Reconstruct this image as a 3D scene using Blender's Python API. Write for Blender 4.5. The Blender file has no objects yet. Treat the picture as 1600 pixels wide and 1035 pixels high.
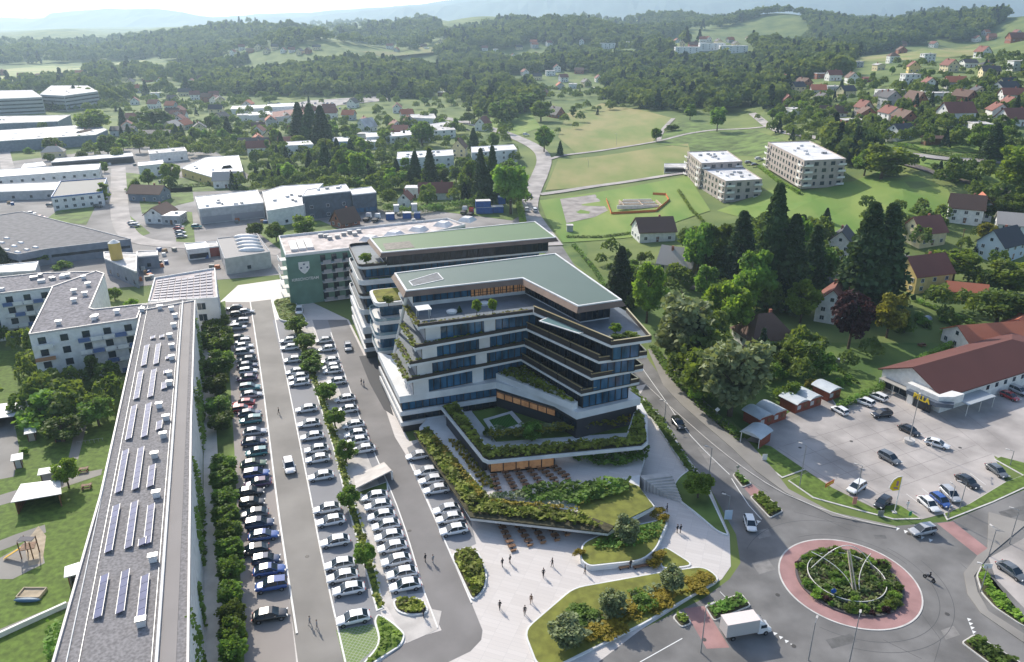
import bpy, bmesh, math, random
import numpy as np
from mathutils import Vector, Matrix
R=math.radians
S=bpy.context.scene; COL=S.collection
random.seed(7); rng=np.random.default_rng(7)
# ---------------------------------------------------------------- camera, sky, sun, exposure
CH=85.0; FP=1200.0; HY=30.0
TH=math.atan((517.5-HY)/FP); CT,ST=math.cos(TH),math.sin(TH)
cd=bpy.data.cameras.new('camera'); cam=bpy.data.objects.new('camera',cd); COL.objects.link(cam)
cam.location=(0,0,CH); cam.rotation_euler=(math.pi/2-TH,0,0)
cd.sensor_width=36; cd.lens=27; cd.clip_end=40000; cd.clip_start=1
S.camera=cam
w=bpy.data.worlds.new('World'); S.world=w; w.use_nodes=True
SUN_EL=R(35); SUN_AZ=R(-32)      # azimuth measured from +Y towards +X
nt=w.node_tree; bg=nt.nodes['Background']; sky=nt.nodes.new('ShaderNodeTexSky')
sky.sky_type='NISHITA'; sky.sun_disc=False; sky.sun_elevation=SUN_EL; sky.sun_rotation=SUN_AZ
sky.air_density=1.0; sky.dust_density=2.0; sky.altitude=300
nt.links.new(sky.outputs[0],bg.inputs[0]); bg.inputs[1].default_value=0.15
ld=bpy.data.lights.new('sun','SUN'); ld.energy=3.8; ld.angle=R(.53); ld.color=(1,.93,.82)
sun=bpy.data.objects.new('sun',ld); COL.objects.link(sun)
sv=Vector((math.sin(SUN_AZ)*math.cos(SUN_EL),math.cos(SUN_AZ)*math.cos(SUN_EL),math.sin(SUN_EL)))
sun.rotation_euler=sv.to_track_quat('Z','Y').to_euler(); sun.location=(0,0,300)
S.view_settings.view_transform='Standard'; S.view_settings.look='None'; S.view_settings.exposure=0.5
S.cycles.max_bounces=6; S.cycles.diffuse_bounces=3; S.cycles.transparent_max_bounces=6; S.cycles.volume_bounces=0
# ---------------------------------------------------------------- where things stand: survey helper (ray from the drone to a height or the terrain)
def ray(px,py):
    dx=(px-800)/FP; dy=-(py-517.5)/FP
    return dx, CT+dy*ST, -ST+dy*CT
def g(px,py,z=0.0):
    X,Y,Z=ray(px,py); t=(z-CH)/Z
    return (X*t,Y*t,z)
TC=np.array([-700,0,300,600,900,1100,1250,1400,1600,2300],float)
TY=np.array([0,200,260,300,340,400,500,600,750,1000,1400,2000,2800,4500,9500],float)
TT=np.array([
 [0,0,0,0,0,0,0,0,0,0,0,5,12,10,0],
 [0,0,0,0,0,0,0,0,0,0,0,5,15,10,0],
 [0,0,0,0,0,0,0,0,0,0,5,42,50,30,0],
 [0,0,0,0,0,0,0,0,0,3,33,68,60,40,0],
 [0,0,0,0,0,0,2,4,6,9,28,72,66,50,0],
 [0,0,0,1,3,5,8,12,16,22,34,76,72,60,0],
 [0,0,1,5,9,14,20,26,34,38,46,74,70,60,0],
 [0,0,2,8,15,24,32,38,46,50,56,80,76,60,0],
 [0,0,3,9,17,26,36,46,60,88,94,90,80,60,0],
 [0,0,3,9,17,26,36,46,60,88,94,90,80,60,0]],float)
def hter(x,y):
    y=max(y,1.0); a=800+1200*0.93*x/y
    a=min(max(a,TC[0]),TC[-1]); yy=min(y,TY[-1])
    i=min(int(np.searchsorted(TC,a,side='right')-1),len(TC)-2); j=min(int(np.searchsorted(TY,yy,side='right')-1),len(TY)-2)
    u=(a-TC[i])/(TC[i+1]-TC[i]); v=(yy-TY[j])/(TY[j+1]-TY[j])
    u=u*u*(3-2*u)
    T=TT; h=float((T[i,j]*(1-u)+T[i+1,j]*u)*(1-v)+(T[i,j+1]*(1-u)+T[i+1,j+1]*u)*v)
    if y>800:
        k=min(1,(y-800)/500)*min(1,h/30); h+=k*(13*math.sin(x*.0095+y*.004)+10*math.sin(y*.0115-x*.005+1)+5*math.sin(x*.021+y*.009+2)-4)
    return h
def at(px,py,off=0.0):
    X,Y,Z=ray(px,py)
    t=60.0; st=2.0; prev=t
    while t<9000:
        x,y,z=X*t,Y*t,CH+Z*t
        if z<=hter(x,y): break
        prev=t; t+=st; st=max(2.0,t*.006)
    lo,hi=prev,t
    for _ in range(12):
        m=(lo+hi)/2
        if CH+Z*m<=hter(X*m,Y*m): hi=m
        else: lo=m
    x,y=X*hi,Y*hi; return (x,y,hter(x,y)+off)
def pix(p):
    d=p[1]*CT-(p[2]-CH)*ST; u=p[1]*ST+(p[2]-CH)*CT
    return 800+FP*p[0]/d, 517.5-FP*u/d
def hgt(b,ty):
    # height of an upright thing standing on b whose top is seen on row ty
    lo,hi=b[2]-2,b[2]+80
    for _ in range(22):
        m=(lo+hi)/2
        if pix((b[0],b[1],m))[1]>ty: lo=m
        else: hi=m
    return lo-b[2]
# ---------------------------------------------------------------- materials
MATS={}
def mat(name,col,rough=.8,nscale=None,namt=.25,metal=0,spec=.4,emit=None,col2=None,rand=0,bump=0,trans=0,coord='Object',detail=5,stretch=None,alpha=1):
    if name in MATS: return MATS[name]
    m=bpy.data.materials.new(name); MATS[name]=m; m.use_nodes=True; N=m.node_tree.nodes; L=m.node_tree.links
    p=N['Principled BSDF']; p.inputs['Roughness'].default_value=rough; p.inputs['Metallic'].default_value=metal
    p.inputs['Specular IOR Level'].default_value=spec
    c=(*col,1); src=None
    if nscale:
        tc=N.new('ShaderNodeTexCoord'); no=N.new('ShaderNodeTexNoise'); no.inputs['Scale'].default_value=nscale; no.inputs['Detail'].default_value=detail
        v=tc.outputs[coord]
        if stretch:
            mp=N.new('ShaderNodeMapping'); mp.inputs['Scale'].default_value=stretch; L.new(v,mp.inputs[0]); v=mp.outputs[0]
        L.new(v,no.inputs['Vector'])
        r=N.new('ShaderNodeValToRGB'); c2=col2 or tuple(min(1,x*(1+namt*1.6)) for x in col); c1=tuple(x*(1-namt) for x in col) if not col2 else col
        r.color_ramp.elements[0].position=.35; r.color_ramp.elements[1].position=.65
        r.color_ramp.elements[0].color=(*c1,1); r.color_ramp.elements[1].color=(*c2,1)
        L.new(no.outputs['Fac'],r.inputs[0]); src=r.outputs[0]
        if bump:
            b=N.new('ShaderNodeBump'); b.inputs['Strength'].default_value=bump; b.inputs['Distance'].default_value=.1; L.new(no.outputs['Fac'],b.inputs['Height']); L.new(b.outputs[0],p.inputs['Normal'])
    if rand:
        oi=N.new('ShaderNodeObjectInfo'); hs=N.new('ShaderNodeHueSaturation')
        ma=N.new('ShaderNodeMapRange'); ma.inputs[3].default_value=1-rand; ma.inputs[4].default_value=1+rand*1.3; L.new(oi.outputs['Random'],ma.inputs[0])
        mh=N.new('ShaderNodeMapRange'); mh.inputs[3].default_value=.485; mh.inputs[4].default_value=.515; L.new(oi.outputs['Random'],mh.inputs[0])
        L.new(ma.outputs[0],hs.inputs['Value']); L.new(mh.outputs[0],hs.inputs['Hue'])
        if src: L.new(src,hs.inputs['Color'])
        else: hs.inputs['Color'].default_value=c
        src=hs.outputs[0]
    if src: L.new(src,p.inputs['Base Color'])
    else: p.inputs['Base Color'].default_value=c
    if emit: p.inputs['Emission Color'].default_value=(*emit[0],1); p.inputs['Emission Strength'].default_value=emit[1]
    if trans:
        t=N.new('ShaderNodeBsdfTranslucent'); mx=N.new('ShaderNodeMixShader'); mx.inputs[0].default_value=trans
        tcol=tuple(min(1,x*k) for x,k in zip(col,(1.5,1.5,.7)))
        if src:
            mm=N.new('ShaderNodeMix'); mm.data_type='RGBA'; mm.blend_type='MULTIPLY'; mm.inputs[0].default_value=1
            L.new(src,mm.inputs[6]); mm.inputs[7].default_value=(1.5,1.4,.7,1); L.new(mm.outputs[2],t.inputs[0])
        else: t.inputs[0].default_value=(*tcol,1)
        L.new(p.outputs[0],mx.inputs[1]); L.new(t.outputs[0],mx.inputs[2]); L.new(mx.outputs[0],N['Material Output'].inputs[0])
    return m
def wave_mat(name,col,scale,amt=.35,rough=.6,rot=0,metal=0,spec=.4):
    if name in MATS: return MATS[name]
    m=mat(name,col,rough,metal=metal,spec=spec); N=m.node_tree.nodes; L=m.node_tree.links; p=N['Principled BSDF']
    tc=N.new('ShaderNodeTexCoord'); mp=N.new('ShaderNodeMapping'); mp.inputs['Rotation'].default_value=(0,0,rot); wv=N.new('ShaderNodeTexWave'); wv.inputs['Scale'].default_value=scale; wv.inputs['Distortion'].default_value=.3
    L.new(tc.outputs['Object'],mp.inputs[0]); L.new(mp.outputs[0],wv.inputs[0])
    no=N.new('ShaderNodeTexNoise'); no.inputs['Scale'].default_value=.12; L.new(tc.outputs['Object'],no.inputs['Vector'])
    mu=N.new('ShaderNodeMath'); mu.operation='ADD'; L.new(wv.outputs['Fac'],mu.inputs[0]); L.new(no.outputs['Fac'],mu.inputs[1])
    r=N.new('ShaderNodeValToRGB'); r.color_ramp.elements[0].color=(*[x*(1-amt) for x in col],1); r.color_ramp.elements[1].color=(*[min(1,x*(1+amt*.5)) for x in col],1)
    r.color_ramp.elements[0].position=.3; r.color_ramp.elements[1].position=1.0
    L.new(mu.outputs[0],r.inputs[0]); L.new(r.outputs[0],p.inputs['Base Color'])
    return m
def brick_mat(name,c1,c2,mortar,sx,sy,rough=.8,rot=0,msz=.02):
    if name in MATS: return MATS[name]
    m=mat(name,c1,rough); N=m.node_tree.nodes; L=m.node_tree.links; p=N['Principled BSDF']
    tc=N.new('ShaderNodeTexCoord'); mp=N.new('ShaderNodeMapping'); mp.inputs['Rotation'].default_value=(0,0,rot); b=N.new('ShaderNodeTexBrick')
    b.offset=0; b.inputs['Color1'].default_value=(*c1,1); b.inputs['Color2'].default_value=(*c2,1); b.inputs['Mortar'].default_value=(*mortar,1)
    b.inputs['Scale'].default_value=1; b.inputs['Brick Width'].default_value=sx; b.inputs['Row Height'].default_value=sy; b.inputs['Mortar Size'].default_value=msz
    L.new(tc.outputs['Object'],mp.inputs[0]); L.new(mp.outputs[0],b.inputs[0]); L.new(b.outputs[0],p.inputs['Base Color']); return m
white=mat('white_render',(.68,.68,.67),.6,nscale=.25,namt=.09)
white2=mat('white_plaster',(.72,.71,.68),.85,nscale=.8,namt=.08)
cream=mat('cream_plaster',(.68,.58,.36),.85,nscale=.8,namt=.08)
yellowp=mat('yellow_plaster',(.66,.5,.2),.85,nscale=.8,namt=.08)
greyp=mat('grey_plaster',(.42,.42,.42),.85,nscale=.6,namt=.1)
slate=mat('slate_cladding',(.09,.11,.14),.6,nscale=.6,namt=.15)
bluegrey=mat('bluegrey_cladding',(.17,.2,.25),.6,nscale=.6,namt=.12)
taupe=mat('taupe_plaster',(.42,.36,.32),.85,nscale=.6,namt=.08)
brickw=mat('red_brick',(.3,.12,.08),.9,nscale=1.5,namt=.2)
woodred=mat('red_stained_wood',(.22,.055,.03),.7,nscale=2,namt=.3,stretch=(1,1,9))
woodbrown=mat('brown_wood',(.16,.08,.04),.7,nscale=2,namt=.3)
redroof=wave_mat('red_roof_tiles',(.2,.075,.055),3.2,.35,.8)
redroof2=wave_mat('orange_red_roof_tiles',(.4,.13,.07),3.2,.3,.8)
brownroof=wave_mat('brown_roof_tiles',(.13,.075,.055),3.2,.35,.8)
darkroof=wave_mat('dark_roof_tiles',(.05,.05,.058),3.2,.35,.7)
paleroof=wave_mat('pale_roof_slabs',(.42,.38,.34),2.5,.2,.8)
flatgrey=mat('grey_roof_felt',(.16,.155,.16),.9,nscale=.5,namt=.18)
flatpale=mat('pale_roof_membrane',(.5,.48,.46),.8,nscale=.2,namt=.25,detail=10)
flatwhite=mat('white_roof_sheet',(.66,.65,.64),.6,nscale=.15,namt=.16,detail=12)
gravel=mat('roof_gravel',(.215,.205,.205),.95,nscale=2.5,namt=.22,detail=12)
glass=mat('window_glass',(.02,.035,.05),.08,spec=.6)
glassb=mat('blue_facade_glass',(.03,.09,.16),.06,spec=.5,nscale=.5,namt=.5,stretch=(1,1,.3))
glassdark=mat('dark_facade_glass',(.015,.022,.032),.1,spec=.4,nscale=.6,namt=.5)
litglass=mat('lit_warm_window',(.3,.15,.06),.3,emit=((1,.55,.3),.07),nscale=.5,namt=.5)
mull=mat('dark_window_frame',(.02,.02,.022),.5)
framew=mat('white_window_frame',(.7,.7,.7),.5)
brownfas=mat('brown_fascia',(.19,.125,.09),.45,nscale=.3,namt=.12)
brownpar=wave_mat('dark_brown_louvres',(.045,.036,.032),6,.5,.5)
gold=mat('brass_rail',(.6,.5,.28),.35,metal=.6)
greenroof=wave_mat('green_metal_roof',(.095,.16,.05),1.6,.18,.45,rot=R(110))
greenroof2=wave_mat('grey_green_metal_roof',(.075,.115,.085),1.6,.2,.4,rot=R(110))
greenwall=mat('green_wall_cladding',(.12,.22,.17),.7,nscale=.3,namt=.1)
asph=mat('asphalt',(.165,.16,.155),.9,nscale=.16,namt=.2,detail=12)
asphl=mat('lane_asphalt',(.25,.235,.215),.85,nscale=.1,namt=.12,detail=12)
asphd=mat('dark_asphalt',(.19,.18,.175),.8,nscale=.1,namt=.14,detail=12)
conc=mat('concrete_paving',(.36,.33,.31),.9,nscale=.12,namt=.2,detail=12)
bays=wave_mat('parking_bay_pavers',(.25,.25,.26),4,.3,.85,rot=R(105))
bayst=wave_mat('tan_bay_pavers',(.3,.27,.25),4,.3,.85,rot=R(105))
plazam=brick_mat('plaza_paving',(.55,.51,.48),(.6,.56,.53),(.42,.4,.39),3.0,.8,.6,R(20),.015)
pathm=mat('path_concrete',(.5,.47,.44),.85,nscale=.4,namt=.1)
kerbm=mat('kerb_stone',(.55,.53,.5),.8,nscale=.6,namt=.1)
paint=mat('road_paint',(.75,.75,.73),.6)
pink=mat('pink_asphalt',(.33,.19,.18),.85,nscale=.3,namt=.12,detail=8)
whitekerb=mat('white_kerb',(.74,.73,.7),.6,nscale=.5,namt=.05)
soil=mat('planting_soil',(.06,.055,.03),.95,nscale=1.5,namt=.3)
lawn=mat('mown_lawn',(.095,.15,.022),.9,nscale=.9,namt=.25,detail=10)
lawn2=mat('olive_lawn',(.16,.17,.03),.9,nscale=.6,namt=.2,detail=10)
grassr=mat('rough_grass',(.1,.15,.03),.9,nscale=.15,namt=.35,detail=10)
meadow=mat('meadow_grass',(.16,.21,.045),.9,nscale=.05,col2=(.29,.26,.1),detail=15,stretch=(1,.4,1))
meadowb=mat('bright_meadow',(.12,.22,.03),.9,nscale=.06,col2=(.22,.28,.06),detail=15,stretch=(1,.35,1))
cropf=mat('crop_field',(.2,.26,.06),.9,nscale=.01,col2=(.36,.34,.14),detail=6,stretch=(.4,3,1))
leaf=mat('tree_leaves',(.115,.185,.036),.6,nscale=.35,namt=.35,rand=.4,trans=.42,spec=.2)
leafl=mat('light_tree_leaves',(.165,.25,.04),.6,nscale=.35,namt=.3,rand=.25,trans=.45,spec=.2)
leafc=mat('conifer_needles',(.06,.1,.04),.7,nscale=.5,namt=.35,rand=.25,trans=.22,spec=.15)
leafp=mat('purple_leaves',(.045,.016,.02),.6,nscale=.5,namt=.3,trans=.2,spec=.2)
leafy=mat('yellow_green_leaves',(.2,.2,.03),.6,nscale=.5,namt=.3,trans=.35,spec=.2)
leafo=mat('olive_hedge_leaves',(.17,.2,.03),.6,nscale=.4,namt=.45,trans=.25,spec=.2)
leafg=mat('golden_shrub_leaves',(.25,.2,.025),.6,nscale=.6,namt=.3,trans=.3,spec=.2)
leaff=mat('forest_leaves',(.065,.11,.035),.8,nscale=.03,col2=(.19,.24,.07),trans=.3,spec=.1,detail=4)
leafs=mat('silver_green_leaves',(.2,.24,.12),.6,nscale=.5,namt=.25,trans=.25,spec=.2)
bark=mat('bark',(.09,.065,.045),.95,nscale=3,namt=.3)
tyre=mat('tyre_rubber',(.015,.015,.015),.8); rimm=mat('wheel_rim',(.35,.35,.36),.35,metal=.8)
metal=mat('galvanised_metal',(.36,.37,.38),.45,metal=.6); steel=mat('white_painted_steel',(.75,.72,.66),.4)
carp={}
def carpaint(n,c,r=.22):
    carp[n]=mat(n+'_car_paint',c,r,spec=.8,metal=0); N=carp[n].node_tree.nodes['Principled BSDF']; N.inputs['Coat Weight'].default_value=.6; return carp[n]
for n,c in dict(white=(.8,.8,.8),silver=(.42,.43,.45),grey=(.13,.14,.15),black=(.012,.012,.015),red=(.4,.02,.025),blue=(.03,.09,.32),navy=(.02,.04,.1),purple=(.07,.02,.09),teal=(.03,.2,.22),green=(.05,.12,.05)).items(): carpaint(n,c)
# ---------------------------------------------------------------- mesh helpers
class MB:
    def __init__(s): s.v=[]; s.f=[]; s.m=[]; s.k=0
    def quad(s,*p,m=None):
        n=len(s.v); s.v+= [tuple(q) for q in p]; s.f.append(tuple(range(n,n+len(p)))); s.m.append(s.k if m is None else m)
    def box(s,c,d,rz=0,m=None,top=1.0):
        hx,hy,hz=d[0]/2,d[1]/2,d[2]/2; ca,sa=math.cos(rz),math.sin(rz); n=len(s.v)
        for z,t in ((-hz,1),(hz,top)):
            for x,y in ((-hx,-hy),(hx,-hy),(hx,hy),(-hx,hy)):
                x*=t;y*=t; s.v.append((c[0]+x*ca-y*sa,c[1]+x*sa+y*ca,c[2]+z))
        for f in ((3,2,1,0),(4,5,6,7),(0,1,5,4),(1,2,6,5),(2,3,7,6),(3,0,4,7)):
            s.f.append(tuple(n+i for i in f)); s.m.append(s.k if m is None else m)
    def bar(s,a,b,w,h,m=None,z0=0):
        # upright-sided bar from a to b (points with z = underside)
        a=Vector(a);b=Vector(b); d=(b-a); l=math.hypot(d.x,d.y) or 1e-6; nx,ny=-d.y/l*w/2,d.x/l*w/2; n=len(s.v)
        for q in (a,b):
            s.v+=[(q.x-nx,q.y-ny,q.z),(q.x+nx,q.y+ny,q.z),(q.x+nx,q.y+ny,q.z+h),(q.x-nx,q.y-ny,q.z+h)]
        for f in ((0,1,2,3),(7,6,5,4),(0,4,5,1),(1,5,6,2),(2,6,7,3),(3,7,4,0)):
            s.f.append(tuple(n+i for i in f)); s.m.append(s.k if m is None else m)
    def tube(s,a,b,r1,r2=None,seg=8,m=None,cap=True):
        a=Vector(a);b=Vector(b); r2=r1 if r2 is None else r2; q=(b-a).to_track_quat('Z','Y'); n=len(s.v)
        for p,r in ((a,r1),(b,r2)):
            for i in range(seg):
                an=2*math.pi*i/seg; s.v.append(tuple(p+q@Vector((r*math.cos(an),r*math.sin(an),0))))
        mm=s.k if m is None else m
        for i in range(seg):
            j=(i+1)%seg; s.f.append((n+i,n+j,n+seg+j,n+seg+i)); s.m.append(mm)
        if cap: s.f.append(tuple(n+seg-1-i for i in range(seg))); s.m.append(mm); s.f.append(tuple(n+seg+i for i in range(seg))); s.m.append(mm)
    def prism(s,poly,z0,z1,m=None,mtop=None,bottom=True,z0f=None):
        poly=ccw(poly); n=len(poly); b=len(s.v); mm=s.k if m is None else m
        for x,y in poly: s.v.append((x,y,z0))
        for x,y in poly: s.v.append((x,y,z1))
        for i in range(n):
            j=(i+1)%n; s.f.append((b+i,b+j,b+n+j,b+n+i)); s.m.append(mm)
        s.f.append(tuple(b+n+i for i in range(n))); s.m.append(mm if mtop is None else mtop)
        if bottom: s.f.append(tuple(b+n-1-i for i in range(n))); s.m.append(mm)
    def ico(s,c,r,m=None,sub=1,jit=.15):
        bm=bmesh.new(); bmesh.ops.create_icosphere(bm,subdivisions=sub,radius=1); n=len(s.v)
        for v in bm.verts:
            k=1+random.uniform(-jit,jit); s.v.append((c[0]+v.co.x*r[0]*k,c[1]+v.co.y*r[1]*k,c[2]+v.co.z*r[2]*k))
        for f in bm.faces: s.f.append(tuple(n+v.index for v in f.verts)); s.m.append(s.k if m is None else m)
        bm.free()
    def build(s,name,mats,parent=None,smooth=False,origin=None):
        me=bpy.data.meshes.new(name); ox=Vector(origin) if origin is not None else (parent.matrix_origin if False else Vector((0,0,0)))
        if origin is None and parent is not None and parent.get('_o') is not None: ox=Vector(parent['_o'])
        vs=[(v[0]-ox[0],v[1]-ox[1],v[2]-ox[2]) for v in s.v]
        me.from_pydata(vs,[],s.f); mats=mats if isinstance(mats,(list,tuple)) else [mats]
        for m in mats: me.materials.append(m)
        if len(mats)>1: me.polygons.foreach_set('material_index',s.m)
        if smooth: me.polygons.foreach_set('use_smooth',[True]*len(me.polygons))
        me.update(); o=bpy.data.objects.new(name,me); COL.objects.link(o)
        if parent is not None:
            o.parent=parent
            if parent.get('_o') is not None: o['_o']=list(parent['_o'])
        return o
def area(p): return sum(p[i][0]*p[(i+1)%len(p)][1]-p[(i+1)%len(p)][0]*p[i][1] for i in range(len(p)))/2
def ccw(p):
    p=[(q[0],q[1]) for q in p]; return p if area(p)>0 else p[::-1]
def offset(p,d):
    # inward for d>0, on a counter-clockwise outline
    p=ccw(p); n=len(p); out=[]
    for i in range(n):
        a,b,c=Vector(p[i-1]),Vector(p[i]),Vector(p[(i+1)%n]); u=(b-a).normalized(); v=(c-b).normalized()
        n1=Vector((-u.y,u.x)); n2=Vector((-v.y,v.x)); k=n1+n2; k=k/max(.35,(k.length_squared/2)) if k.length>1e-6 else n1
        out.append((b.x+k.x*d,b.y+k.y*d))
    return out
def fillet(p,r,seg=4,only=None):
    p=ccw(p); n=len(p); out=[]
    for i in range(n):
        a,b,c=Vector(p[i-1]),Vector(p[i]),Vector(p[(i+1)%n]); l1=(a-b).length; l2=(c-b).length; rr=min(r,l1*.45,l2*.45)
        s=b+(a-b).normalized()*rr; e=b+(c-b).normalized()*rr
        for k in range(seg+1):
            t=k/seg; q=s*(1-t)**2+b*2*t*(1-t)+e*t*t; out.append((q.x,q.y))
    return out
def thing(name,label,cat,loc=(0,0,0),rz=0,group=None,kind=None,unique=True):
    o=bpy.data.objects.new(name,None); COL.objects.link(o); o.location=loc; o.rotation_euler=(0,0,rz); o.empty_display_size=.5
    o['label']=label; o['category']=cat
    if group: o['group']=group
    if kind: o['kind']=kind
    if unique: o['_o']=list(loc)
    return o
def tag(o,label,cat,group=None,kind=None):
    o['label']=label; o['category']=cat
    if group: o['group']=group
    if kind: o['kind']=kind
    return o
def struct(o): o['kind']='structure'; return o
def dup(root,loc,rz=0,label=None,group=None,scale=None,mats=None):
    r=root.copy(); COL.objects.link(r); r.location=loc; r.rotation_euler=(0,0,rz)
    if label: r['label']=label
    if group: r['group']=group
    if scale: r.scale=scale if isinstance(scale,tuple) else (scale,)*3
    for ch in KIDS[root.name]:
        c=ch.copy(); COL.objects.link(c); c.parent=r
        for gk in KIDS.get(ch.name,[]):
            d=gk.copy(); COL.objects.link(d); d.parent=c
            if mats and gk.name.split('.')[0] in mats: setm(d,mats[gk.name.split('.')[0]])
        if mats and ch.name.split('.')[0] in mats: setm(c,mats[ch.name.split('.')[0]])
    return r
KIDS={}
def keep(root):
    # remember the parts of a prototype
    KIDS[root.name]=[o for o in COL.objects if o.parent==root]
    for ch in KIDS[root.name]: KIDS[ch.name]=[o for o in COL.objects if o.parent==ch]
def setm(o,m):
    o.material_slots[0].link='OBJECT'; o.material_slots[0].material=m
def sheet(name,pts,z,m,label=None,cat=None,px=True,sides=None,kind='structure',fil=0,parent=None):
    P=[g(x,y,z)[:2] for x,y in pts] if px else pts
    P=ccw(P)
    if fil: P=fillet(P,fil)
    b=MB(); b.prism(P,z-(sides or .02),z,bottom=False); o=b.build(name,m,parent)
    if parent is None:
        if kind: o['kind']=kind
        if label: o['label']=label; o['category']=cat or name
    return o
def drape(name,pts,m,off=.25,step=14,px=True,world=None):
    P=world if world else [at(x,y)[:2] for x,y in pts]
    bm=bmesh.new(); vs=[bm.verts.new((x,y,0)) for x,y in ccw(P)]; bm.faces.new(vs); bmesh.ops.triangulate(bm,faces=bm.faces[:])
    for _ in range(7):
        es=[e for e in bm.edges if e.calc_length()>step*(1+e.verts[0].co.y/400)]
        if not es: break
        bmesh.ops.subdivide_edges(bm,edges=es,cuts=1); bmesh.ops.triangulate(bm,faces=bm.faces[:])
    for v in bm.verts: v.co.z=hter(v.co.x,v.co.y)+off
    me=bpy.data.meshes.new(name); bm.to_mesh(me); bm.free(); me.materials.append(m); o=bpy.data.objects.new(name,me); COL.objects.link(o); o['kind']='structure'; return o
def ribbon(name,pts,wd,m,off=.3,z=None,world=False,sub=6,kind='structure',th=.02):
    P=pts if world else ([g(x,y,0)[:2] for x,y in pts] if z is not None else [at(x,y)[:2] for x,y in pts])
    P=[Vector(p[:2]) for p in P]; Q=[]
    for i in range(len(P)-1):
        p0=P[max(i-1,0)];p1=P[i];p2=P[i+1];p3=P[min(i+2,len(P)-1)]; k=max(1,int((p2-p1).length/sub))
        for j in range(k):
            t=j/k; Q.append(.5*((2*p1)+(-p0+p2)*t+(2*p0-5*p1+4*p2-p3)*t*t+(-p0+3*p1-3*p2+p3)*t**3))
    Q.append(P[-1]); b=MB(); V=[]
    for i,q in enumerate(Q):
        d=(Q[min(i+1,len(Q)-1)]-Q[max(i-1,0)]).normalized(); n=Vector((-d.y,d.x))*wd/2
        for s in (-1,1):
            x,y=q.x+n.x*s,q.y+n.y*s; zz=(hter(x,y)+off) if z is None else z; b.v.append((x,y,zz-th)); b.v.append((x,y,zz))
    for i in range(len(Q)-1):
        a=4*i; c=a+4
        for f in ((a+1,c+1,c+3,a+3),(a,c,c+1,a+1),(a+3,c+3,c+2,a+2)): b.f.append(f); b.m.append(0)
    o=b.build(name,m)
    if kind: o['kind']=kind
    return o
def inpoly(x,y,P):
    c=False; n=len(P); j=n-1
    for i in range(n):
        if (P[i][1]>y)!=(P[j][1]>y) and x<(P[j][0]-P[i][0])*(y-P[i][1])/(P[j][1]-P[i][1])+P[i][0]: c=not c
        j=i
    return c
# ---------------------------------------------------------------- terrain
def terrain():
    xs=sorted(set([-9000,-7000,-5500,-4300,-3400,-2700,-2200]+list(range(-1800,-600,60))+list(range(-600,800,15))+list(range(800,2400,60))+[2400,2800,3400,4300,5500,7000,9000]))
    ys=[20+12*i for i in range(60)]; y=ys[-1]
    while y<9300: y+=max(14,(y*.03)); ys.append(y)
    ys=[-400,-150]+ys
    vs=[(x,y,hter(x,y)) for y in ys for x in xs]; n=len(xs)
    fs=[(j*n+i,j*n+i+1,(j+1)*n+i+1,(j+1)*n+i) for j in range(len(ys)-1) for i in range(n-1)]
    me=bpy.data.meshes.new('terrain'); me.from_pydata(vs,[],fs); m=mat('terrain_grass',(.08,.13,.03),.95,nscale=.03,col2=(.18,.22,.06),detail=14); me.materials.append(m)
    o=bpy.data.objects.new('terrain',me); COL.objects.link(o); o['kind']='structure'
terrain()
def far_hills():
    m=mat('far_forest',(.035,.06,.035),.95,nscale=.004,namt=.3)
    for nm,Y,prof in (('hills',7600,[(-1400,34),(-500,30),(-100,36),(0,34),(90,35),(170,33),(215,22),(260,17),(330,18),(385,25),(430,30),(520,28),(590,22),(620,19),(660,15),(720,12),(800,5),(900,0),(960,3),(1050,8),(1150,9),(1250,9),(1350,7),(1450,5),(1550,6),(1700,2),(2300,6)]),
                      ('mountains',8800,[(-1400,30),(-300,27),(0,27),(200,29),(420,27),(600,18),(680,12),(760,4),(840,-4),(950,-10),(1100,-6),(1250,-8),(1400,-14),(1500,-8),(1600,-12),(2400,-6)])):
        X=np.arange(-1400,2300,12); pr=np.interp(X,[p[0] for p in prof],[p[1] for p in prof])+np.sin(X*.05)*.6+np.sin(X*.13+1)*.4
        vs=[];n=len(X)
        for r,(dy,k) in enumerate(((-900,0),(-450,.5),(-200,.85),(0,1),(400,.6))):
            for x,p in zip(X,pr):
                yy=Y+dy; z=CH+(30-p)/FP*Y*1.12; vs.append(((x-800)/FP*Y*1.09,yy+60*math.sin(x*.07+r),z*k+(20*math.sin(x*.11+r*2) if 0<k<1 else 0)))
        fs=[(j*n+i,j*n+i+1,(j+1)*n+i+1,(j+1)*n+i) for j in range(4) for i in range(n-1)]
        me=bpy.data.meshes.new(nm); me.from_pydata(vs,[],fs); me.materials.append(m); o=bpy.data.objects.new(nm,me); COL.objects.link(o); o['kind']='structure'
far_hills()
hz=MB(); hz.box((0,4500,70),(20000,10400,146)); hz=hz.build('haze',None); hz.data.materials.clear()
hm=bpy.data.materials.new('haze_air'); hm.use_nodes=True; N=hm.node_tree.nodes; N.remove(N['Principled BSDF']); pv=N.new('ShaderNodeVolumePrincipled')
pv.inputs['Color'].default_value=(.62,.83,1,1); pv.inputs['Density'].default_value=.00015; pv.inputs['Anisotropy'].default_value=.45
hm.node_tree.links.new(pv.outputs[0],N['Material Output'].inputs['Volume']); hz.data.materials.append(hm); hz['kind']='stuff'
for v in hz.data.vertices: v.co.z=330 if v.co.z>70 else -1.5
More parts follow.
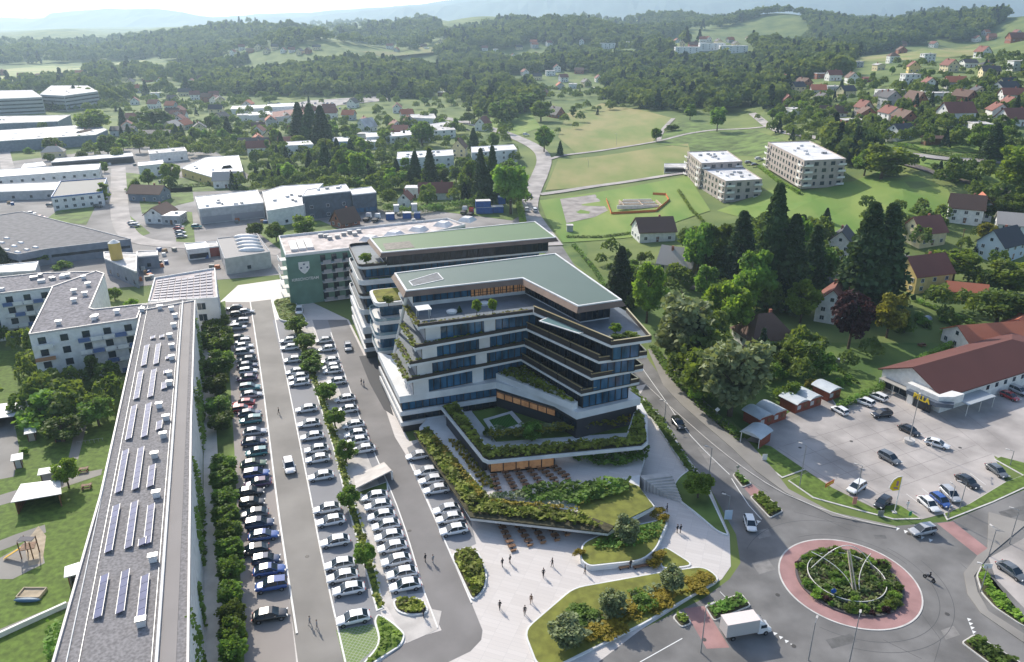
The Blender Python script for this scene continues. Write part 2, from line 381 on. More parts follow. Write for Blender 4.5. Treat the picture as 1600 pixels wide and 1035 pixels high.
# ---------------------------------------------------------------- meadows, fields and far roads draped on the terrain
for nm,p,m in (('meadow',[(872,215),(885,178),(940,162),(1000,172),(1050,185),(1020,222),(900,240)],meadow),
    ('meadow',[(852,298),(872,250),(1000,235),(1075,225),(1085,262),(1040,275)],meadow),
    ('meadow',[(843,314),(940,300),(1075,276),(1110,330),(985,372),(880,380),(855,345)],meadowb),
    ('meadow',[(1020,225),(1060,190),(1180,204),(1240,225),(1180,245),(1130,240)],grassr),
    ('meadow',[(1120,330),(1190,300),(1330,285),(1390,262),(1480,295),(1500,335),(1330,370),(1200,350)],meadowb),
    ('meadow',[(1400,250),(1500,257),(1600,275),(1600,305),(1500,280)],meadowb),
    ('field',[(0,130),(0,110),(120,98),(230,94),(205,108),(110,120)],cropf),
    ('field',[(1325,97),(1395,92),(1440,76),(1530,68),(1548,86),(1420,94)],meadow),
    ('field',[(940,58),(965,45),(990,50),(975,60)],meadow),('field',[(1270,60),(1300,55),(1330,68),(1300,72)],meadow),
    ('field',[(500,85),(560,84),(565,93),(510,95)],meadow),('field',[(690,44),(745,42),(735,50),(700,50)],meadow),
    ('field',[(1550,8),(1620,2),(1620,14)],cropf),
    ('meadow',[(790,180),(830,178),(845,200),(800,215),(740,195)],meadowb),
    ('lawn',[(1425,225),(1470,215),(1560,232),(1540,240),(1440,235)],meadowb)):
    drape(nm,p,m,.22,12)
gs=mat('bare_gravel_ground',(.3,.27,.25),.95,nscale=.2,namt=.2)
drape('gravel_ground',[(875,312),(930,305),(950,330),(930,340),(885,350)],gs,.3,10)
ribbon('path',[(858,250),(885,243),(960,233),(1030,221),(1080,209),(1140,203),(1195,199)],3.6,conc,.4)
ribbon('path',[(1028,222),(1035,205),(1052,186)],3.5,conc,.42)
ribbon('path',[(843,305),(880,300),(930,292),(1000,282),(1078,270)],5,conc,.42)
ribbon('road',[(1175,178),(1205,200),(1240,210),(1300,224),(1345,234),(1400,241),(1460,247),(1530,252),(1640,262)],5.5,conc,.45)
ribbon('railway',[(1405,255),(1450,268),(1500,283),(1550,296),(1640,318)],4.5,mat('railway_ballast',(.13,.11,.1),.95,nscale=1,namt=.3),.5)
ribbon('road',[(640,180),(700,186),(760,200),(800,213),(838,232),(850,250),(843,275),(836,290),(828,310),(826,330),(838,352),(862,385)],9.5,conc,.35)
ribbon('road',[(1080,450),(1130,458),(1180,458),(1240,450),(1330,430),(1400,400),(1460,420)],5,asph,.35)
drape('yard',[(400,175),(480,158),(600,150),(610,157),(520,166),(470,186),(400,196)],conc,.3,14)
drape('town_ground',[(-60,262),(120,240),(240,228),(330,232),(440,310),(520,325),(640,330),(790,315),(826,325),(850,370),(560,420),(-60,470)],mat('yard_asphalt',(.24,.225,.215),.9,nscale=.06,namt=.25,detail=12),.06,14)
for q in ([(70,345),(135,352),(168,285),(160,275)],[(190,345),(215,372),(235,365),(200,335)],[(215,300),(300,292),(303,315),(222,335)],[(278,330),(300,332),(305,380),(275,380)],[(405,255),(640,235),(700,300),(560,318),(430,300)],[(630,300),(820,285),(826,330),(800,345),(640,325)],[(385,350),(500,345),(560,372),(440,392)],[(195,270),(320,282),(420,282),(430,296),(305,300),(200,305)]):
    drape('grass',q,grassr,.12,14)
ribbon('road',[(185,262),(186,300),(190,345),(215,375),(300,385),(440,395)],8,conc,.18)
ribbon('road',[(5,230),(12,262),(25,300)],7,conc,.18)
# ---------------------------------------------------------------- near ground, z sheets 4 mm apart
Z0=.03
sheet('road',[(960,560),(1012,560),(1037,600),(1068,632),(1147,698),(1182,731),(1230,764),(1300,800),(1400,822),(1484,815),(1600,766),(1700,720),(1800,900),(1800,1100),(850,1100),(880,1040),(1000,985),(1100,935),(1140,905),(1157,880),(1150,835),(1108,760),(1064,700),(1039,656),(1000,617)],Z0,asph)
ribbon('road',[(862,385),(880,415),(905,450),(945,505),(990,565),(1030,625)],8.5,asph,z=Z0+.004)
sheet('pavement',[(1012,545),(1035,552),(1085,612),(1165,685),(1210,735),(1232,764),(1300,800),(1400,822),(1400,826),(1300,806),(1228,770),(1180,735),(1145,701),(1068,635),(1037,603)],Z0+.13,asphl,sides=.12)
sheet('lawn',[(870,370),(985,372),(1040,350),(1110,335),(1200,350),(1330,372),(1500,337),(1700,360),(1800,720),(1600,690),(1240,690),(1205,698),(1180,690),(1090,610),(1035,550),(960,455),(880,400)],.012,mat('garden_lawn',(.055,.11,.02),.9,nscale=.09,col2=(.13,.19,.04),detail=14))
sheet('parking_lot',[(1165,688),(1295,605),(1378,602),(1450,640),(1600,590),(1800,560),(1800,650),(1600,735),(1553,712),(1571,753),(1513,788),(1474,803),(1439,812),(1408,791),(1368,795),(1300,762),(1258,734),(1205,698)],Z0+.008,conc)
LK=[('lawn',[(1158,687),(1205,698),(1258,734),(1222,747),(1190,722)]),('lawn',[(1231,751),(1262,738),(1300,762),(1339,784),(1368,795),(1397,788),(1408,791),(1439,811),(1397,812),(1339,797),(1270,778)]),
    ('lawn',[(1480,813),(1474,803),(1513,788),(1571,753),(1598,743),(1553,718),(1563,714),(1605,725),(1700,700),(1700,720),(1600,763),(1552,785)]),
    ('lawn',[(1310,640),(1375,607),(1378,596),(1290,590),(1270,600),(1300,625)])]
for nm,p in LK:
    sheet('kerb',p,Z0+.10,kerbm,sides=.1); q=offset([g(*a)[:2] for a in p],.18); sheet(nm,q,Z0+.12,lawn,px=False)
# crossings and paint
for p in ([(1464,818),(1489,815),(1543,857),(1527,868)],[(1068,951),(1100,947),(1140,1012),(1104,1014)],[(1162,762),(1176,757),(1193,772),(1175,777)]): sheet('crossing',p,Z0+.005,pink)
RC=np.array([54.9,100.7])
def ring(cx,cy,r0,r1,z,m,name,seg=72,th=.02,a0=0,a1=2*math.pi,kind='structure'):
    b=MB()
    for i in range(seg):
        a=a0+(a1-a0)*i/seg; c=a0+(a1-a0)*(i+1)/seg
        pts=[(cx+r*math.cos(t),cy+r*math.sin(t)) for r,t in ((r0,a),(r1,a),(r1,c),(r0,c))]
        b.quad(*[(x,y,z) for x,y in pts]); b.quad((*pts[1],z-th),(*pts[2],z-th),(*pts[2],z),(*pts[1],z)); b.quad((*pts[3],z-th),(*pts[0],z-th),(*pts[0],z),(*pts[3],z))
    o=b.build(name,m)
    if kind: o['kind']=kind
    return o
ring(*RC,0,10.7,Z0+.06,pink,'roundabout_apron',th=.06)
ring(*RC,10.7,10.95,Z0+.07,kerbm,'kerb',th=.07)
ring(*RC,7.9,8.25,Z0+.3,mat('dark_kerb',(.1,.09,.09),.8),'kerb',th=.3)
def line(pts,wd,z=Z0+.009,name='road_marking',m=None):
    P=[g(*p)[:2] for p in pts]; return ribbon(name,P,wd,m or paint,z=z,world=True,sub=4)
line([(1003,575),(1035,620),(1080,682),(1140,742)],.15); line([(1143,748),(1170,790),(1190,812)],.15)
line([(1150,950),(1125,925)],.1)
line([(1010,603),(1060,648),(1140,716),(1225,772),(1320,808),(1400,826)],.18,z=Z0+.145,m=kerbm)
line([(1000,1035),(1066,998)],.15)
for cx,cy,dx,dy,n in ((1402,826,13,4.5,5),(1211,990,9,6,4),(1514,968,2.5,6.5,6),(1185,815,-8,3,3)):
    for i in range(n):
        p=[g(cx+dx*i-3,cy+dy*i-2)[:2],g(cx+dx*i+4,cy+dy*i)[:2],g(cx+dx*i-1,cy+dy*i+3.5)[:2]]; sheet('road_marking',p,Z0+.009,paint,px=False)
for p in ([(1122,933),(1140,927),(1141,929),(1123,935)],[(1122,937),(1140,931),(1141,933),(1123,939)],[(1122,941),(1140,935),(1141,937),(1123,943)],[(1122,945),(1139,940),(1140,942),(1123,947)]): pass
for i,(x,y) in enumerate([(1305,865),(1130,770),(1215,930),(1240,1010),(1480,960),(1100,1000),(1420,835),(470,700),(455,600),(480,870),(590,700),(640,830),(1250,700),(1330,690),(1500,700)]):
    p=g(x,y); b=MB(); b.tube((p[0],p[1],Z0),(p[0],p[1],Z0+.024 if y<900 or x>1000 else Z0+.024),.36,seg=16); o=b.build('manhole_cover',mat('manhole_iron',(.07,.065,.06),.6)); o['kind']='structure'
pt=mat('asphalt_patch',(.12,.118,.115),.9,nscale=.8,namt=.15,detail=10); pl_=mat('pale_asphalt_patch',(.22,.21,.2),.9,nscale=.8,namt=.12,detail=10)
for p,m in (([(1365,836),(1383,836),(1386,842),(1368,842)],pt),([(1175,880),(1200,874),(1212,890),(1186,898)],pl_),([(1090,700),(1100,697),(1120,722),(1108,727)],pl_),([(1290,1000),(1330,990),(1340,1003),(1300,1014)],pt),([(1470,985),(1490,978),(1500,992),(1478,1000)],pl_),([(1560,800),(1600,790),(1610,800),(1570,812)],pt),([(1180,830),(1200,826),(1206,838),(1186,842)],pl_)): sheet('asphalt_patch',p,Z0+.0045,m)
jm=mat('paving_joint',(.2,.18,.17),.9)
for k in range(9):
    a=(1215+30*k,700-12*k); c=(1345+28*k,782-11*k); line([a,c],.07,z=Z0+.0125,name='paving_joint',m=jm)
for k in range(6): line([(1225+27*k,697+16*k),(1420+26*k,640+14*k)],.07,z=Z0+.0125,name='paving_joint',m=jm)
for k in range(5): line([(1440+25*k,790-8*k),(1416+25*k,772-8*k)],.09,z=Z0+.0135)
# skid marks and crack sealing on the roundabout
dk=mat('tar_seam',(.09,.09,.09),.8)
for r,a0,a1 in ((13.2,R(230),R(400)),(15.2,R(250),R(380)),(16.4,R(60),R(150)),(12.2,R(20),R(110))):
    ring(*RC,r,r+.09,Z0+.006,dk,'tar_seam',a0=a0,a1=a1,th=.002)
for p in ([(1500,880),(1560,935),(1600,985)],[(1380,1000),(1440,1030)],[(1440,960),(1470,1000),(1460,1035)],[(1240,800),(1290,812),(1330,830)],[(1570,800),(1600,830)],[(1020,620),(1100,705),(1200,770)]): line(p,.07,z=Z0+.007,name='tar_seam',m=dk)
# kerbed islands planted with shrubs
ISL=[([(1144,743),(1151,738),(1175,757),(1160,763)],'narrow kerbed island with low shrubs between the lanes of the main road'),
     ([(1171,777),(1193,771),(1224,800),(1203,811)],'kerbed island with lush shrubs where the main road meets the roundabout'),
     ([(1100,948),(1158,928),(1174,948),(1115,972)],'leafy kerbed island behind the white box truck'),
     ([(1050,966),(1060,957),(1074,962),(1081,976),(1064,982)],'small kerbed island with one shrub beside the pink crossing'),
     ([(1501,1005),(1522,992),(1554,1011),(1600,1040),(1560,1050)],'kerbed island with green shrubs at the bottom right corner'),
     ([(1525,900),(1533,884),(1556,920),(1600,965),(1620,990),(1590,975),(1553,950),(1533,928)],'shrub bed curving along the pavement beside the small car park')]
kerbo=[]
for p,l in ISL:
    P=[g(*a)[:2] for a in p]; b=MB(); b.prism(fillet(P,.6),0,Z0+.17); t=b.build('planted_island',kerbm); tag(t,l,'traffic island')
    b=MB(); b.prism(offset(fillet(P,.6),.2),0,Z0+.2); b.build('soil',soil,t); kerbo.append((P,t))
sheet('pavement',[(1489,815),(1600,770),(1600,776),(1545,800),(1543,857),(1527,868),(1506,895),(1512,928),(1533,958),(1600,1004),(1600,990),(1545,955),(1528,925),(1522,900),(1545,868),(1600,822),(1700,780),(1700,765),(1600,815)][3:],Z0+.12,asphl,sides=.12)
sheet('parking_lot',[(1556,905),(1545,872),(1620,830),(1800,900),(1700,1010),(1600,950)],Z0+.012,conc)
# ---------------------------------------------------------------- project car park, lanes and plaza
sheet('plaza',[(482,470),(545,500),(640,690),(1010,600),(1000,617),(1039,656),(1064,700),(1108,760),(1140,835),(1142,885),(1128,905),(1000,985),(850,1100),(500,1100),(380,1100),(335,480),(372,446),(470,432)],Z0+.006,plazam)
sheet('lane',[(391,472),(424,468),(450,600),(485,775),(501,860),(545,1060),(560,1100),(475,1100),(455,960),(444,860),(432,775),(410,600)],Z0+.01,asphl)
sheet('lane',[(512,500),(542,500),(588,596),(617,683),(638,717),(700,856),(737,943),(754,985),(752,1000),(735,1018),(700,1035),(640,1100),(520,1100),(560,1060),(640,1000),(690,985),(663,926),(621,793),(561,650),(535,570)],Z0+.012,asphd)
sheet('parking_bays',[(426,500),(470,500),(505,600),(545,740),(575,860),(604,1000),(560,1045),(545,1050),(501,860),(450,600)],Z0+.014,bays)
sheet('parking_bays',[(488,500),(512,500),(561,650),(621,793),(663,926),(612,932),(580,780),(520,600)],Z0+.016,bays)
sheet('parking_bays',[(636,700),(655,690),(735,812),(744,850),(716,862),(700,856)],Z0+.018,bays)
sheet('parking_bays',[(350,472),(391,472),(410,600),(432,775),(455,960),(470,1100),(385,1100),(372,900),(366,700),(355,560)],Z0+.014,bayst)
sheet('parking_bays',[(525,985),(582,975),(600,1000),(556,1040),(540,1045)],Z0+.019,brick_mat('grass_pavers',(.16,.24,.07),(.2,.27,.09),(.4,.42,.36),.5,.5,.9,R(18),.03))
def kerb(pts,wd=.25,h=.14,m=whitekerb): return ribbon('kerb',[g(*p)[:2] for p in pts],wd,m,z=Z0+h,world=True,sub=5,th=h)
kerb([(391,472),(410,600),(432,775),(444,860),(464,991)],.3)
kerb([(424,468),(450,600),(485,775),(501,860),(543,1050)],.25,.1)
kerb([(640,722),(700,857),(737,943)],.25,.1); kerb([(517,520),(561,650),(621,793),(663,926),(684,982)],.22,.1)
kerb([(648,676),(735,808)],.3,.1)
sheet('path',[(462,500),(484,500),(600,775),(640,945),(690,955),(684,984),(636,1005),(600,940),(560,800),(520,660)],Z0+.03,pathm,sides=.04)
sheet('path',[(300,560),(330,540),(337,650),(345,800),(350,1100),(310,1100),(318,800),(318,650)],Z0+.03,mat('pale_path',(.6,.57,.52),.85,nscale=.4,namt=.08),sides=.04)
sheet('lawn',[(318,480),(352,470),(366,700),(385,1100),(345,1100),(337,650)],Z0+.02,grassr)
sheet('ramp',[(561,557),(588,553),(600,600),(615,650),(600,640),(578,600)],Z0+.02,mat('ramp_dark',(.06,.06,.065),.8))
T=thing('ramp_canopy','pale sloping canopy over a sunken green pit in the middle car row','canopy',g(585,745)); a=[g(552,745,.3),g(600,722,.3),g(612,735,2.2),g(556,763,2.2)]
b=MB(); b.quad(*a); b.quad(*[(q[0],q[1],q[2]-.25) for q in a])
for i in range(4): j=(i+1)%4; b.quad(a[i],a[j],(a[j][0],a[j][1],a[j][2]-.25),(a[i][0],a[i][1],a[i][2]-.25))
b.build('canopy_slab',pathm,T)
for q in (a[2],a[3]): b=MB(); b.box((q[0],q[1],1.0),(.3,.3,1.9)); b.build('post',whitekerb,T)
# courtyard
sheet('lawn',[(-300,560),(220,540),(200,700),(120,1100),(-300,1100)],.02,lawn)
for p in ([(-60,760),(22,745),(30,700),(20,650),(-60,650)],[(107,715),(122,652),(138,655),(122,718)],[(-40,786),(95,745),(160,733),(158,742),(98,762),(0,790)],[(-60,868),(25,835),(70,820),(72,832),(28,850),(-60,885)],[(-40,1000),(60,958),(120,935),(112,948),(0,990),(-40,1015)],[(-60,905),(25,858),(60,830),(70,880),(20,905)]):
    sheet('path',p,.035,asphl)
sheet('sand_pit',[(38,850),(60,822),(72,838),(66,880),(45,885)],.04,mat('play_sand',(.4,.33,.24),.95,nscale=.8,namt=.15))
b=MB(); P=[g(*a) for a in [(-30,1010),(105,948)]]; b.bar((*P[0][:2],0),(*P[1][:2],0),.4,.9); tag(b.build('garden_wall',whitekerb),'low pale garden wall across the bottom left lawn','wall')
# planted beds of the project grounds: a raised white rim, turf, then shrubs
BED=[]
def bed(name,pts,z,label,cat,m=lawn2,rim=.45,zb=0,fil=2,rimw=.28,rimm=None):
    P=fillet([g(x,y,z)[:2] for x,y in pts],fil) if fil else ccw([g(x,y,z)[:2] for x,y in pts])
    t=thing(name,label,cat,(P[0][0],P[0][1],zb))
    b=MB(); b.prism(P,zb,z); b.build('rim',rimm or white,t); b=MB(); b.prism(offset(P,rimw),z-.05,z+.03); b.build('turf',m,t); BED.append((P,t)); return P,t
bedA,bedAt=bed('lawn_bed',[(817,985),(895,918),(1029,894),(1100,884),(1128,905),(1000,978),(870,1042),(838,1040)],.35,'long olive lawn bed with round trees along the lower edge of the plaza','planting bed')
bedB,bedBt=bed('raised_planter',[(906,866),(910,848),(951,829),(1035,811),(1044,816),(1026,858),(1004,876),(921,885),(908,876)],1.1,'raised planter with curved white rim and one leafy tree in the plaza','planter')
bedC,bedCt=bed('lawn_bed',[(1034,850),(1088,884),(1030,890)],.2,'small triangular lawn beside the curved raised planter','planting bed')
bedK,bedKt=bed('shrub_bed',[(560,768),(606,752),(607,766),(565,775)],.3,'small green pit behind the pale sloping canopy in the car row','planting bed',grassr,fil=0)
bedD,bedDt=bed('shrub_bed',[(703,866),(730,853),(748,862),(762,893),(759,921),(738,941)],.3,'teardrop bed full of green shrubs between plaza and right hand lane','planting bed',soil)
bedE,bedEt=bed('shrub_bed',[(612,936),(660,932),(672,958),(640,962),(618,955)],.3,'short shrub bed closing the middle row of bays','planting bed',soil)
bedF,bedFt=bed('lawn_bed',[(590,958),(612,970),(634,990),(628,1008),(578,1040),(560,1044),(594,1005),(584,970)],.25,'bright green bed at the near end of the tree strip','planting bed',grassr)
bedG,bedGt=bed('lawn_bed',[(1045,770),(1060,745),(1082,730),(1108,770),(1140,838),(1120,830),(1085,800)],.3,'lawn bed with trees between plaza and main road','planting bed',grassr)
bedH,bedHt=bed('shrub_bed',[(425,470),(455,462),(480,500),(470,505),(436,500)],.6,'overgrown planted bed at the foot of the green walled building','planting bed',grassr)
bedI,bedIt=bed('hedge_strip',[(990,600),(1000,618),(1038,656),(1063,700),(1100,755),(1090,758),(1050,702),(1024,662),(985,618)],.25,'narrow planted strip running along the left side of the main road','planting bed',grassr,fil=0)
bedJ,bedJt=bed('tree_strip',[(452,500),(468,500),(480,545),(500,600),(520,655),(538,712),(552,775),(572,840),(590,900),(600,950),(588,955),(570,890),(545,800),(520,700),(495,620)],.12,'long narrow planted strip between the two rows of white cars','planting bed',grassr,fil=0)
sheet('road',[(-25,-60),(140,-60),(140,84),(-25,84)],.024,asph,px=False)
# ---------------------------------------------------------------- main office building (stepped white terraces, green roof)
def W2(px,py,z): return g(px,py,z)[:2]
def edge_strip(b,p,q,z0,z1,th,inset=0.0,m=None):
    d=Vector((q[0]-p[0],q[1]-p[1])); l=d.length
    if l<.05: return
    d/=l; n=Vector((-d.y,d.x))*(inset+th/2)
    b.bar((p[0]+n.x,p[1]+n.y,z0),(q[0]+n.x,q[1]+n.y,z0),th,z1-z0,m=m)
def glazing(t,P,idx,z0,z1,m,sp=1.6,mullw=.19,name='window_band',mm=None,rail=True):
    P=ccw(P); n=len(P)
    for i in idx:
        p=Vector(P[i]); q=Vector(P[(i+1)%n]); d=q-p; l=d.length
        if l<1: continue
        d/=l; nn=Vector((d.y,-d.x)); b=MB()
        a=p+nn*.04; c=q+nn*.04; b.quad((a.x,a.y,z0),(c.x,c.y,z0),(c.x,c.y,z1),(a.x,a.y,z1)); b.quad((a.x,a.y,z1),(c.x,c.y,z1),(q.x,q.y,z1),(p.x,p.y,z1))
        wb=b.build(name,m[i%len(m)] if isinstance(m,list) else m,t); b=MB(); k=max(1,int(l/sp))
        for j in range(k+1):
            s=p+d*(l*j/k)+nn*.06; b.box((s.x,s.y,(z0+z1)/2),(mullw,.12,z1-z0-.01),math.atan2(d.y,d.x))
        if rail:
            for zz in (z0+.02,z1-.14): b.bar((a.x+nn.x*.03,a.y+nn.y*.03,zz),(c.x+nn.x*.03,c.y+nn.y*.03,zz),.1,.1)
        b.build('mullion',mm or mull,wb)
def foliage_strip(name,pts,z,wd,h,m,parent,dens=9,leafsz=.35,closed=False,lump=0):
    b=MB(); P=[Vector(p[:2]) for p in pts]
    if closed: P.append(P[0])
    for i in range(len(P)-1):
        d=P[i+1]-P[i]; l=d.length
        if l<.05: continue
        n=Vector((-d.y,d.x))/l
        for k in range(int(l*wd*dens)+1):
            s=P[i]+d*random.random()+n*(random.random()-.5)*wd
            hh=h*(.65+.35*math.sin(s.x*1.9+s.y*1.3)*math.sin(s.y*2.3-s.x*.7)) if not lump else h*(.55+.45*abs(math.sin(s.x*lump+s.y*.4)*math.sin(s.y*lump-s.x*.3)))
            leafq(b,(s.x,s.y,z+random.random()**.6*hh),leafsz*random.uniform(.7,1.3))
    return b.build(name,m,parent)
def leafq(b,c,s,up=.6):
    # one small leaf clump: a bent quad with a random lean
    a=random.uniform(0,6.283); e=random.uniform(-1,1)*.9; ca,sa=math.cos(a),math.sin(a); ce,se=math.cos(e),math.sin(e)
    u=(ca*s*.5,sa*s*.5,0); v=(-sa*ce*s*.5,ca*ce*s*.5,se*s*.5)
    b.quad(*[(c[0]+i*u[0]+j*v[0],c[1]+i*u[1]+j*v[1],c[2]+i*u[2]+j*v[2]) for i,j in ((-1,-1),(1,-1),(1,1),(-1,1))])
def foliage_area(name,P,z,h,m,parent,dens=6,sz=.45,lump=.9,slope=None):
    b=MB(); xs=[p[0] for p in P]; ys=[p[1] for p in P]; A=abs(area(ccw(P))); n=int(A*dens); k=0; tries=0
    while k<n and tries<n*12:
        tries+=1; x=random.uniform(min(xs),max(xs)); y=random.uniform(min(ys),max(ys))
        if not inpoly(x,y,P): continue
        hh=h*(.35+.65*abs(math.sin(x*lump+1.3*math.sin(y*.7))*math.sin(y*lump+1.1*math.sin(x*.6)))**.7)
        leafq(b,(x,y,z+hh*random.random()**.35),sz*random.uniform(.7,1.35)); k+=1
    return b.build(name,m,parent)
_ord=['first','second','third','fourth','fifth','sixth','seventh','eighth','ninth','tenth','eleventh','twelfth','thirteenth','fourteenth','fifteenth','sixteenth','seventeenth','eighteenth','nineteenth','twentieth']+['%d%s'%(i,'st' if i%10==1 else 'nd' if i%10==2 else 'rd' if i%10==3 else 'th') for i in range(21,120)]
MB0=thing('office_building','large white stepped office building with planted terraces and green metal roof, nearest the garden','office building',(0,160,0))
Zs=[9.0,13.3,17.5,21.7,26.0]
A=[W2(624,621,9),W2(636,597,13.3),W2(640,571,17.5),W2(648,545,21.7),W2(653,512,26)]
Ab=[W2(590,551,9),W2(615,557,13.3),W2(621,536,17.5),W2(628,510,21.7),W2(634,482,26)]
Bi=[None,W2(814,562,13.3),W2(819,539,17.5),W2(822,514,21.7),W2(833,489,26)]
Cc=[W2(901,646,9),W2(908,617,13.3),W2(924,592,17.5),W2(935.6,566,21.7),W2(955,541,26)]
Dd=[W2(1001,623,9),W2(999,598,13.3),W2(1005,577,17.5),W2(1011,556,21.7),W2(1018,532,26)]
Er=[(25.5,153),(23.5,154),(24,155),(24.5,156),(25,156)]
Fr=(11,184); Gl=(-26.5,169)
tfloor=mat('terrace_floor',(.13,.155,.18),.6,nscale=.5,namt=.1)
for i,z in enumerate(Zs):
    if i==0: poly=[A[0],W2(775,598,9),W2(866,626,9),Cc[0],Dd[0],Er[0],Fr,Gl,Ab[0]]
    else: poly=[A[i],Bi[i],Cc[i],Dd[i],Er[i],Fr,Gl,Ab[i]]
    P=ccw(poly)
    # floor slab with white edge
    if i>0:
        b=MB(); b.prism(P,z-.42,z+.12,m=0,mtop=1); b.build('floor_slab',[white,tfloor],MB0); b=MB(); edge_strip(b,Ab[i],A[i],z-.7,z-.425,.3,0); b.build('fascia',white,MB0)
        # glazed storey standing on the level below
        zl=Zs[i-1]+.12; core=offset(P,1.9 if i>1 else 1.6); b=MB(); b.prism(core,zl,z-.42); b.build('storey_wall',mat('storey_wall_paint',(.35,.36,.38),.6),MB0)
        glazing(MB0,core,range(0,4),zl+.1,z-.5,[glassb,glassdark,glassb,glassb],sp=1.5)
        # white wall panels on the left wing
        p,q=Vector(core[0]),Vector(core[1]); d=(q-p).normalized(); nn=Vector((d.y,-d.x)); L=(q-p).length
        for s0,s1 in ((0,.13),(.52,.62)):
            a=p+d*L*s0+nn*.2; c=p+d*L*s1+nn*.2; b=MB(); b.bar((a.x,a.y,zl),(c.x,c.y,zl),.2,z-.42-zl-.004); b.build('wall_panel',white,MB0)
    # parapets, planters and rails round the terrace
    if i>0:
        n=len(P); b=MB(); edge_strip(b,P[0],P[1],z+.12,z+.75,.35,0); edge_strip(b,Ab[i],A[i],z+.12,z+.75,.35,0); b.build('planter',brownpar,MB0)
        foliage_strip('planting',[Ab[i],A[i]],z+.4,1.3,.8,leafy if i==4 else leafo,MB0,dens=16)
        a=Vector(A[i]); c=Vector(Bi[i]); d=(c-a).normalized(); nn=Vector((-d.y,d.x))
        foliage_strip('planting',[tuple(a+nn*.7),tuple(a+(c-a)*.96+nn*.7)],z+.3,.9,.6,leafo if i<4 else leafy,MB0,dens=14)
        b=MB(); edge_strip(b,P[1],P[2],z+.12,z+1.5,.3,.25); edge_strip(b,P[2],P[3],z+.12,z+.95,.25,.02); edge_strip(b,P[3],P[4],z+.12,z+.95,.25,.02); b.build('parapet',brownpar,MB0)
        b=MB(); edge_strip(b,P[1],P[2],z+1.5,z+1.62,.3,0); edge_strip(b,P[2],P[3],z+.95,z+1.05,.3,0); edge_strip(b,P[3],P[4],z+.95,z+1.05,.3,0); b.build('rail',gold,MB0)
        if i<4:
            # dark divider fins across the right wing terraces
            p,q=Vector(Bi[i]),Vector(Cc[i]); d=(q-p); nn=Vector((-d.y,d.x)).normalized(); b=MB()
            for f in (.33,.62): b=MB(); s=p+d*f; e=s+nn*2.6; b.bar((s.x,s.y,z+.12),(e.x,e.y,z+.12),.15,1.6); b.build('divider',brownpar,MB0)
    else:
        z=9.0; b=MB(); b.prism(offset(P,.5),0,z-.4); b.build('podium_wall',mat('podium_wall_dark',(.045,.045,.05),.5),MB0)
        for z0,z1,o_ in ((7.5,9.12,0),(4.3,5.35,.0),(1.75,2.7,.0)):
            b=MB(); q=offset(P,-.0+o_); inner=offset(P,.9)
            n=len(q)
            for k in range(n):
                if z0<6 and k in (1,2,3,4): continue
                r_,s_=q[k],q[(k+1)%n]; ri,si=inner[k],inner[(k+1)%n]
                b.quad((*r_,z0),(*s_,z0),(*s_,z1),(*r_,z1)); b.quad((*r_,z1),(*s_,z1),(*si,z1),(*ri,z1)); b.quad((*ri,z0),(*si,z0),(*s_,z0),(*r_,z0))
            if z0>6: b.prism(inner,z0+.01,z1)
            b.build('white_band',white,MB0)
        co=offset(P,.5); glazing(MB0,co,[0],5.45,7.4,glassb,1.5); glazing(MB0,co,[0],2.8,4.2,glassdark,1.6)
        glazing(MB0,co,[1,2],4.9,6.5,[litglass,litglass,glassdark],2.2)
# raised ledge with sloping planted strip over the courtyard side of the podium
LP=[W2(775,580,11.2),W2(895,628,11.2),W2(903,624,11.2),W2(810,562,11.2)]
b=MB(); b.prism(LP,9.12,10.6); b.build('planted_ledge',white,MB0); foliage_area('planting',offset(LP,.5),10.6,.7,leafo,MB0,10)
b=MB(); p=Vector(W2(635,466,29)); q=Vector(W2(615,557,9.2)); b.tube((p.x,p.y,29.2),(q.x,q.y,9.2),.4,.4,8); b.build('slanting_column',white,MB0)
# penthouse and roof
RZ=30.5; RF=ccw([W2(634,456,RZ),W2(816,436,RZ),W2(903,480,RZ),W2(972,470,RZ),W2(868,397,RZ),W2(616,428,RZ)])
core=offset(RF,1.9); b=MB(); b.prism(core,26.12,29.6); b.build('penthouse_wall',white,MB0)
glazing(MB0,core,[0],27.1,29.4,[glassb],1.5); glazing(MB0,core,[1,2,3],26.4,29.4,[glassb,glassdark,glassdark,glassb],1.3)
p,q=Vector(core[0]),Vector(core[1]); d=(q-p).normalized(); nn=Vector((d.y,-d.x)); L=(q-p).length; a=p+d*L*.5+nn*.09; c=p+d*L*.995+nn*.09
b=MB(); b.quad((a.x,a.y,26.95),(c.x,c.y,26.95),(c.x,c.y,29.1),(a.x,a.y,29.1)); wb=b.build('lit_window',litglass,MB0); b=MB()
for k in range(15): s=a+(c-a)*k/14+nn*.05; b.box((s.x,s.y,28.02),(.14,.1,2.2),math.atan2(d.y,d.x))
b.bar((a.x+nn.x*.05,a.y+nn.y*.05,27.75),(c.x+nn.x*.05,c.y+nn.y*.05,27.75),.08,.1); b.build('mullion',mull,wb)
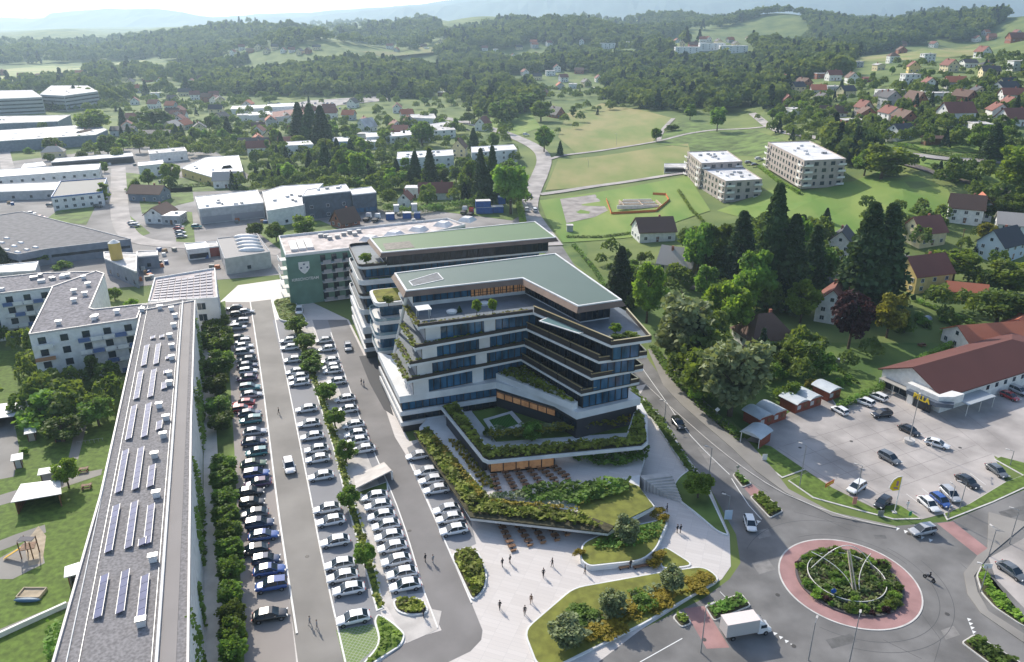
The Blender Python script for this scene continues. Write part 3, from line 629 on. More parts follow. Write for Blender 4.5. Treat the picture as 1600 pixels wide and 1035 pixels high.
def roof(t,RF,z,top,fas,fh=1.5,fo=.9):
    out=offset(RF,-fo); n=len(RF); b=MB()
    for i in range(n):
        j=(i+1)%n; b.quad((*out[i],z-fh),(*out[j],z-fh),(*RF[j],z),(*RF[i],z))
    inn=offset(RF,1.2)
    for i in range(n):
        j=(i+1)%n; b.quad((*inn[i],z-fh),(*inn[j],z-fh),(*out[j],z-fh),(*out[i],z-fh))
    f=b.build('roof_fascia',fas,t)
    b=MB(); r0=offset(RF,.02); r1=offset(RF,.4)
    for i in range(n):
        j=(i+1)%n; b.quad((*RF[i],z),(*RF[j],z),(*RF[j],z+.25),(*RF[i],z+.25)); b.quad((*RF[i],z+.25),(*RF[j],z+.25),(*r1[j],z+.25),(*r1[i],z+.25)); b.quad((*r1[i],z+.25),(*r1[j],z+.25),(*r1[j],z+.08),(*r1[i],z+.08))
    rf=MB(); rf.prism(offset(RF,.35),z-.3,z+.1); rr=rf.build('roof',top,t); b.build('roof_edge',white,rr); return rr
rr=roof(MB0,RF,RZ,greenroof2,brownfas,1.05,.7)
pp=[W2(640,440,RZ+.1),W2(683,427,RZ+.1),W2(692,437,RZ+.1),W2(646,447,RZ+.1)]; b=MB(); b.prism(pp,RZ,RZ+.14); pn=b.build('roof_panel',mat('dark_roof_panel',(.11,.12,.13),.6,nscale=1,namt=.2),rr)
b=MB(); po=ccw(pp)
for i in range(4): edge_strip(b,po[i],po[(i+1)%4],RZ+.1,RZ+.2,.25,-.25)
b.build('panel_rim',white,rr)
# terrace furniture on the top terrace
def terr_item(nm,px,py,z,label,cat): p=g(px,py,z); return thing(nm,label,cat,p),p
t,p=terr_item('sun_canopy',662,497,26.12,'white square canopy on the top terrace','canopy'); b=MB(); b.box((p[0],p[1],p[2]+2.3),(3,3,.15),R(20)); b.build('canopy_roof',white,t)
for sx in (-1.3,1.3):
    for sy in (-1.3,1.3):
        b=MB(); b.tube((p[0]+sx,p[1]+sy,26.12),(p[0]+sx,p[1]+sy,28.4),.05,seg=6); b.build('post',steel,t)
for px,py,l in ((706,489,'round white day bed on the top terrace'),(757,476,'round white lounge seat beside the terrace trees')):
    t,p=terr_item('lounge_seat',px,py,26.12,l,'seat'); b=MB(); b.tube(p,(p[0],p[1],p[2]+.4),1.1,1.25,16); b.build('base',white,t); b=MB(); b.ico((p[0],p[1],p[2]+.5),(1.1,1.1,.2),jit=0,sub=2); b.build('cushion',white2,t,smooth=True)
# pool and palms on the right prow terrace
pp=[W2(842,502,26.2),W2(862,494,26.2),W2(925,516,26.2),W2(905,522,26.2)]
b=MB(); b.prism(pp,26.12,26.3); t=b.build('rooftop_pool',white,None); tag(t,'long pale pool with white rim on the right hand roof terrace','pool'); b=MB(); b.prism(offset(pp,.3),26.2,26.34); b.build('water',mat('pool_water',(.16,.26,.27),.05,spec=1),t)
# ---------------------------------------------------------------- rear office building
MB2=thing('rear_office_building','long white stepped office wing with bright green roof, behind the main office building','office building',(-15,205,0))
u=Vector((.951,.311)); v=Vector((-.311,.951))
lev=[(9.0,(567,513),54,27,(548,469)),(13.0,(563,490),53,25,None),(17.0,(562,465),53,24,None),(20.7,(561,444),53,23,None),(24.4,(560,419),53,22,None)]
for i,(z,pp_,L,D,_) in enumerate(lev):
    c=Vector(W2(*pp_,z)); P=[tuple(c),tuple(c+u*L),tuple(c+u*L+v*D),tuple(c+v*D)]
    P=fillet(P,2.2,3) if i else ccw(P)
    if i==0:
        b=MB(); b.prism(offset(P,.5),0,8.6); b.build('podium_wall',mat('podium_wall_dark',(.045,.045,.05),.5),MB2)
        for z0,z1 in ((7.2,9.12),(4.6,5.7),(2.0,3.0)):
            b=MB(); b.prism(P,z0,z1); b.build('white_band',white,MB2)
    else:
        b=MB(); b.prism(P,z-.6,z+.12,m=0,mtop=1); b.build('floor_slab',[white,tfloor],MB2)
        zl=lev[i-1][0]+.12; co=offset(P,2.0); b=MB(); b.prism(co,zl,z-.75); b.build('storey_wall',mat('storey_wall_paint',(.35,.36,.38),.6),MB2)
        b=MB(); q4=ccw([tuple(c+u*2+v*2),tuple(c+u*(L-2)+v*2),tuple(c+u*(L-2)+v*(D-2)),tuple(c+u*2+v*(D-2))]); glazing(MB2,offset(q4,-.05),[0,3],zl+.2,z-.85,[glassb,glassb,glassb,glassdark],1.6)
        b=MB(); n=len(P)
        for k in range(n): edge_strip(b,P[k],P[(k+1)%n],z+.12,z+.8,.2,.02)
        b.build('parapet',white if i%2 else brownpar,MB2)
        foliage_strip('planting',[tuple(c+u*2+v*1.2),tuple(c+u*(L-3)+v*1.2)],z+.3,1.2,.7,leafo,MB2,dens=8)
# planting under the rear roof edge and glazed penthouse
RZ2=29.0; a=W2(577,373,RZ2); b_=W2(596,396,RZ2); c_=W2(869,372,RZ2); d_=W2(836,347,RZ2); RF2=ccw([b_,c_,d_,a])
core=offset(RF2,1.8); b=MB(); b.prism(core,24.5,28.1); b.build('penthouse_wall',white,MB2); glazing(MB2,core,[0,1,3],25.0,28.0,glassdark,1.5)
roof(MB2,RF2,RZ2,greenroof,brownfas,.9,.6)
pp=[W2(598,381,RZ2+.1),W2(640,377,RZ2+.1),W2(648,387,RZ2+.1),W2(603,391,RZ2+.1)]; b=MB(); b.prism(pp,RZ2,RZ2+.14); b.build('roof_panel',mat('brown_roof_panel',(.16,.14,.11),.6,nscale=1,namt=.2),MB2)
# link block between the two
MB3=thing('link_building','small white stepped block with a grassed roof between the two office buildings','office building',(-33,172,0))
for i,(z,px,py) in enumerate(((9.0,590,551),(12.8,587,527),(16.6,586,505),(20.6,586,476))):
    c=Vector(W2(px,py,z)); P=fillet([tuple(c),tuple(c+u*11),tuple(c+u*11+v*11),tuple(c+v*11)],2,3)
    b=MB(); b.prism(P,z-.8,z+.12); b.build('floor_slab',white,MB3); zl=(z-3.7) if i else 0
    b=MB(); b.prism(offset(P,1.3),zl,z-.8); b.build('storey_wall',glassb if i else mull,MB3)
    if i<3: b=MB(); [edge_strip(b,P[k],P[(k+1)%len(P)],z+.12,z+.9,.12,.02) for k in range(len(P))]; b.build('parapet',mat('tinted_glass_rail',(.15,.25,.3),.1,spec=1),MB3)
    else: b=MB(); b.prism(offset(P,.8),z,z+.3); b.build('grass_roof',leafy,MB3)
# ---------------------------------------------------------------- garden podiums in front of the office building
# upper plaza slab at 2.6 m, lower garden slab wrapping it, and the ring roof at 6.1 m
GZ=2.6; KZ=6.1
UP=ccw([W2(655,668,GZ),W2(735,808,GZ),W2(950,832,GZ),W2(1023,791,GZ),W2(999,762,GZ),W2(1000,742,GZ),W2(1012,700,GZ),W2(1012,650,GZ),W2(1002,630,GZ),W2(885,640,GZ),W2(680,640,GZ)])
TG=thing('garden_deck','broad garden deck with pale rim, planted with hedges below the office building','garden deck',(0,130,0))
b=MB(); b.prism(UP,GZ-.75,GZ); b.build('deck_slab',white,TG)
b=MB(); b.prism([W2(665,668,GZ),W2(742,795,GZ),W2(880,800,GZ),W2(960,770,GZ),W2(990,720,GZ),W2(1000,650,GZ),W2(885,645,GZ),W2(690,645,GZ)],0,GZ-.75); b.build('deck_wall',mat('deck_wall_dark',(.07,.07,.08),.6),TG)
def pdeck(name,pts,z,m,th=.03): P=[W2(x,y,z) for x,y in pts]; b=MB(); b.prism(P,z-th,z+.004 if False else z); return b.build(name,m,TG)
pdeck('terrace_paving',[(690,645),(760,775),(930,752),(1000,742),(1000,700),(762,745),(700,640)],GZ+.03,plazam)
pdeck('terrace_paving',[(930,752),(1000,742),(1010,700),(960,700),(860,712),(870,750)],GZ+.034,plazam)
LB=[(646,677),(735,808),(950,832),(960,822),(903,800),(762,775),(670,668)]
lowbed=[W2(x,y,GZ+.3) for x,y in LB]; b=MB(); b.prism(lowbed,GZ+.03,GZ+.3); b.build('planter',soil,TG)
LG=[(905,803),(950,826),(1021,791),(998,760),(978,752),(930,760),(900,780)]
b=MB(); b.prism([W2(x,y,GZ+.2) for x,y in LG],GZ+.03,GZ+.2); b.build('lawn_panel',lawn2,TG)
foliage_area('hedge',[W2(x,y,GZ+.3) for x,y in [(649,679),(737,802),(942,826),(910,806),(765,782),(668,672)]],GZ+.3,1.3,leafo,TG,12,.5,.8)
foliage_area('golden_shrubs',[W2(x,y,GZ+.5) for x,y in [(682,684),(755,775),(750,782),(740,770),(674,690)]],GZ+.6,1.3,leafg,TG,10,.4,1.4)
foliage_area('golden_shrubs',[W2(x,y,GZ+.5) for x,y in [(765,786),(830,789),(905,797),(905,803),(830,795),(768,791)]],GZ+.7,1.0,leafg,TG,12,.35,1.6)
foliage_area('silver_grasses',[W2(x,y,GZ+.3) for x,y in [(766,775),(830,769),(832,780),(770,785)]],GZ+.3,1.3,leafs,TG,18,.35,.5)
foliage_area('dark_hedge',[W2(x,y,GZ+.3) for x,y in [(815,768),(900,757),(985,752),(980,772),(905,790),(822,785)]],GZ+.3,1.7,leaf,TG,14,.5,.5)
foliage_area('dark_hedge',[W2(x,y,GZ+.3) for x,y in [(888,712),(1015,700),(1010,722),(950,732),(905,722)]],GZ+.3,1.4,leaf,TG,12,.45,.6)
for k in range(11):
    for s in (0,1):
        f=k/10; x,y=g(706+52*f+s*12,690+68*f+s*3,GZ+.1)[:2]; b=MB()
        for _ in range(30): leafq(b,(x+random.uniform(-.6,.6),y+random.uniform(-.4,.4),GZ+.1+random.random()*.6),.35)
        b.build('grass_tuft',leafg if s==0 else leafy,TG)
RG=thing('roof_garden','green roof ring with white rim and glazed ground floor wrapping the sunken courtyard','roof garden',(0,135,0))
ro=[(688,635),(754,717),(763,721),(1004,698),(1013,690),(1009,655),(1000,640),(990,645),(977,685),(768,701),(760,697),(715,629)]
RO=[W2(x,y,KZ) for x,y in ro]; b=MB(); b.prism(RO,KZ-.7,KZ); b.build('roof_slab',white,RG)
b=MB(); b.prism(offset(RO,.35),KZ-.2,KZ+.12); b.build('planter',soil,RG); foliage_area('hedge',offset(RO,.45),KZ+.1,1.0,leafo,RG,14,.45,.8)
GP=ccw([W2(766,721,KZ-.7),W2(866,712,KZ-.7),W2(866,700,KZ-.7),W2(763,709,KZ-.7)]); b=MB(); b.prism(GP,GZ+.04,KZ-.7); b.build('cafe_wall',mull,RG); glazing(RG,GP,[0,1,2,3],GZ+.3,KZ-.9,litglass,2.4)
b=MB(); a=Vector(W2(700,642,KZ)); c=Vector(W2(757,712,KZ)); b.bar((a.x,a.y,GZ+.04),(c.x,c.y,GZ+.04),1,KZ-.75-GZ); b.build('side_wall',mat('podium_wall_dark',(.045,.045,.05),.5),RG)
# courtyard inside the ring
CY=[W2(x,y,GZ+.1) for x,y in [(735,640),(775,690),(990,675),(985,650),(880,655),(800,630)]]; b=MB(); b.prism(CY,GZ,GZ+.1); b.build('courtyard_turf',grassr,RG)
st=wave_mat('striped_turf',(.05,.14,.02),.55,.5,.9,rot=R(20))
PT=[(755,655),(800,642),(820,664),(772,680)]; b=MB(); b.prism([W2(x,y,GZ+.3) for x,y in PT],GZ+.1,GZ+.3); b.build('turf_frame',white,RG); b=MB(); b.prism(offset([W2(x,y,GZ+.3) for x,y in PT],1.1),GZ+.2,GZ+.34); b.build('striped_turf',st,RG)
foliage_area('silver_grasses',[W2(x,y,GZ+.1) for x,y in [(755,680),(830,672),(975,655),(978,668),(770,690)]],GZ+.1,2.4,leafs,RG,12,.4,.5)
foliage_area('yellow_hedge',[W2(x,y,GZ+.1) for x,y in [(760,690),(975,668),(980,674),(768,698)]],GZ+1.6,1.8,leafy,RG,12,.4,.8)
foliage_area('golden_shrubs',[W2(x,y,GZ+.1) for x,y in [(962,655),(980,650),(985,668),(970,670)]],GZ+1,2.0,leafg,RG,10,.4,.9)
# wide steps down to the plaza
STP=thing('stairs','broad flight of pale steps from the garden deck down to the plaza','stairs',(0,118,0))
for k in range(9):
    f=k/9; zz=GZ-.02-f*(GZ-.15); a=W2(935+8*k,752-1.0*k+ f*4,zz); 
    p=[W2(1000+5*k,743+3.5*k,zz),W2(1045+2*k,738+5*k,zz),W2(1051+2*k,744+5*k,zz),W2(1007+5*k,750+3.5*k,zz)]
    b=MB(); b.prism(p,0.02,zz); b.build('step',pathm,STP)
# tables and seats on the terraces
def seats(rows,z,grp):
    pro=None; n=0
    for (x0,y0,x1,y1,k) in rows:
        for j in range(k):
            f=j/max(1,k-1); p=g(x0+(x1-x0)*f,y0+(y1-y0)*f,z)
            if pro is None:
                pro=thing('wooden_table_set','x','table',p,R(20),grp,unique=False); pr0=pro
                b=MB(); b.box((0,0,.7),(1.3,.7,.08)); b.build('tabletop',woodbrown,pro); b=MB(); b.box((0,0,.35),(.12,.4,.66)); b.build('leg',mull,pro)
                for s in (-.75,.75): b=MB(); b.box((0,s,.42),(1.2,.3,.07)); b.box((0,s,.2),(.9,.08,.38)); b.build('bench',mat('oak_bench',(.38,.2,.1),.6),pro)
                keep(pro); cur=pro
            else: cur=dup(pro,p,R(20))
            cur['label']='wooden table %s, %s row, %s from the building'%('on the upper terrace' if z>1 else 'below the deck edge',_ord[rows.index((x0,y0,x1,y1,k))],_ord[j])
seats([(772,747,778,768,4),(790,743,803,765,5),(808,739,822,762,5),(825,735,845,758,5),(842,732,866,752,5),(860,729,885,747,5)],GZ+.04,'wooden tables on the upper terrace')
seats([(782,822,800,858,6),(806,820,826,850,5),(832,822,846,846,4),(858,824,868,842,3),(882,826,884,834,2)],Z0,'wooden tables below the garden deck')
# ---------------------------------------------------------------- general builders: flat roofed blocks and pitched houses
def facewin(t,p,q,z0,nfl,fh,n,wm=glass,ww=1.3,wh=1.3,sill=1.0,frame=True,lim=40):
    d=Vector((q[0]-p[0],q[1]-p[1])); L=d.length; d/=L; nn=Vector((d.y,-d.x)); rz=math.atan2(d.y,d.x)
    for f in range(nfl):
        for k in range(n):
            s=Vector(p[:2])+d*L*(k+.5)/n+nn*.02; b=MB(); b.box((s.x,s.y,z0+f*fh+sill+wh/2),(ww,.12,wh),rz); wdo=b.build('window',wm,t)
            if frame:
                b=MB()
                for sx in (-1,1): b.box((s.x+d.x*sx*(ww/2+.05)+nn.x*.03,s.y+d.y*sx*(ww/2+.05)+nn.y*.03,z0+f*fh+sill+wh/2),(.1,.16,wh+.2),rz)
                for sz in (-1,1): b.box((s.x+nn.x*.03,s.y+nn.y*.03,z0+f*fh+sill+wh/2+sz*(wh/2+.05)),(ww,.15,.1),rz)
                b.box((s.x+nn.x*.03,s.y+nn.y*.03,z0+f*fh+sill+wh/2),(.06,.14,wh),rz); b.build('frame',framew,wdo)
def visible_edges(P):
    out=[]
    for i in range(len(P)):
        a,b=P[i],P[(i+1)%len(P)]; mx,my=(a[0]+b[0])/2,(a[1]+b[1])/2; nx,ny=b[1]-a[1],-(b[0]-a[0])
        if nx*(-mx)+ny*(-my)>0: out.append(i)
    return out
def block(name,label,cat,px,z,wm,rm,bands=None,wins=None,par=.35,parm=None,units=0,zb=None,world=None,skyl=0):
    P=ccw(world or [W2(x,y,z) for x,y in px]); cx=sum(p[0] for p in P)/len(P); cy=sum(p[1] for p in P)/len(P); z0=hter(cx,cy) if zb is None else zb
    t=thing(name,label,cat,(cx,cy,z0)); b=MB(); b.prism(P,z0-1,z-.3); b.build('wall',wm,t)
    b=MB(); b.prism(offset(P,.02),z-.3,z-.1); rf=b.build('roof',rm,t)
    if par: 
        b=MB(); n=len(P); [edge_strip(b,P[i],P[(i+1)%n],z-.3,z+par*.5,.3,-.06) for i in range(n)]; b.build('parapet',parm or flatwhite,rf)
    ve=visible_edges(P)
    if bands:
        for i in ve:
            p,q=P[i],P[(i+1)%len(P)]; L=math.dist(p,q)
            if L<4: continue
            for (a0,a1,m) in bands:
                b=MB(); d=Vector((q[0]-p[0],q[1]-p[1]))/L; e0=Vector(p)+d*.6; e1=Vector(q)-d*.6; nn=Vector((d.y,-d.x))*.03
                b.bar((e0.x+nn.x,e0.y+nn.y,z0+a0),(e1.x+nn.x,e1.y+nn.y,z0+a0),.1,a1-a0); b.build('window_band',m,t)
    if wins:
        nfl,fh,sp=wins[:3]
        for i in ve:
            p,q=P[i],P[(i+1)%len(P)]; n=int(math.dist(p,q)/sp)
            if n>0: facewin(t,p,q,z0,nfl,fh,min(n,14),frame=len(wins)>3)
    for k in range(units):
        f1,f2=random.uniform(.15,.85),random.uniform(.2,.8)
        x=P[0][0]*(1-f1)*(1-f2)+P[1][0]*f1*(1-f2)+P[2][0]*f1*f2+P[-1][0]*(1-f1)*f2; y=P[0][1]*(1-f1)*(1-f2)+P[1][1]*f1*(1-f2)+P[2][1]*f1*f2+P[-1][1]*(1-f1)*f2
        b=MB(); b.box((x,y,z+.3),(random.uniform(.8,2),random.uniform(.8,1.6),.9),random.random()); b.build('roof_vent',metal if k%2 else flatwhite,rf)
    for k in range(skyl):
        f1,f2=((k%6)+.5)/6,((k//6)+.5)/max(1,(skyl+5)//6)
        x=P[0][0]*(1-f1)*(1-f2)+P[1][0]*f1*(1-f2)+P[2][0]*f1*f2+P[-1][0]*(1-f1)*f2; y=P[0][1]*(1-f1)*(1-f2)+P[1][1]*f1*(1-f2)+P[2][1]*f1*f2+P[-1][1]*(1-f1)*f2
        b=MB(); b.box((x,y,z+.12),(2.6,1.3,.5),math.atan2(P[1][1]-P[0][1],P[1][0]-P[0][0]),top=.7); b.build('skylight',flatwhite,rf)
    return t
def house(px,py,L,D,rot,eh,rr_,wm,rm,label,kind='gable',name='house',cat='house',chim=1,wins=2,frames=True,over=.6,base=None,mirror=False):
    # px,py: where the middle of the footprint meets the ground; L along the ridge, D across
    p=at(px,py) if base is None else base; t=thing(name,label,cat,p); r=R(rot); ca,sa=math.cos(r),math.sin(r)
    def X(x,y,z): return (p[0]+x*ca-y*sa,p[1]+x*sa+y*ca,p[2]+z)
    hx,hy=L/2,D/2; b=MB(); b.box((p[0],p[1],p[2]+eh/2-1),(L,D,eh+2),r)
    if kind=='gable':
        for s in (-1,1): b.quad(X(s*hx,-hy,eh),X(s*hx,hy,eh),X(s*hx,0,eh+rr_)); b.quad(X(s*(hx-.15),-hy,eh),X(s*(hx-.15),hy,eh),X(s*(hx-.15),0,eh+rr_))
    b.build('wall',wm,t)
    b=MB(); th=.25; k=rr_/hy; ox=over; ez=eh-k*over+.05
    if kind=='gable':
        for s in (-1,1):
            a=[X(-hx-ox,s*(hy+ox),ez),X(hx+ox,s*(hy+ox),ez),X(hx+ox,0,eh+rr_+.05),X(-hx-ox,0,eh+rr_+.05)]; c=[(q[0],q[1],q[2]+th) for q in a]
            b.quad(*a); b.quad(*c)
            for i in range(4): j=(i+1)%4; b.quad(a[i],a[j],c[j],c[i])
    elif kind=='hip':
        rx=max(.3,hx-hy*.8); e=[X(-hx-ox,-hy-ox,ez),X(hx+ox,-hy-ox,ez),X(hx+ox,hy+ox,ez),X(-hx-ox,hy+ox,ez)]; r1,r2=X(-rx,0,eh+rr_),X(rx,0,eh+rr_)
        b.quad(e[0],e[1],r2,r1); b.quad(e[1],e[2],r2); b.quad(e[2],e[3],r1,r2); b.quad(e[3],e[0],r1); b.quad(e[3],e[2],e[1],e[0])
    else:
        b.box((p[0],p[1],p[2]+eh+.15),(L+.5,D+.5,.5),r)
    rf=b.build('roof',rm,t)
    if chim and kind!='flat':
        c=X(hx*.35,hy*.2,eh+rr_*.8); b=MB(); b.box((c[0],c[1],c[2]+.7),(.7,.7,1.8),r); b.build('chimney',brickw if chim==1 else white2,rf)
    if kind=='flat' : b=MB(); c=X(hx*.3,0,eh+.8); b.box(c,(1,1,.9),r); b.build('roof_vent',metal,rf)
    if wins:
        C=[X(-hx,-hy,0),X(hx,-hy,0),X(hx,hy,0),X(-hx,hy,0)]; nf=max(1,int(eh/2.6))
        for i in range(4):
            a,c=C[i],C[(i+1)%4]; mx,my=(a[0]+c[0])/2,(a[1]+c[1])/2
            if (c[1]-a[1])*(-mx)-(c[0]-a[0])*(-my)<=0: continue
            n=max(1,int(math.dist(a[:2],c[:2])/3.4)); n=min(n,wins+1)
            facewin(t,a,c,p[2],nf,2.7,n,ww=1.15,wh=1.25,sill=.9,frame=frames)
            if kind=='gable' and i in (1,3) and rr_>2.2:
                m=((a[0]+c[0])/2,(a[1]+c[1])/2); nn=Vector((c[1]-a[1],-(c[0]-a[0]))).normalized()*.03; b=MB(); b.box((m[0]+nn.x,m[1]+nn.y,p[2]+eh+rr_*.32),(1.0,.14,1.1),math.atan2(c[1]-a[1],c[0]-a[0])); b.build('window',glass,t)
        a,c=C[0],C[1]; b=MB(); d=Vector((c[0]-a[0],c[1]-a[1])); s=Vector(a[:2])+d*.5; nn=Vector((d.y,-d.x)).normalized()*.04; b.box((s.x+nn.x,s.y+nn.y,p[2]+1.05),(1.0,.12,2.1),r); b.build('door',woodbrown,t)
    LAND.append((label,p)); return t
LAND=[]
# ---------------------------------------------------------------- buildings by the car park
GB=block('green_wall_building','flat roofed building with dark green end wall, white shield and lettering','apartment building',None,16.4,greenwall,mat('pale_terrace_roof',(.5,.44,.41),.8,nscale=.4,namt=.2),zb=0,par=1.2,parm=white,world=[W2(446.5,401,16.4),W2(582,386,16.4),W2(727,353,16.4),W2(699,343,16.4),W2(436,371,16.4)])
p=Vector(W2(446.5,401,16.4)); q=Vector(W2(582,386,16.4)); d=(q-p).normalized(); nn=Vector((d.y,-d.x)); L=(q-p).length
for f in range(5):
    a=p+d*L*.38+nn*.9; c=p+d*L*1.15+nn*.9; b=MB(); b.bar((a.x,a.y,.5+3.1*f),(c.x,c.y,.5+3.1*f),1.8,.25); bl=b.build('balcony',greyp,GB)
    for k in range(5):
        s=p+d*L*(.4+.13*k); e=p+d*L*(.40+.13*k+.09); s+=nn*1.75; e+=nn*1.75; b=MB(); b.bar((s.x,s.y,.75+3.1*f),(e.x,e.y,.75+3.1*f),.08,1.1); b.build('balcony_panel',mat('balcony_panel_grey',(.33,.32,.34),.6),bl)
        s=p+d*L*(.41+.13*k)+nn*.05; b=MB(); b.box((s.x,s.y,2.1+3.1*f),(1.6,.12,2.2),math.atan2(d.y,d.x)); b.build('window',glassdark,GB)
for k in range(5):
    x,y=W2(578+38*k,372-7.5*k,17); b=MB(); b.box((x,y,17.0),(5.5,5.5,1.4),R(45+20),top=.55); b.build('skylight',flatwhite,GB)
for k in range(3): x,y=W2(458+12*k,384-1.5*k,16.8); b=MB(); b.box((x,y,16.7),(2.2,11,.8),R(20)); b.build('roof_light_strip',flatwhite,GB)
for k in range(8): x,y=W2(500+9*k+random.uniform(-3,3),371-1*k+random.uniform(-4,4),16.8); b=MB(); b.box((x,y,16.8),(1.6,1.2,1.2),R(20)); b.build('roof_vent',metal,GB)
sh=[(-.5,.55),(.5,.55),(.5,-.1),(.25,-.45),(0,-.62),(-.25,-.45),(-.5,-.1)]; s0=p+d*L*.19+nn*.06; b=MB(); n=len(sh)
for off in (0,.08): b.v+=[(s0.x+d.x*x*3.4+nn.x*off,s0.y+d.y*x*3.4+nn.y*off,12.2+y*3.4) for x,y in sh]
b.f.append(tuple(range(n,2*n))); b.m.append(0)
for i in range(n): j=(i+1)%n; b.f.append((i,j,n+j,n+i)); b.m.append(0)
shd=b.build('shield_emblem',white2,GB); b=MB()
for x,y in ((0,.35),(-.28,-.02),(.28,-.02)): s=s0+d*x*3.4+nn*.1; b.box((s.x,s.y,12.2+y*3.0),(.55,.05,.55),math.atan2(d.y,d.x))
b.build('shield_charge',mat('navy_mark',(.08,.1,.16),.6),shd)
def text(s,loc,rotz,size,m,name,parent=None,tilt=90,ext=.04,bold=0):
    c=bpy.data.curves.new(name,'FONT'); c.body=s; c.size=size; c.extrude=ext; c.align_x='CENTER'; c.align_y='CENTER'; c.offset=bold
    o=bpy.data.objects.new(name,c); COL.objects.link(o); o.data.materials.append(m); o.rotation_euler=(R(tilt),0,rotz)
    o.location=Vector(loc)-Vector(parent['_o']); bpy.context.view_layer.update(); me=bpy.data.meshes.new_from_object(o.evaluated_get(bpy.context.evaluated_depsgraph_get())); mo=bpy.data.objects.new(name,me); COL.objects.link(mo); mo.location=o.location; mo.rotation_euler=o.rotation_euler; mo.parent=parent; bpy.data.objects.remove(o); return mo
s=p+d*L*.19+nn*.1; text('KIRSCHOTEAM',(s.x,s.y,8.4),math.atan2(d.y,d.x),1.25,white2,'lettering',GB,bold=.02)
for f in range(5): x,y=p.x-v.x*-0-1.2*d.x+v.x*2,p.y-1.2*d.y+v.y*2; b=MB(); b.box((x,y,3+3.0*f),(2.4,3.5,.2),math.atan2(d.y,d.x)); b.box((x-d.x*1.1,y-d.y*1.1,3.6+3*f),(.15,3.5,1.1),math.atan2(d.y,d.x)); b.build('end_balcony',white2,GB)
# long apartment building with solar panels
LR=14.0; eu=Vector((-.349,.937)); en=Vector((.937,.349))  # along the roof away from the camera, and across to the right
LB0=block('long_apartment_building','very long flat roofed apartment building carrying rows of solar panels, left of the car park','apartment building',None,LR,white2,gravel,zb=0,par=.5,parm=mat('roof_edge_metal',(.5,.47,.46),.5),world=[(-40.5,30),(-24.5,30),(-38.5,69.9),(-60.9,128.7),(-86.2,196.8),(-97.5,189),(-95.5,183.7),(-66.2,104.4),(-54.7,69.9)])
rfL=[o for o in COL.objects if o.parent==LB0 and o.name.startswith('roof')][0]
o0=Vector((-54.7,69.9))
def lp(s,t): return o0+eu*s+en*t     # s metres along, t metres across from the left edge
pvm=brick_mat('solar_cells',(.06,.07,.16),(.07,.08,.19),(.55,.56,.6),1.7,1.0,.25,math.atan2(eu.y,eu.x),.05)
rowz=[(-8,30,3.6,4),(-8,30,6.2,4),(-8,30,8.8,4),(6,16,3.7,0),(6,16,6.3,0),(4,13,8.9,0),(20,33,3.6,0),(20,33,6.2,0),(20,31,8.7,0),(36,50,3.5,0),(36,50,6.0,0),(54,68,3.6,0),(54,68,6.2,0),(36,44,8.2,0),(20,20,8,0),(71,85,3.7,0),(71,85,6.3,0),(88,101,4.0,0),(88,101,6.5,0),(56,61,8.6,0),(74,78,8.7,0),(82,85,8.8,0),(90,93,8.9,0),(104,106,5,0),(104,106,7,0)]
for s0_,s1_,t_,sk in rowz:
    if sk: continue
    L_=s1_-s0_; k=max(1,int(L_/1.75))
    for j in range(k):
        a=lp(s0_+j*1.75,t_); b=MB(); c0=a; c1=lp(s0_+j*1.75+1.68,t_); c2=lp(s0_+j*1.75+1.68,t_+.95); c3=lp(s0_+j*1.75,t_+.95)
        lo,hi=LR+.15,LR+.42
        for dz in (0,.06): b.v+=[(c0.x,c0.y,lo+dz),(c1.x,c1.y,lo+dz),(c2.x,c2.y,hi+dz),(c3.x,c3.y,hi+dz)]
        b.f+=[(0,1,2,3),(7,6,5,4),(0,3,7,4),(1,0,4,5),(2,1,5,6),(3,2,6,7)]; b.m+=[0]*6
        pnl=b.build('solar_panel',[mat('solar_panel_blue',(.07,.08,.17),.2,spec=.8,nscale=.4,namt=.2)],LB0)
        
    b=MB(); a=lp(s0_,t_-.05); c=lp(s0_+k*1.75,t_-.05); b.bar((a.x,a.y,LR+.1),(c.x,c.y,LR+.1),.06,.1); a=lp(s0_,t_+1.0); c=lp(s0_+k*1.75,t_+1.0); b.bar((a.x,a.y,LR+.4),(c.x,c.y,LR+.4),.06,.06); b.build('panel_rail',steel,rfL)
for i,(s_,t_) in enumerate([(3,9.5),(16,10.2),(33,9.8),(46,8.9),(53,10),(60,10.2),(66,8.7),(76,10.2),(81,10),(90,10.2),(97,10),(104,9.3),(111,10),(118,10.1),(124,9.0)]):
    c=lp(s_,t_); b=MB(); b.box((c.x,c.y,LR+.45),(1.0,1.0,.9),R(20)); vt=b.build('roof_vent',flatwhite,LB0); b=MB(); b.box((c.x,c.y,LR+.98),(1.3,1.0,.12),R(20)); b.build('vent_cap',metal,vt)
for t_,wd,zt in ((1.5,.12,.06),(4.3-1.4,.05,.04),(11.6,.35,.35),(11.0,.05,.04)):
    b=MB()
    for s_ in range(-30,125,8): a=lp(s_,t_); c=lp(s_+8,t_); b.bar((a.x,a.y,LR-.1),(c.x,c.y,LR-.1),wd,zt+.1)
    b.build('roof_upstand',white2 if wd>.1 else metal,rfL)
b=MB()
for s_ in range(-30,125,8): a=lp(s_,12.8); c=lp(s_+8,12.8); b.bar((a.x,a.y,LR-.25),(c.x,c.y,LR-.25),1.9,.2)
b.build('access_walkway',wave_mat('walkway_planks',(.25,.23,.22),2.5,.3,.8,rot=R(110)),rfL)
for s_ in range(-30,126,4):
    a=lp(s_,14.2); b=MB(); b.tube((a.x,a.y,0),(a.x,a.y,LR-.3),.07,seg=5); b.build('trellis_post',steel,LB0)
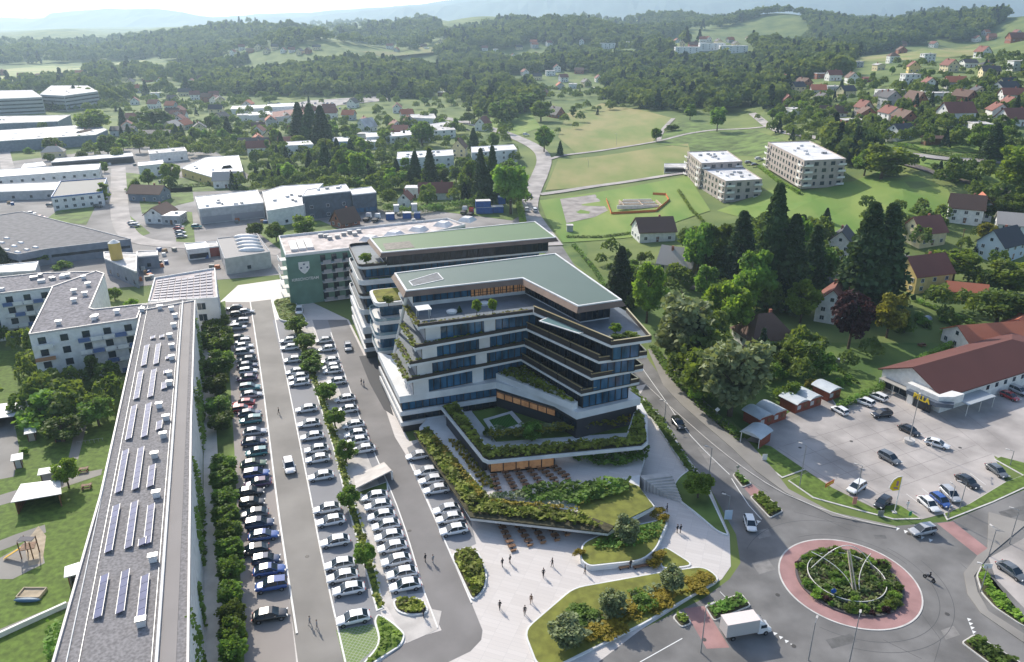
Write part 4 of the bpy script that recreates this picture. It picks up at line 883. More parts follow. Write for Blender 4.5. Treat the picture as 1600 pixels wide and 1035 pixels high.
for k,zz in enumerate((3.4,6.6,9.8,12.8)):
    b=MB()
    for s_ in range(-30,120,10): a=lp(s_,14.15); c=lp(s_+10,14.15); b.bar((a.x,a.y,zz),(c.x,c.y,zz),.9,.12)
    b.build('gallery',white2,LB0)
    b=MB()
    for s_ in range(-30,120,10): a=lp(s_,14.65); c=lp(s_+10,14.65); b.bar((a.x,a.y,zz+.9),(c.x,c.y,zz+.9),.06,.08)
    b.build('handrail',metal,LB0)
b=MB()
for _ in range(5200):
    s_=random.uniform(-30,125); k=math.sin(s_*.45)+math.sin(s_*.17+1)
    if k<.1: continue
    a=lp(s_,14.9+random.uniform(-.35,.45)); leafq(b,(a.x,a.y,random.random()**.8*LR*min(1,.45+k*.3)),.55)
b.build('climbing_plants',leaf,LB0)
# courtyard wings of the same block
WA=block('apartment_wing','flat roofed courtyard wing with white and blue balconies, joined to the long apartment building','apartment building',None,LR,white2,mat('dark_roof_gravel',(.2,.19,.2),.95,nscale=1.2,namt=.3,detail=9),zb=0,par=.4,parm=mat('roof_edge_metal',(.5,.47,.46),.5),units=0,world=[W2(x,y,LR) for x,y in [(45,523),(214,498),(222,478),(292,468),(148,484),(140,482),(163,428),(150,424),(82,448),(78,457)]])
WB=block('apartment_wing','flat roofed apartment wing at the far left edge, facing the courtyard','apartment building',None,LR-.05,white2,mat('dark_roof_gravel',(.2,.19,.2),.95),zb=0,par=.4,parm=mat('roof_edge_metal',(.5,.47,.46),.5),units=7,world=[W2(x,y,LR) for x,y in [(81,449),(150,424.5),(60,427),(-60,440),(-160,470),(-60,466)]])
for T,(p0,p1) in ((WA,((45,523),(214,498))),(WB,((-60,466),(81,449)))):
    p=Vector(W2(*p0,LR)); q=Vector(W2(*p1,LR)); d=(q-p).normalized(); nn=Vector((d.y,-d.x)); L=(q-p).length; rz=math.atan2(d.y,d.x)
    for f in range(4):
        zz=.9+3.25*f; n=int(L/4)
        for k in range(n):
            s=p+d*L*(k+.5)/n+nn*.03; b=MB(); b.box((s.x,s.y,zz+1.3),(1.7,.12,1.7),rz); b.build('window',glass,T)
        a=p+d*L*.42+nn*.7; c=p+d*L+nn*.7; b=MB(); b.bar((a.x,a.y,zz-.5),(c.x,c.y,zz-.5),1.4,.2); bl=b.build('balcony',greyp,T)
        for k in range(5):
            a=p+d*L*(.42+.116*k)+nn*1.38; c=p+d*L*(.42+.116*(k+1)-.01)+nn*1.38; b=MB(); b.bar((a.x,a.y,zz-.3),(c.x,c.y,zz-.3),.07,1.1)
            b.build('balcony_panel',white2 if (k+f)%3 else mat('blue_balcony_panel',(.09,.15,.32),.5),bl)
        a=p+nn*.8+d*.2; c=p+d*4.6+nn*.8; b=MB(); b.bar((a.x,a.y,zz-.5),(c.x,c.y,zz-.5),1.6,.18); bl=b.build('balcony',white2,T); b=MB(); a+=nn*.8; c+=nn*.8; b.bar((a.x,a.y,zz-.3),(c.x,c.y,zz-.3),.08,1.0); b.build('balcony_panel',mat('orange_balcony_panel',(.4,.2,.1),.6) if f==2 else white2,bl)
for i,(x,y) in enumerate([(92,507),(147,500),(183,490),(222,487),(250,483),(116,472),(133,462),(116,458),(138,447),(150,498),(131,436),(106,433)]):
    c=g(x,y,LR); b=MB(); b.box((c[0],c[1],LR+.45),(1,1,.9),R(20)); vt=b.build('roof_vent',flatwhite,WA); b=MB(); b.box((c[0],c[1],LR+.98),(1.5,1.2,.12),R(20)); b.build('vent_cap',metal,vt)
# building with the gridded solar roof
pvx=[W2(x,y,11) for x,y in [(242,436),(336,420.5),(340,467),(232,473)]]
PV=block('solar_roof_building','white building whose flat roof is covered by a grid of solar panels','office building',None,11,white,mat('pale_pink_roof',(.5,.44,.42),.9,nscale=.3,namt=.2),zb=0,par=.9,parm=white,world=pvx+[] )
P=ccw(pvx); C=np.array(P); 
def bil(u_,v_): return C[0]*(1-u_)*(1-v_)+C[1]*u_*(1-v_)+C[2]*u_*v_+C[3]*(1-u_)*v_
pm=mat('solar_panel_violet',(.1,.09,.14),.2,spec=.8)
for i in range(9):
    for j in range(9):
        if (i,j) in ((4,8),(5,8),(3,8)) : continue
        a,b_,c,e=[bil(.05+.1*(i+x),.05+.1*(j+y)) for x,y in ((0,0),(.86,0),(.86,.6),(0,.6))]; b=MB()
        b.prism([a,b_,c,e],11.0,11.12); b.build('solar_panel',pm,PV)
ve=visible_edges(P)
for i in ve: facewin(PV,P[i],P[(i+1)%4],0,3,3.4,max(1,int(math.dist(P[i],P[(i+1)%4])/7)),ww=2.2,wh=2,sill=1.2)
# ---------------------------------------------------------------- industrial quarter on the left
W3=(1,3.2,6); 
bl=block
bl('office_block','pale grey office block with dark ribbon windows, right hand one of the far left pair','office building',[(62,148),(100,150),(153,143),(136,134),(80,134)],15,mat('pale_grey_panels',(.42,.42,.42),.6),flatpale,bands=[(1.5,2.8,glassdark),(5,6.3,glassdark),(8.5,9.8,glassdark),(12,13.2,glassdark)],units=3)
bl('office_block','pale grey office block with dark ribbon windows, cut off by the left edge','office building',[(-80,158),(66,152),(50,141),(-80,143)],15,mat('pale_grey_panels',(.42,.42,.42),.6),flatpale,bands=[(1.5,2.8,glassdark),(5,6.3,glassdark),(8.5,9.8,glassdark),(12,13.2,glassdark)],units=3)
bl('factory_hall','low hall with pale blue roof in front of the office blocks','factory hall',[(-80,196),(90,190),(110,180),(-80,183)],8,bluegrey,flatpale,units=4)
bl('factory_hall','long grey hall with white ridge strip and skylights at the far left','factory hall',[(-80,226),(150,211),(168,203),(148,194),(-80,209)],7.5,bluegrey,mat('grey_sheet_roof',(.2,.22,.25),.6,nscale=.1,namt=.1),skyl=12,parm=white2)
bl('warehouse','long white warehouse with a row of dark vents along its side','warehouse',[(-80,283),(154,265),(157,256),(-80,270)],7,white2,flatwhite,wins=(2,2.6,4.5),units=2)
bl('warehouse','low dark roofed annexe in front of the long white warehouse','warehouse',[(-80,303),(88,297),(93,284),(-80,291)],4.5,greyp,mat('grey_sheet_roof',(.2,.22,.25),.6),wins=(1,3,8))
bl('commercial_building','white two storey building with blue fascia and dark flat roof','commercial building',[(80,309),(160,301),(167,279),(95,284)],6.5,white2,mat('dark_sheet_roof',(.08,.09,.1),.7),wins=(2,3,3.5,1),parm=mat('blue_fascia',(.1,.2,.42),.5),par=.9)
bl('factory_hall','wide factory with dark felt roof dotted with small skylights','factory hall',[(-60,345),(35,331),(138,357),(204,374),(75,389),(28,398),(-60,380)],6,bluegrey,flatgrey,bands=[(2.6,3.6,glassdark)],skyl=18,parm=bluegrey)
bl('workshop','workshop with pale blue sheet roof at the left edge','workshop',[(-60,430),(55,423),(60,409),(-60,420)],5,greyp,mat('pale_blue_sheet',(.45,.52,.56),.5),wins=(1,3,6))
bl('workshop','small grey workshop with a wide pale roof beside the silo','workshop',[(163,404),(213,425),(214,396),(162,394)],6,bluegrey,flatpale,wins=(1,3,5))
bl('workshop','slim grey annexe with pale roof on the yard, right of the silo','workshop',[(214,402),(247,399),(246,392),(214,393)],5,bluegrey,flatpale,wins=(1,3,4))
bl('garage','white garage with a dark glazed gate on the yard','garage',[(292,391),(327,387),(320,378),(288,381)],4.2,white2,flatwhite,bands=[(.6,2.4,glassdark)])
bl('garage','small red walled garage with pale roof','garage',[(327,387),(343,385),(338,378),(320,378)],3.8,mat('red_wall',(.35,.08,.06),.8),flatpale,bands=[(.3,2.2,metal)])
dh=bl('warehouse','warehouse with grey roof and a row of white domed skylights','warehouse',[(351,405),(422,394),(402,366),(339,373)],6,greyp,mat('grey_sheet_roof2',(.24,.23,.23),.7),wins=(1,3,9),parm=greyp)
for k in range(5): c=g(384+2.2*k,370+5.2*k,6.2); b=MB(); b.ico((c[0],c[1],6.0),(5.0,1.5,1.3),jit=0,sub=2); b.build('dome_skylight',flatwhite,dh,smooth=True)
bl('commercial_building','low white hall with roller docks and pale flat roof','commercial building',[(311,327),(362,322),(412,317),(402,297),(305,308)],7,greyp,flatwhite,bands=[(.5,3.4,mat('dock_gate',(.3,.3,.32),.6))],units=6)
bl('commercial_building','low pale office with flat white roof in front of the dark slate building','commercial building',[(417,330),(474,321),(505,287),(440,291),(410,300)],7.5,white2,flatwhite,wins=(1,3,5),units=6)
bl('slate_office','dark slate clad office building with flat white roof','office building',[(472,307),(548,299),(540,288),(478,297)],11,slate,flatwhite,wins=(2,4,6,1),units=4)
bl('slate_office','dark slate annexe with a tall glazed corner and white parapet','office building',[(550,305),(588,301),(580,292),(547,296)],9.5,slate,flatwhite,bands=[(1,3,glassb)],parm=white)
bl('carport','long open carport with thin white roof','carport',[(80,254),(208,244),(206,239),(88,248)],4.2,mat('carport_dark',(.08,.08,.09),.7),flatwhite,bands=[(.2,2.8,mull)])
bl('shop','yellow banded supermarket with white stepped roof','shop',[(283,263),(330,277),(380,268),(373,243),(322,246)],5,yellowp,flatwhite,wins=(1,3,8),units=3)
bl('commercial_building','white two storey building with a tree before its door','commercial building',[(216,260),(256,256),(254,250),(216,254)],7,white2,flatwhite,wins=(2,3,5))
bl('commercial_building','white flat roofed building left of the yellow supermarket','commercial building',[(233,241),(292,236),(288,230),(232,235)],6,white2,flatpale,wins=(1,3,6),units=2)
bl('garage','low white shed roof beside the lane at far left','garage',[(33,263),(72,259),(66,253),(38,256)],3.5,greyp,flatwhite)
bl('apartment_block','bright white three storey apartment block behind the two dark firs','apartment building',[(620,249),(709,243),(707,234),(621,238)],10,white,flatwhite,wins=(3,3,6,1),units=7)
bl('apartment_block','bright white apartment block with roof vents near the curving road','apartment building',[(737,239),(808,234),(802,226),(736,230)],10,white,flatwhite,wins=(3,3,6,1),units=6)
bl('apartment_block','stepped white villa block above the curve of the road','apartment building',[(675,205),(712,203),(700,190),(672,194)],7,white2,flatpale,wins=(2,3,5),units=2)
bl('apartment_block','white flat roofed villa with terraces, left of the round dark tree','apartment building',[(609,214),(646,211),(640,204),(611,206)],7,white2,flatwhite,wins=(2,3,4))
bl('apartment_block','low pale villa with a wide terrace roof at the road bend','apartment building',[(640,184),(682,186),(678,178),(641,179)],6,white2,flatpale,wins=(1,3,5))
bl('apartment_block','white terraced villa partly hidden by birches','apartment building',[(446,228),(490,226),(484,220),(447,222)],8,white2,flatwhite,wins=(2,3,4))
bl('apartment_block','pale villa with a blue band in the middle of the old quarter','apartment building',[(520,222),(548,221),(545,214),(520,215)],7,mat('pale_blue_wall',(.3,.42,.6),.8),flatwhite,wins=(1,3,4))
bl('apartment_block','white villa with flat roof beside the pitched white roof','apartment building',[(572,215),(608,213),(604,207),(571,208)],7,white2,flatwhite,wins=(2,3,5))
for i,(x,y,wd) in enumerate([(390,168,60),(440,165,50),(405,178,40),(470,172,30),(355,262,20)]):
    bl('warehouse',['pale low warehouse, leftmost on the far depot','pale low warehouse, second on the far depot','white depot shed in front of the depot warehouses','small white depot shed at the right end','white roofed shed beside the supermarket car park'][i],'warehouse',[(x-wd/2,y+3),(x+wd/2,y+1),(x+wd/2-5,y-4),(x-wd/2+3,y-2)],5,white2,flatwhite)
bl('farm_hall','long hall with dark red roof in the far quarter','hall',[(425,184),(482,178),(478,168),(425,175)],6,white2,redroof,wins=(1,3,8))
# gravel silo
c=g(188,430,0); SI=thing('silo','yellow cone bottomed silo on legs beside the workshop','silo',c); b=MB(); b.tube((c[0],c[1],6),(c[0],c[1],12),2.0,2.0,20); b.build('tank',mat('yellow_silo_paint',(.5,.36,.1),.5),SI,smooth=False); b=MB(); b.tube((c[0],c[1],2.5),(c[0],c[1],6),.4,2.0,20); b.build('hopper',mat('yellow_silo_paint',(.5,.36,.1),.5),SI); b=MB(); b.tube((c[0],c[1],12),(c[0],c[1],13),2.0,.5,20); b.build('cap',white2,SI)
for a in range(4): b=MB(); x,y=c[0]+1.6*math.cos(a*1.57+.7),c[1]+1.6*math.sin(a*1.57+.7); b.tube((x,y,0),(x,y,6),.14,seg=6); b.build('leg',metal,SI)
# ---------------------------------------------------------------- supermarket with the big red roof
P0=Vector((92.0,172.9)); e1=Vector((5.9,-11.7)).normalized(); e2=Vector((-e1.y,e1.x)); FW=21.5; LL=52
SM=thing('supermarket','long white supermarket with big red hipped roof and yellow letters over its entrance','supermarket',(105,172,0))
def sp(a,b_): q=P0+e1*a+e2*b_; return (q.x,q.y)
FW=16.2
b=MB(); b.prism([sp(0,0),sp(FW,0),sp(FW,LL),sp(0,LL)],0,4.5); 
b.quad((*sp(0,0),4.5),(*sp(FW,0),4.5),(*sp(FW/2,0),8.2)); b.build('wall',white2,SM)
b=MB(); o_=.7; rg=(sp(FW/2,-.9),sp(FW/2,37)); k=3.7/(FW/2)
zz=4.5-k*o_+.1
def slab(b,pts,th=.3):
    c=[(q[0],q[1],q[2]+th) for q in pts]; b.quad(*pts); b.quad(*c); n=len(pts)
    for i in range(n): j=(i+1)%n; b.quad(pts[i],pts[j],c[j],c[i])
slab(b,[(*sp(-o_,-.9),zz),(*rg[0],8.35),(*rg[1],8.35),(*sp(-o_,LL+.7),zz)]); slab(b,[(*rg[0],8.35),(*sp(FW+o_,-.9),zz),(*sp(FW+o_,LL+.7),zz),(*rg[1],8.35)]); slab(b,[(*rg[1],8.35),(*sp(FW+o_,LL+.7),zz),(*sp(-o_,LL+.7),zz)])
b.build('roof',wave_mat('supermarket_roof_tiles',(.12,.042,.034),3.2,.3,.85),SM)
ex0,ex1=sp(FW-3.5,-2.6),sp(FW+1.5,-1.5)
b=MB(); b.prism([sp(8.5,-2.2),sp(FW+.6,-2.2),sp(FW+2.2,1),sp(FW+2.2,4.5),sp(8.5,.2)],3.0,5.0); b.build('entrance_box',white2,SM)
b=MB(); b.prism([sp(9.5,-3.4),sp(FW+1,-3.4),sp(FW+3.4,-.6),sp(FW+2.6,.6),sp(FW+.6,-2.2),sp(9.5,-2.2)],2.9,3.9); b.build('entrance_canopy',slate,SM)
q0=Vector(sp(11.5,-3.5)); 
ang=math.atan2(e1.y,e1.x); s=Vector(sp(13.6,-3.5)); text('BILLA',(s.x,s.y,3.42),ang,1.7,mat('yellow_letters',(.85,.6,.03),.5),'lettering',SM,bold=.06,ext=.08)
b=MB(); b.prism([sp(9.2,-2.0),sp(10.6,-2.0),sp(10.6,0),sp(9.2,0)],0,3.0); b.build('entrance_pier',white2,SM)
b=MB(); b.prism([sp(.8,-2.0),sp(9.2,-2.0),sp(9.2,0),sp(.8,0)],2.75,2.9); cn=b.build('side_canopy',mat('canopy_sheet',(.38,.36,.33),.6),SM)
for a in (1,5,9): b=MB(); x,y=sp(a,-1.8); b.tube((x,y,0),(x,y,2.75),.1,seg=6); b.build('canopy_post',steel,SM)
for a in (1.5,3.6,5.7,7.8): b=MB(); x,y=sp(a+.8,-.05); b.box((x,y,1.4),(1.9,.12,2.3),ang); b.build('shop_window',glassdark,SM)
b=MB(); x,y=sp(13.2,-2.1); b.box((x,y,1.4),(4.4,.2,2.6),ang); b.build('entrance_door',glassdark,SM)
b=MB(); b.prism([sp(FW+.1,4),sp(FW+4,4),sp(FW+4,14),sp(FW+.1,14)],2.9,3.05); b.build('bike_canopy',wave_mat('ribbed_canopy',(.35,.38,.4),2,.3,.4),SM)
for k in range(13): x,y=sp(FW+.04,17+3.4*k); b=MB(); b.box((x,y,2.9),(1.0,.12,1.1),ang+math.pi/2); b.build('window',glass,SM)
for a in (0,10,20): b=MB(); x,y=sp(FW+3.8,4.2+a*.48); b.tube((x,y,0),(x,y,2.9),.07,seg=6); b.build('canopy_post',steel,SM)
house(1545,540,22,11,10,3.6,3,white2,redroof2,'low wing with orange red hipped roof behind the supermarket','gable',name='annexe',cat='annexe',chim=0)
house(1600,520,16,9,40,3.4,2.8,white2,redroof2,'second orange red roof at the right edge behind the supermarket','gable',name='annexe',cat='annexe',chim=0)
# market huts with pale curved roofs
HG='wooden huts along the car park'
def hut(p,rz,n,label,openf=False):
    t=thing('wooden_hut',label,'hut',p,0,HG); ca,sa=math.cos(rz),math.sin(rz)
    def X(x,y,z): return (p[0]+x*ca-y*sa,p[1]+x*sa+y*ca,z)
    Wd=4.4; Dp=4.6; tot=Wd*n
    b=MB()
    if openf:
        b.box(X(0,Dp/2-.1,1.3),(tot,.15,2.6),rz); b.box(X(tot/2-.08,0,1.3),(.15,Dp,2.6),rz)
    else: b.box(X(0,0,1.2),(tot,Dp,2.4),rz)
    b.build('wall',woodred,t); b=MB()
    for k in range(n):
        x0=-tot/2+k*Wd; N_=8
        for j in range(N_):
            f0,f1=j/N_,(j+1)/N_; a0,a1=x0-.25+(Wd+.5 if n==1 else Wd)*f0,x0-.25+(Wd+.5 if n==1 else Wd)*f1; h0,h1=2.45+.75*math.sin(math.pi*f0)**.8,2.45+.75*math.sin(math.pi*f1)**.8
            q=[X(a0,-Dp/2-.5,h0),X(a1,-Dp/2-.5,h1),X(a1,Dp/2+.5,h1),X(a0,Dp/2+.5,h0)]; slab(b,q,.14); b.quad(X(a0,-Dp/2+.02,2.3),X(a1,-Dp/2+.02,2.3),X(a1,-Dp/2+.02,h1),X(a0,-Dp/2+.02,h0))
    b.build('roof',mat('hut_roof_sheet',(.5,.54,.56),.45,nscale=.5,namt=.08),t)
    if not openf:
        for k in range(n*2): b=MB(); b.box(X(-tot/2+Wd/2*(k+.5),-Dp/2-.04,1.4),(1.1,.1,1.0),rz); b.build('hatch',woodbrown if k%2 else mat('hut_pane',(.5,.5,.5),.5),t)
    else:
        for sx in (-1,1): b=MB(); b.tube(X(sx*(tot/2-.1),-Dp/2-.3,0),X(sx*(tot/2-.1),-Dp/2-.3,2.5),.08,seg=6); b.build('post',white2,t)
        b=MB(); b.box(X(0,Dp/2-.25,1.3),(tot*.7,.1,1.7),rz); b.build('notice_panel',mat('pale_blue_poster',(.5,.6,.72),.6),t)
a=Vector(g(1178,668)[:2]); c=Vector(g(1312,622)[:2]); hd=(c-a).normalized(); hr=math.atan2(hd.y,hd.x)
hut(g(1194,656),hr,2,'double red brown hut with twin curved roofs, second from the road'); hut(g(1250,634),hr,2,'double red brown hut with grass between its curved roofs, third from the road'); hut(g(1290,619),hr,1,'single red brown hut with curved roof, farthest from the road'); hut(g(1180,690),hr-R(75),1,'open fronted shelter with curved roof and pale blue poster, nearest the road',True)
# ---------------------------------------------------------------- the two taupe apartment houses in the meadow
def taupehouse(pts,z,label,low=None):
    t=block('meadow_apartments',label,'apartment building',pts,z,taupe,flatwhite,zb=None,par=.6,parm=taupe,units=9); P=ccw([W2(x,y,z) for x,y in pts]); z0=t.location.z
    for i in visible_edges(P):
        p,q=P[i],P[(i+1)%len(P)]; L=math.dist(p,q); d=Vector((q[0]-p[0],q[1]-p[1]))/L; nn=Vector((d.y,-d.x)); n=int(L/4.2); rz=math.atan2(d.y,d.x); nf=max(2,int((z-z0)/3.1))+1
        for f in range(nf):
            for k in range(n):
                s=Vector(p)+d*L*(k+.5)/n+nn*.03; zz=z-1.6-3.05*f
                b=MB(); b.box((s.x,s.y,zz),(2.2 if (k+f)%2 else 1.2,.12,1.7),rz); b.build('window',glass,t)
            if f<nf-1 or 1:
                for k in (0,n-1):
                    s=Vector(p)+d*L*(k+.5)/n+nn*.7; b=MB(); b.box((s.x,s.y,zz-.8),(4.0,1.5,.15),rz); b.box((s.x+nn.x*.7,s.y+nn.y*.7,zz-.35),(4.0,.08,.9),rz); b.build('balcony',white2,t)
    return t
def zat(px,py): return at(px,py)[2]
zA=zat(1120,318); t=taupehouse([(1134,284),(1191,281),(1155,258),(1092,262)],zA+10.5,'taupe three storey apartment house with lower front roof, left one in the meadow')
zB=zA+13.5; t=taupehouse([(1096,256),(1160,253),(1136,236),(1074,238)],zB,'taupe apartment tower part behind the lower roof, left one in the meadow')
zA=zat(1262,300); taupehouse([(1257,252),(1322,249),(1265,221),(1200,223)],zA+14,'taupe four storey apartment house with white flat roof, right one in the meadow')
bl('garage','low white garage row with black gates at the left apartment house','garage',[(1038,262),(1075,262),(1076,256),(1038,256)],zat(1050,268)+3,white2,flatpale,bands=[(.3,2.3,mull)])
# ---------------------------------------------------------------- pitched roof houses
H=house
H(1058,432,12,9,150,5.5,5,cream,paleroof,'cream gabled house with steep pale slate roof among the trees')
H(1020,372,15,12,8,4.2,4.5,white2,brownroof,'farmhouse style house with big dark brown roof and timber gable at the meadow edge')
H(1190,535,13,11,15,3.4,5.5,white2,brownroof,'white bungalow with large brown red hipped roof behind the huts','hip')
H(1300,495,13,8.5,60,6,4.5,white2,redroof,'white house with red brown roof half hidden by the purple tree')
H(1437,448,15,10.5,18,6,5,yellowp,redroof,'yellow house with red brown gable roof and dark balcony')
H(1507,465,11,7,-20,2.8,2,yellowp,redroof2,'low orange red roofed garage joined to the yellow house','gable',name='garage',cat='garage',chim=0)
H(1440,378,12,10,18,5,5,cream,redroof,'cream house with red gable roof and green shutters')
H(1312,400,11,9,60,6,4.5,white2,darkroof,'white house with dark grey gable roof behind the tall firs')
H(1505,345,12,8.5,-25,6,4.5,white2,brownroof,'white house with half stripped roof beside an orange roof')
H(1530,340,8,7,70,5.5,4,white2,redroof2,'small orange roofed extension behind the half stripped roof',chim=0)
H(1585,370,14,9,-25,5.5,3.5,white2,paleroof,'white house with pale brown roof at the right edge')
H(1560,400,14,10,30,5.5,5,mat('pale_blue_plaster',(.5,.58,.64),.8),darkroof,'pale blue house with black gable roof and white balcony')
H(1405,217,11,8.5,20,5,3,white2,darkroof,'small white house with blue grey roof above the curved hedge')
H(1490,195,17,11,8,7.5,5,white2,redroof,'big white house with bright red roof and dormer','gable')
H(1330,200,13,9,5,5,.4,brickw,flatpale,'unfinished brick house shell with pale flat slab','flat',chim=0)
H(1348,180,10,8,100,5.5,4,mat('beige_plaster',(.5,.42,.36),.85),redroof,'beige house with red roof left of the grey villa')
H(1388,168,12,10,95,7,4,greyp,darkroof,'tall grey villa with dark arched gable and balcony')
H(1428,165,14,8,100,4,5,brickw,brownroof,'dark brown barn like roof right of the grey villa',chim=0)
H(1300,182,17,8,-8,3,4,white2,brownroof,'long brown roofed farmhouse behind the brick shell')
H(1465,155,18,9,2,4,.4,white,flatpale,'long low white modern house with flat roof','flat')
H(1395,150,24,9,-4,4,.4,white,flatpale,'very long white flat roofed terrace on the slope','flat')
H(1420,133,12,9,0,8,.4,white,flatpale,'white cube villa two storeys high in mid slope','flat')
H(1448,98,11,9,0,8,.4,white,flatpale,'white cube villa just below the golden hill field','flat')
H(1426,113,11,9,75,5,4,yellowp,redroof,'ochre house with red gable roof on the slope')
H(1482,112,12,10,95,5.5,4.5,cream,redroof,'cream house with red hipped gable, right of the ochre house')
H(1512,105,12,9,5,4,2.5,white2,darkroof,'low white house with dark roof below the hill field')
H(1534,90,13,10,95,5.5,5,white2,redroof,'white house with red gable roof right of the hill field')
H(1394,98,10,9,0,7,3,white2,brownroof,'slender white house with brown hipped roof on the slope','hip')
H(1338,106,11,8,0,6,.4,greyp,flatpale,'grey flat roofed house at the left end of the slope','flat')
H(1372,110,10,8,95,5,1.2,cream,flatpale,'cream house with shallow pale roof on the slope')
H(1330,130,12,9,85,5,4,white2,brownroof,'white house with dark gable beside a red shed')
H(1355,128,9,7,0,3,1,brickw,redroof,'red brown shed between two white houses',chim=0,name='shed',cat='shed')
H(1226,132,11,9,80,5,4,white2,redroof,'white gabled house with red roof at the left foot of the slope')
H(1215,148,11,9,60,4.5,3,white2,paleroof,'white house with pale roof below the red roofed one')
H(1285,122,14,8,0,4,.8,brickw,flatpale,'low brick building with pale flat roof left of the white gable','flat')
H(1230,165,10,8,80,4,4,brickw,redroof,'dark red house among trees at the lower left of the slope')
H(1300,142,12,8,5,3.5,.4,greyp,flatpale,'small grey flat roofed pavilion by the village lane','flat')
H(1568,152,16,11,20,6,4,white2,darkroof,'large white house with dark blue roof near the right edge')
H(1585,195,18,11,10,4,5,white2,redroof,'wide red roofed house at the right edge of the slope')
H(1540,95+12,10,8,0,3.5,2,cream,darkroof,'green based house with dark pyramid roof near the right edge','hip')
H(1590,110,14,9,0,7,.4,white,flatpale,'white terraced villa cut by the right edge','flat')
H(1525,65,13,9,90,5,4,white2,redroof,'white gabled farmhouse on the hilltop, left of the long red roofs')
H(1548,62,13,9,0,5,4,brickw,redroof2,'orange red hilltop barn between farmhouse and long roof')
H(1590,65,22,11,0,4,5,brickw,redroof,'long dark red hilltop roof at the right edge')
H(1148,148,12,9,20,4.5,3,white2,darkroof,'white bungalow with grey roof beyond the fields')
H(1190,143,11,8,70,4.5,3,white2,brownroof,'white house with brown roof beyond the fields, right of the bungalow')
H(1118,152,10,7,0,3.5,2.5,greyp,darkroof,'small dark roofed house left of the bungalow beyond the fields')
H(869,183,15,10,120,2.8,6,brickw,darkroof,'black roofed barn at the edge of the round field')
H(1460,225,12,5,0,3,1,woodbrown,brownroof,'brown garden pavilion on the ring shaped lawn',chim=0,name='pavilion',cat='pavilion',wins=0)
# left and middle quarters
H(235,312,17,10,-8,4,3.2,bluegrey,brownroof,'blue grey house with wide brown roof beside the street')
H(253,345,12,9,85,4,3.2,white2,brownroof,'white house with brown gable next to a pale annexe')
H(274,348,8,8,0,3.8,.4,greyp,flatwhite,'pale flat roofed annexe of the white gabled house','flat',chim=0)
H(356,292,13,9,10,4.5,3.5,white2,paleroof,'white house with two pale grey roof slopes behind the dock building')
H(270,207,14,11,85,5,4,cream,paleroof,'cream gabled house behind the left quarter trees')
H(135,222,14,10,85,5,3.5,white2,brownroof,'white gable fronted house with brown roof in the left quarter')
H(195,212,18,9,5,4.5,2.5,white2,darkroof,'white house with dark blue grey roof right of the round trees')
H(245,215,22,9,5,3.5,2,greyp,darkroof,'long dark grey roof in the left quarter')
H(85,245,13,9,20,4,3,cream,paleroof,'pale hip roofed bungalow behind the carport','hip')
H(65,222,16,8,5,3.5,2.5,greyp,redroof2,'low building with faded orange roof left of the gable fronted house')
H(540,352,10,8,50,2.4,5,brickw,brownroof,'steep roofed chapel like house with one glazed slope, behind the green walled building')
H(682,310,17,9,5,4,4,white2,redroof,'long red brown roof with two white gables behind the containers')
H(634,322,8,6,85,4,3,white2,redroof,'small white gable with red roof beside the container yard')
H(650,308,10,7,0,5,.4,white2,flatwhite,'white flat roofed house beside the small red gable','flat',chim=0)
H(573,205,15,10,60,4,6,white2,flatpale,'house with steep white roof in the middle quarter')
H(755,203,13,9,70,5,5,white2,redroof,'house with red brown roof behind the fenced white apartment block')
H(718,250-6,12,9,85,6,5,cream,brownroof,'cream gabled house between the two white apartment blocks')
H(660,222,11,8,0,5,3,greyp,brownroof,'grey house with brown roof behind the round dark tree')
H(462,196,12,9,80,5,4,white2,redroof,'white house with red roof left of the dark fir group')
H(455,232,16,9,5,5,3,brickw,redroof,'brick red roof left of the white terraced villa')
H(398,235,20,11,5,4.5,4,cream,darkroof,'wide dark roofed house at the left of the middle quarter')
H(552,168,12,9,80,5,4,white2,darkroof,'white house with dark roof by the depot')
H(575,232,14,9,0,5,.4,white2,flatwhite,'flat white house in front of the steep white roof','flat')
H(655,125+8,13,6,0,4,.4,white,flatwhite,'long white low house at the forest edge','flat',chim=0)
H(720,133,12,9,20,5,3.5,cream,redroof,'cream house with red roof at the forest edge')
H(775,108,17,9,0,5,4,white2,redroof,'white house with long red roof in the clearing')
H(690,150,8,7,0,4,.4,woodbrown,flatpale,'dark timber cabin with pale roof','flat',chim=0)
LV=[(820,118,0),(838,125,1),(860,118,2),(880,128,0),(905,115,3),(875,140,4),(895,138,2),(915,136,1),(935,128,0),(930,143,2),(850,150,3),(820,130,1),(870,112,0)]
wmx=[white2,cream,white,brickw,greyp]; rmx=[redroof,darkroof,flatpale,brownroof,redroof2]
def cluster(L_,where,grp=None,s=1,fr=False):
    L_=sorted(L_)
    for i,(x,y,k) in enumerate(L_):
        kd='flat' if k==2 else 'gable'; wn={0:'white',1:'cream',2:'white',3:'brick',4:'grey'}[k]; rn={0:'red',1:'dark',2:'flat',3:'brown',4:'orange'}[k]
        H(x,y,random.uniform(10,14)*s,random.uniform(8,10)*s,random.choice([-10,5,20,80,95,110]),random.choice([4,5,6])*s,3.5*s,wmx[k],rmx[k],f'{wn} house with {rn} roof {where}, {_ord[i]} from the left',kd,wins=1,frames=fr)
cluster(LV,'in the village beyond the barn')
cluster([(1025+14*i+random.uniform(-4,4),72+random.uniform(-9,6),random.choice([0,1,0,3,4])) for i in range(11)],'on the far hillside estate')
cluster([(365+13*i,82+random.uniform(-5,7),random.choice([0,0,1,3,4])) for i in range(11)],'in the far valley village')
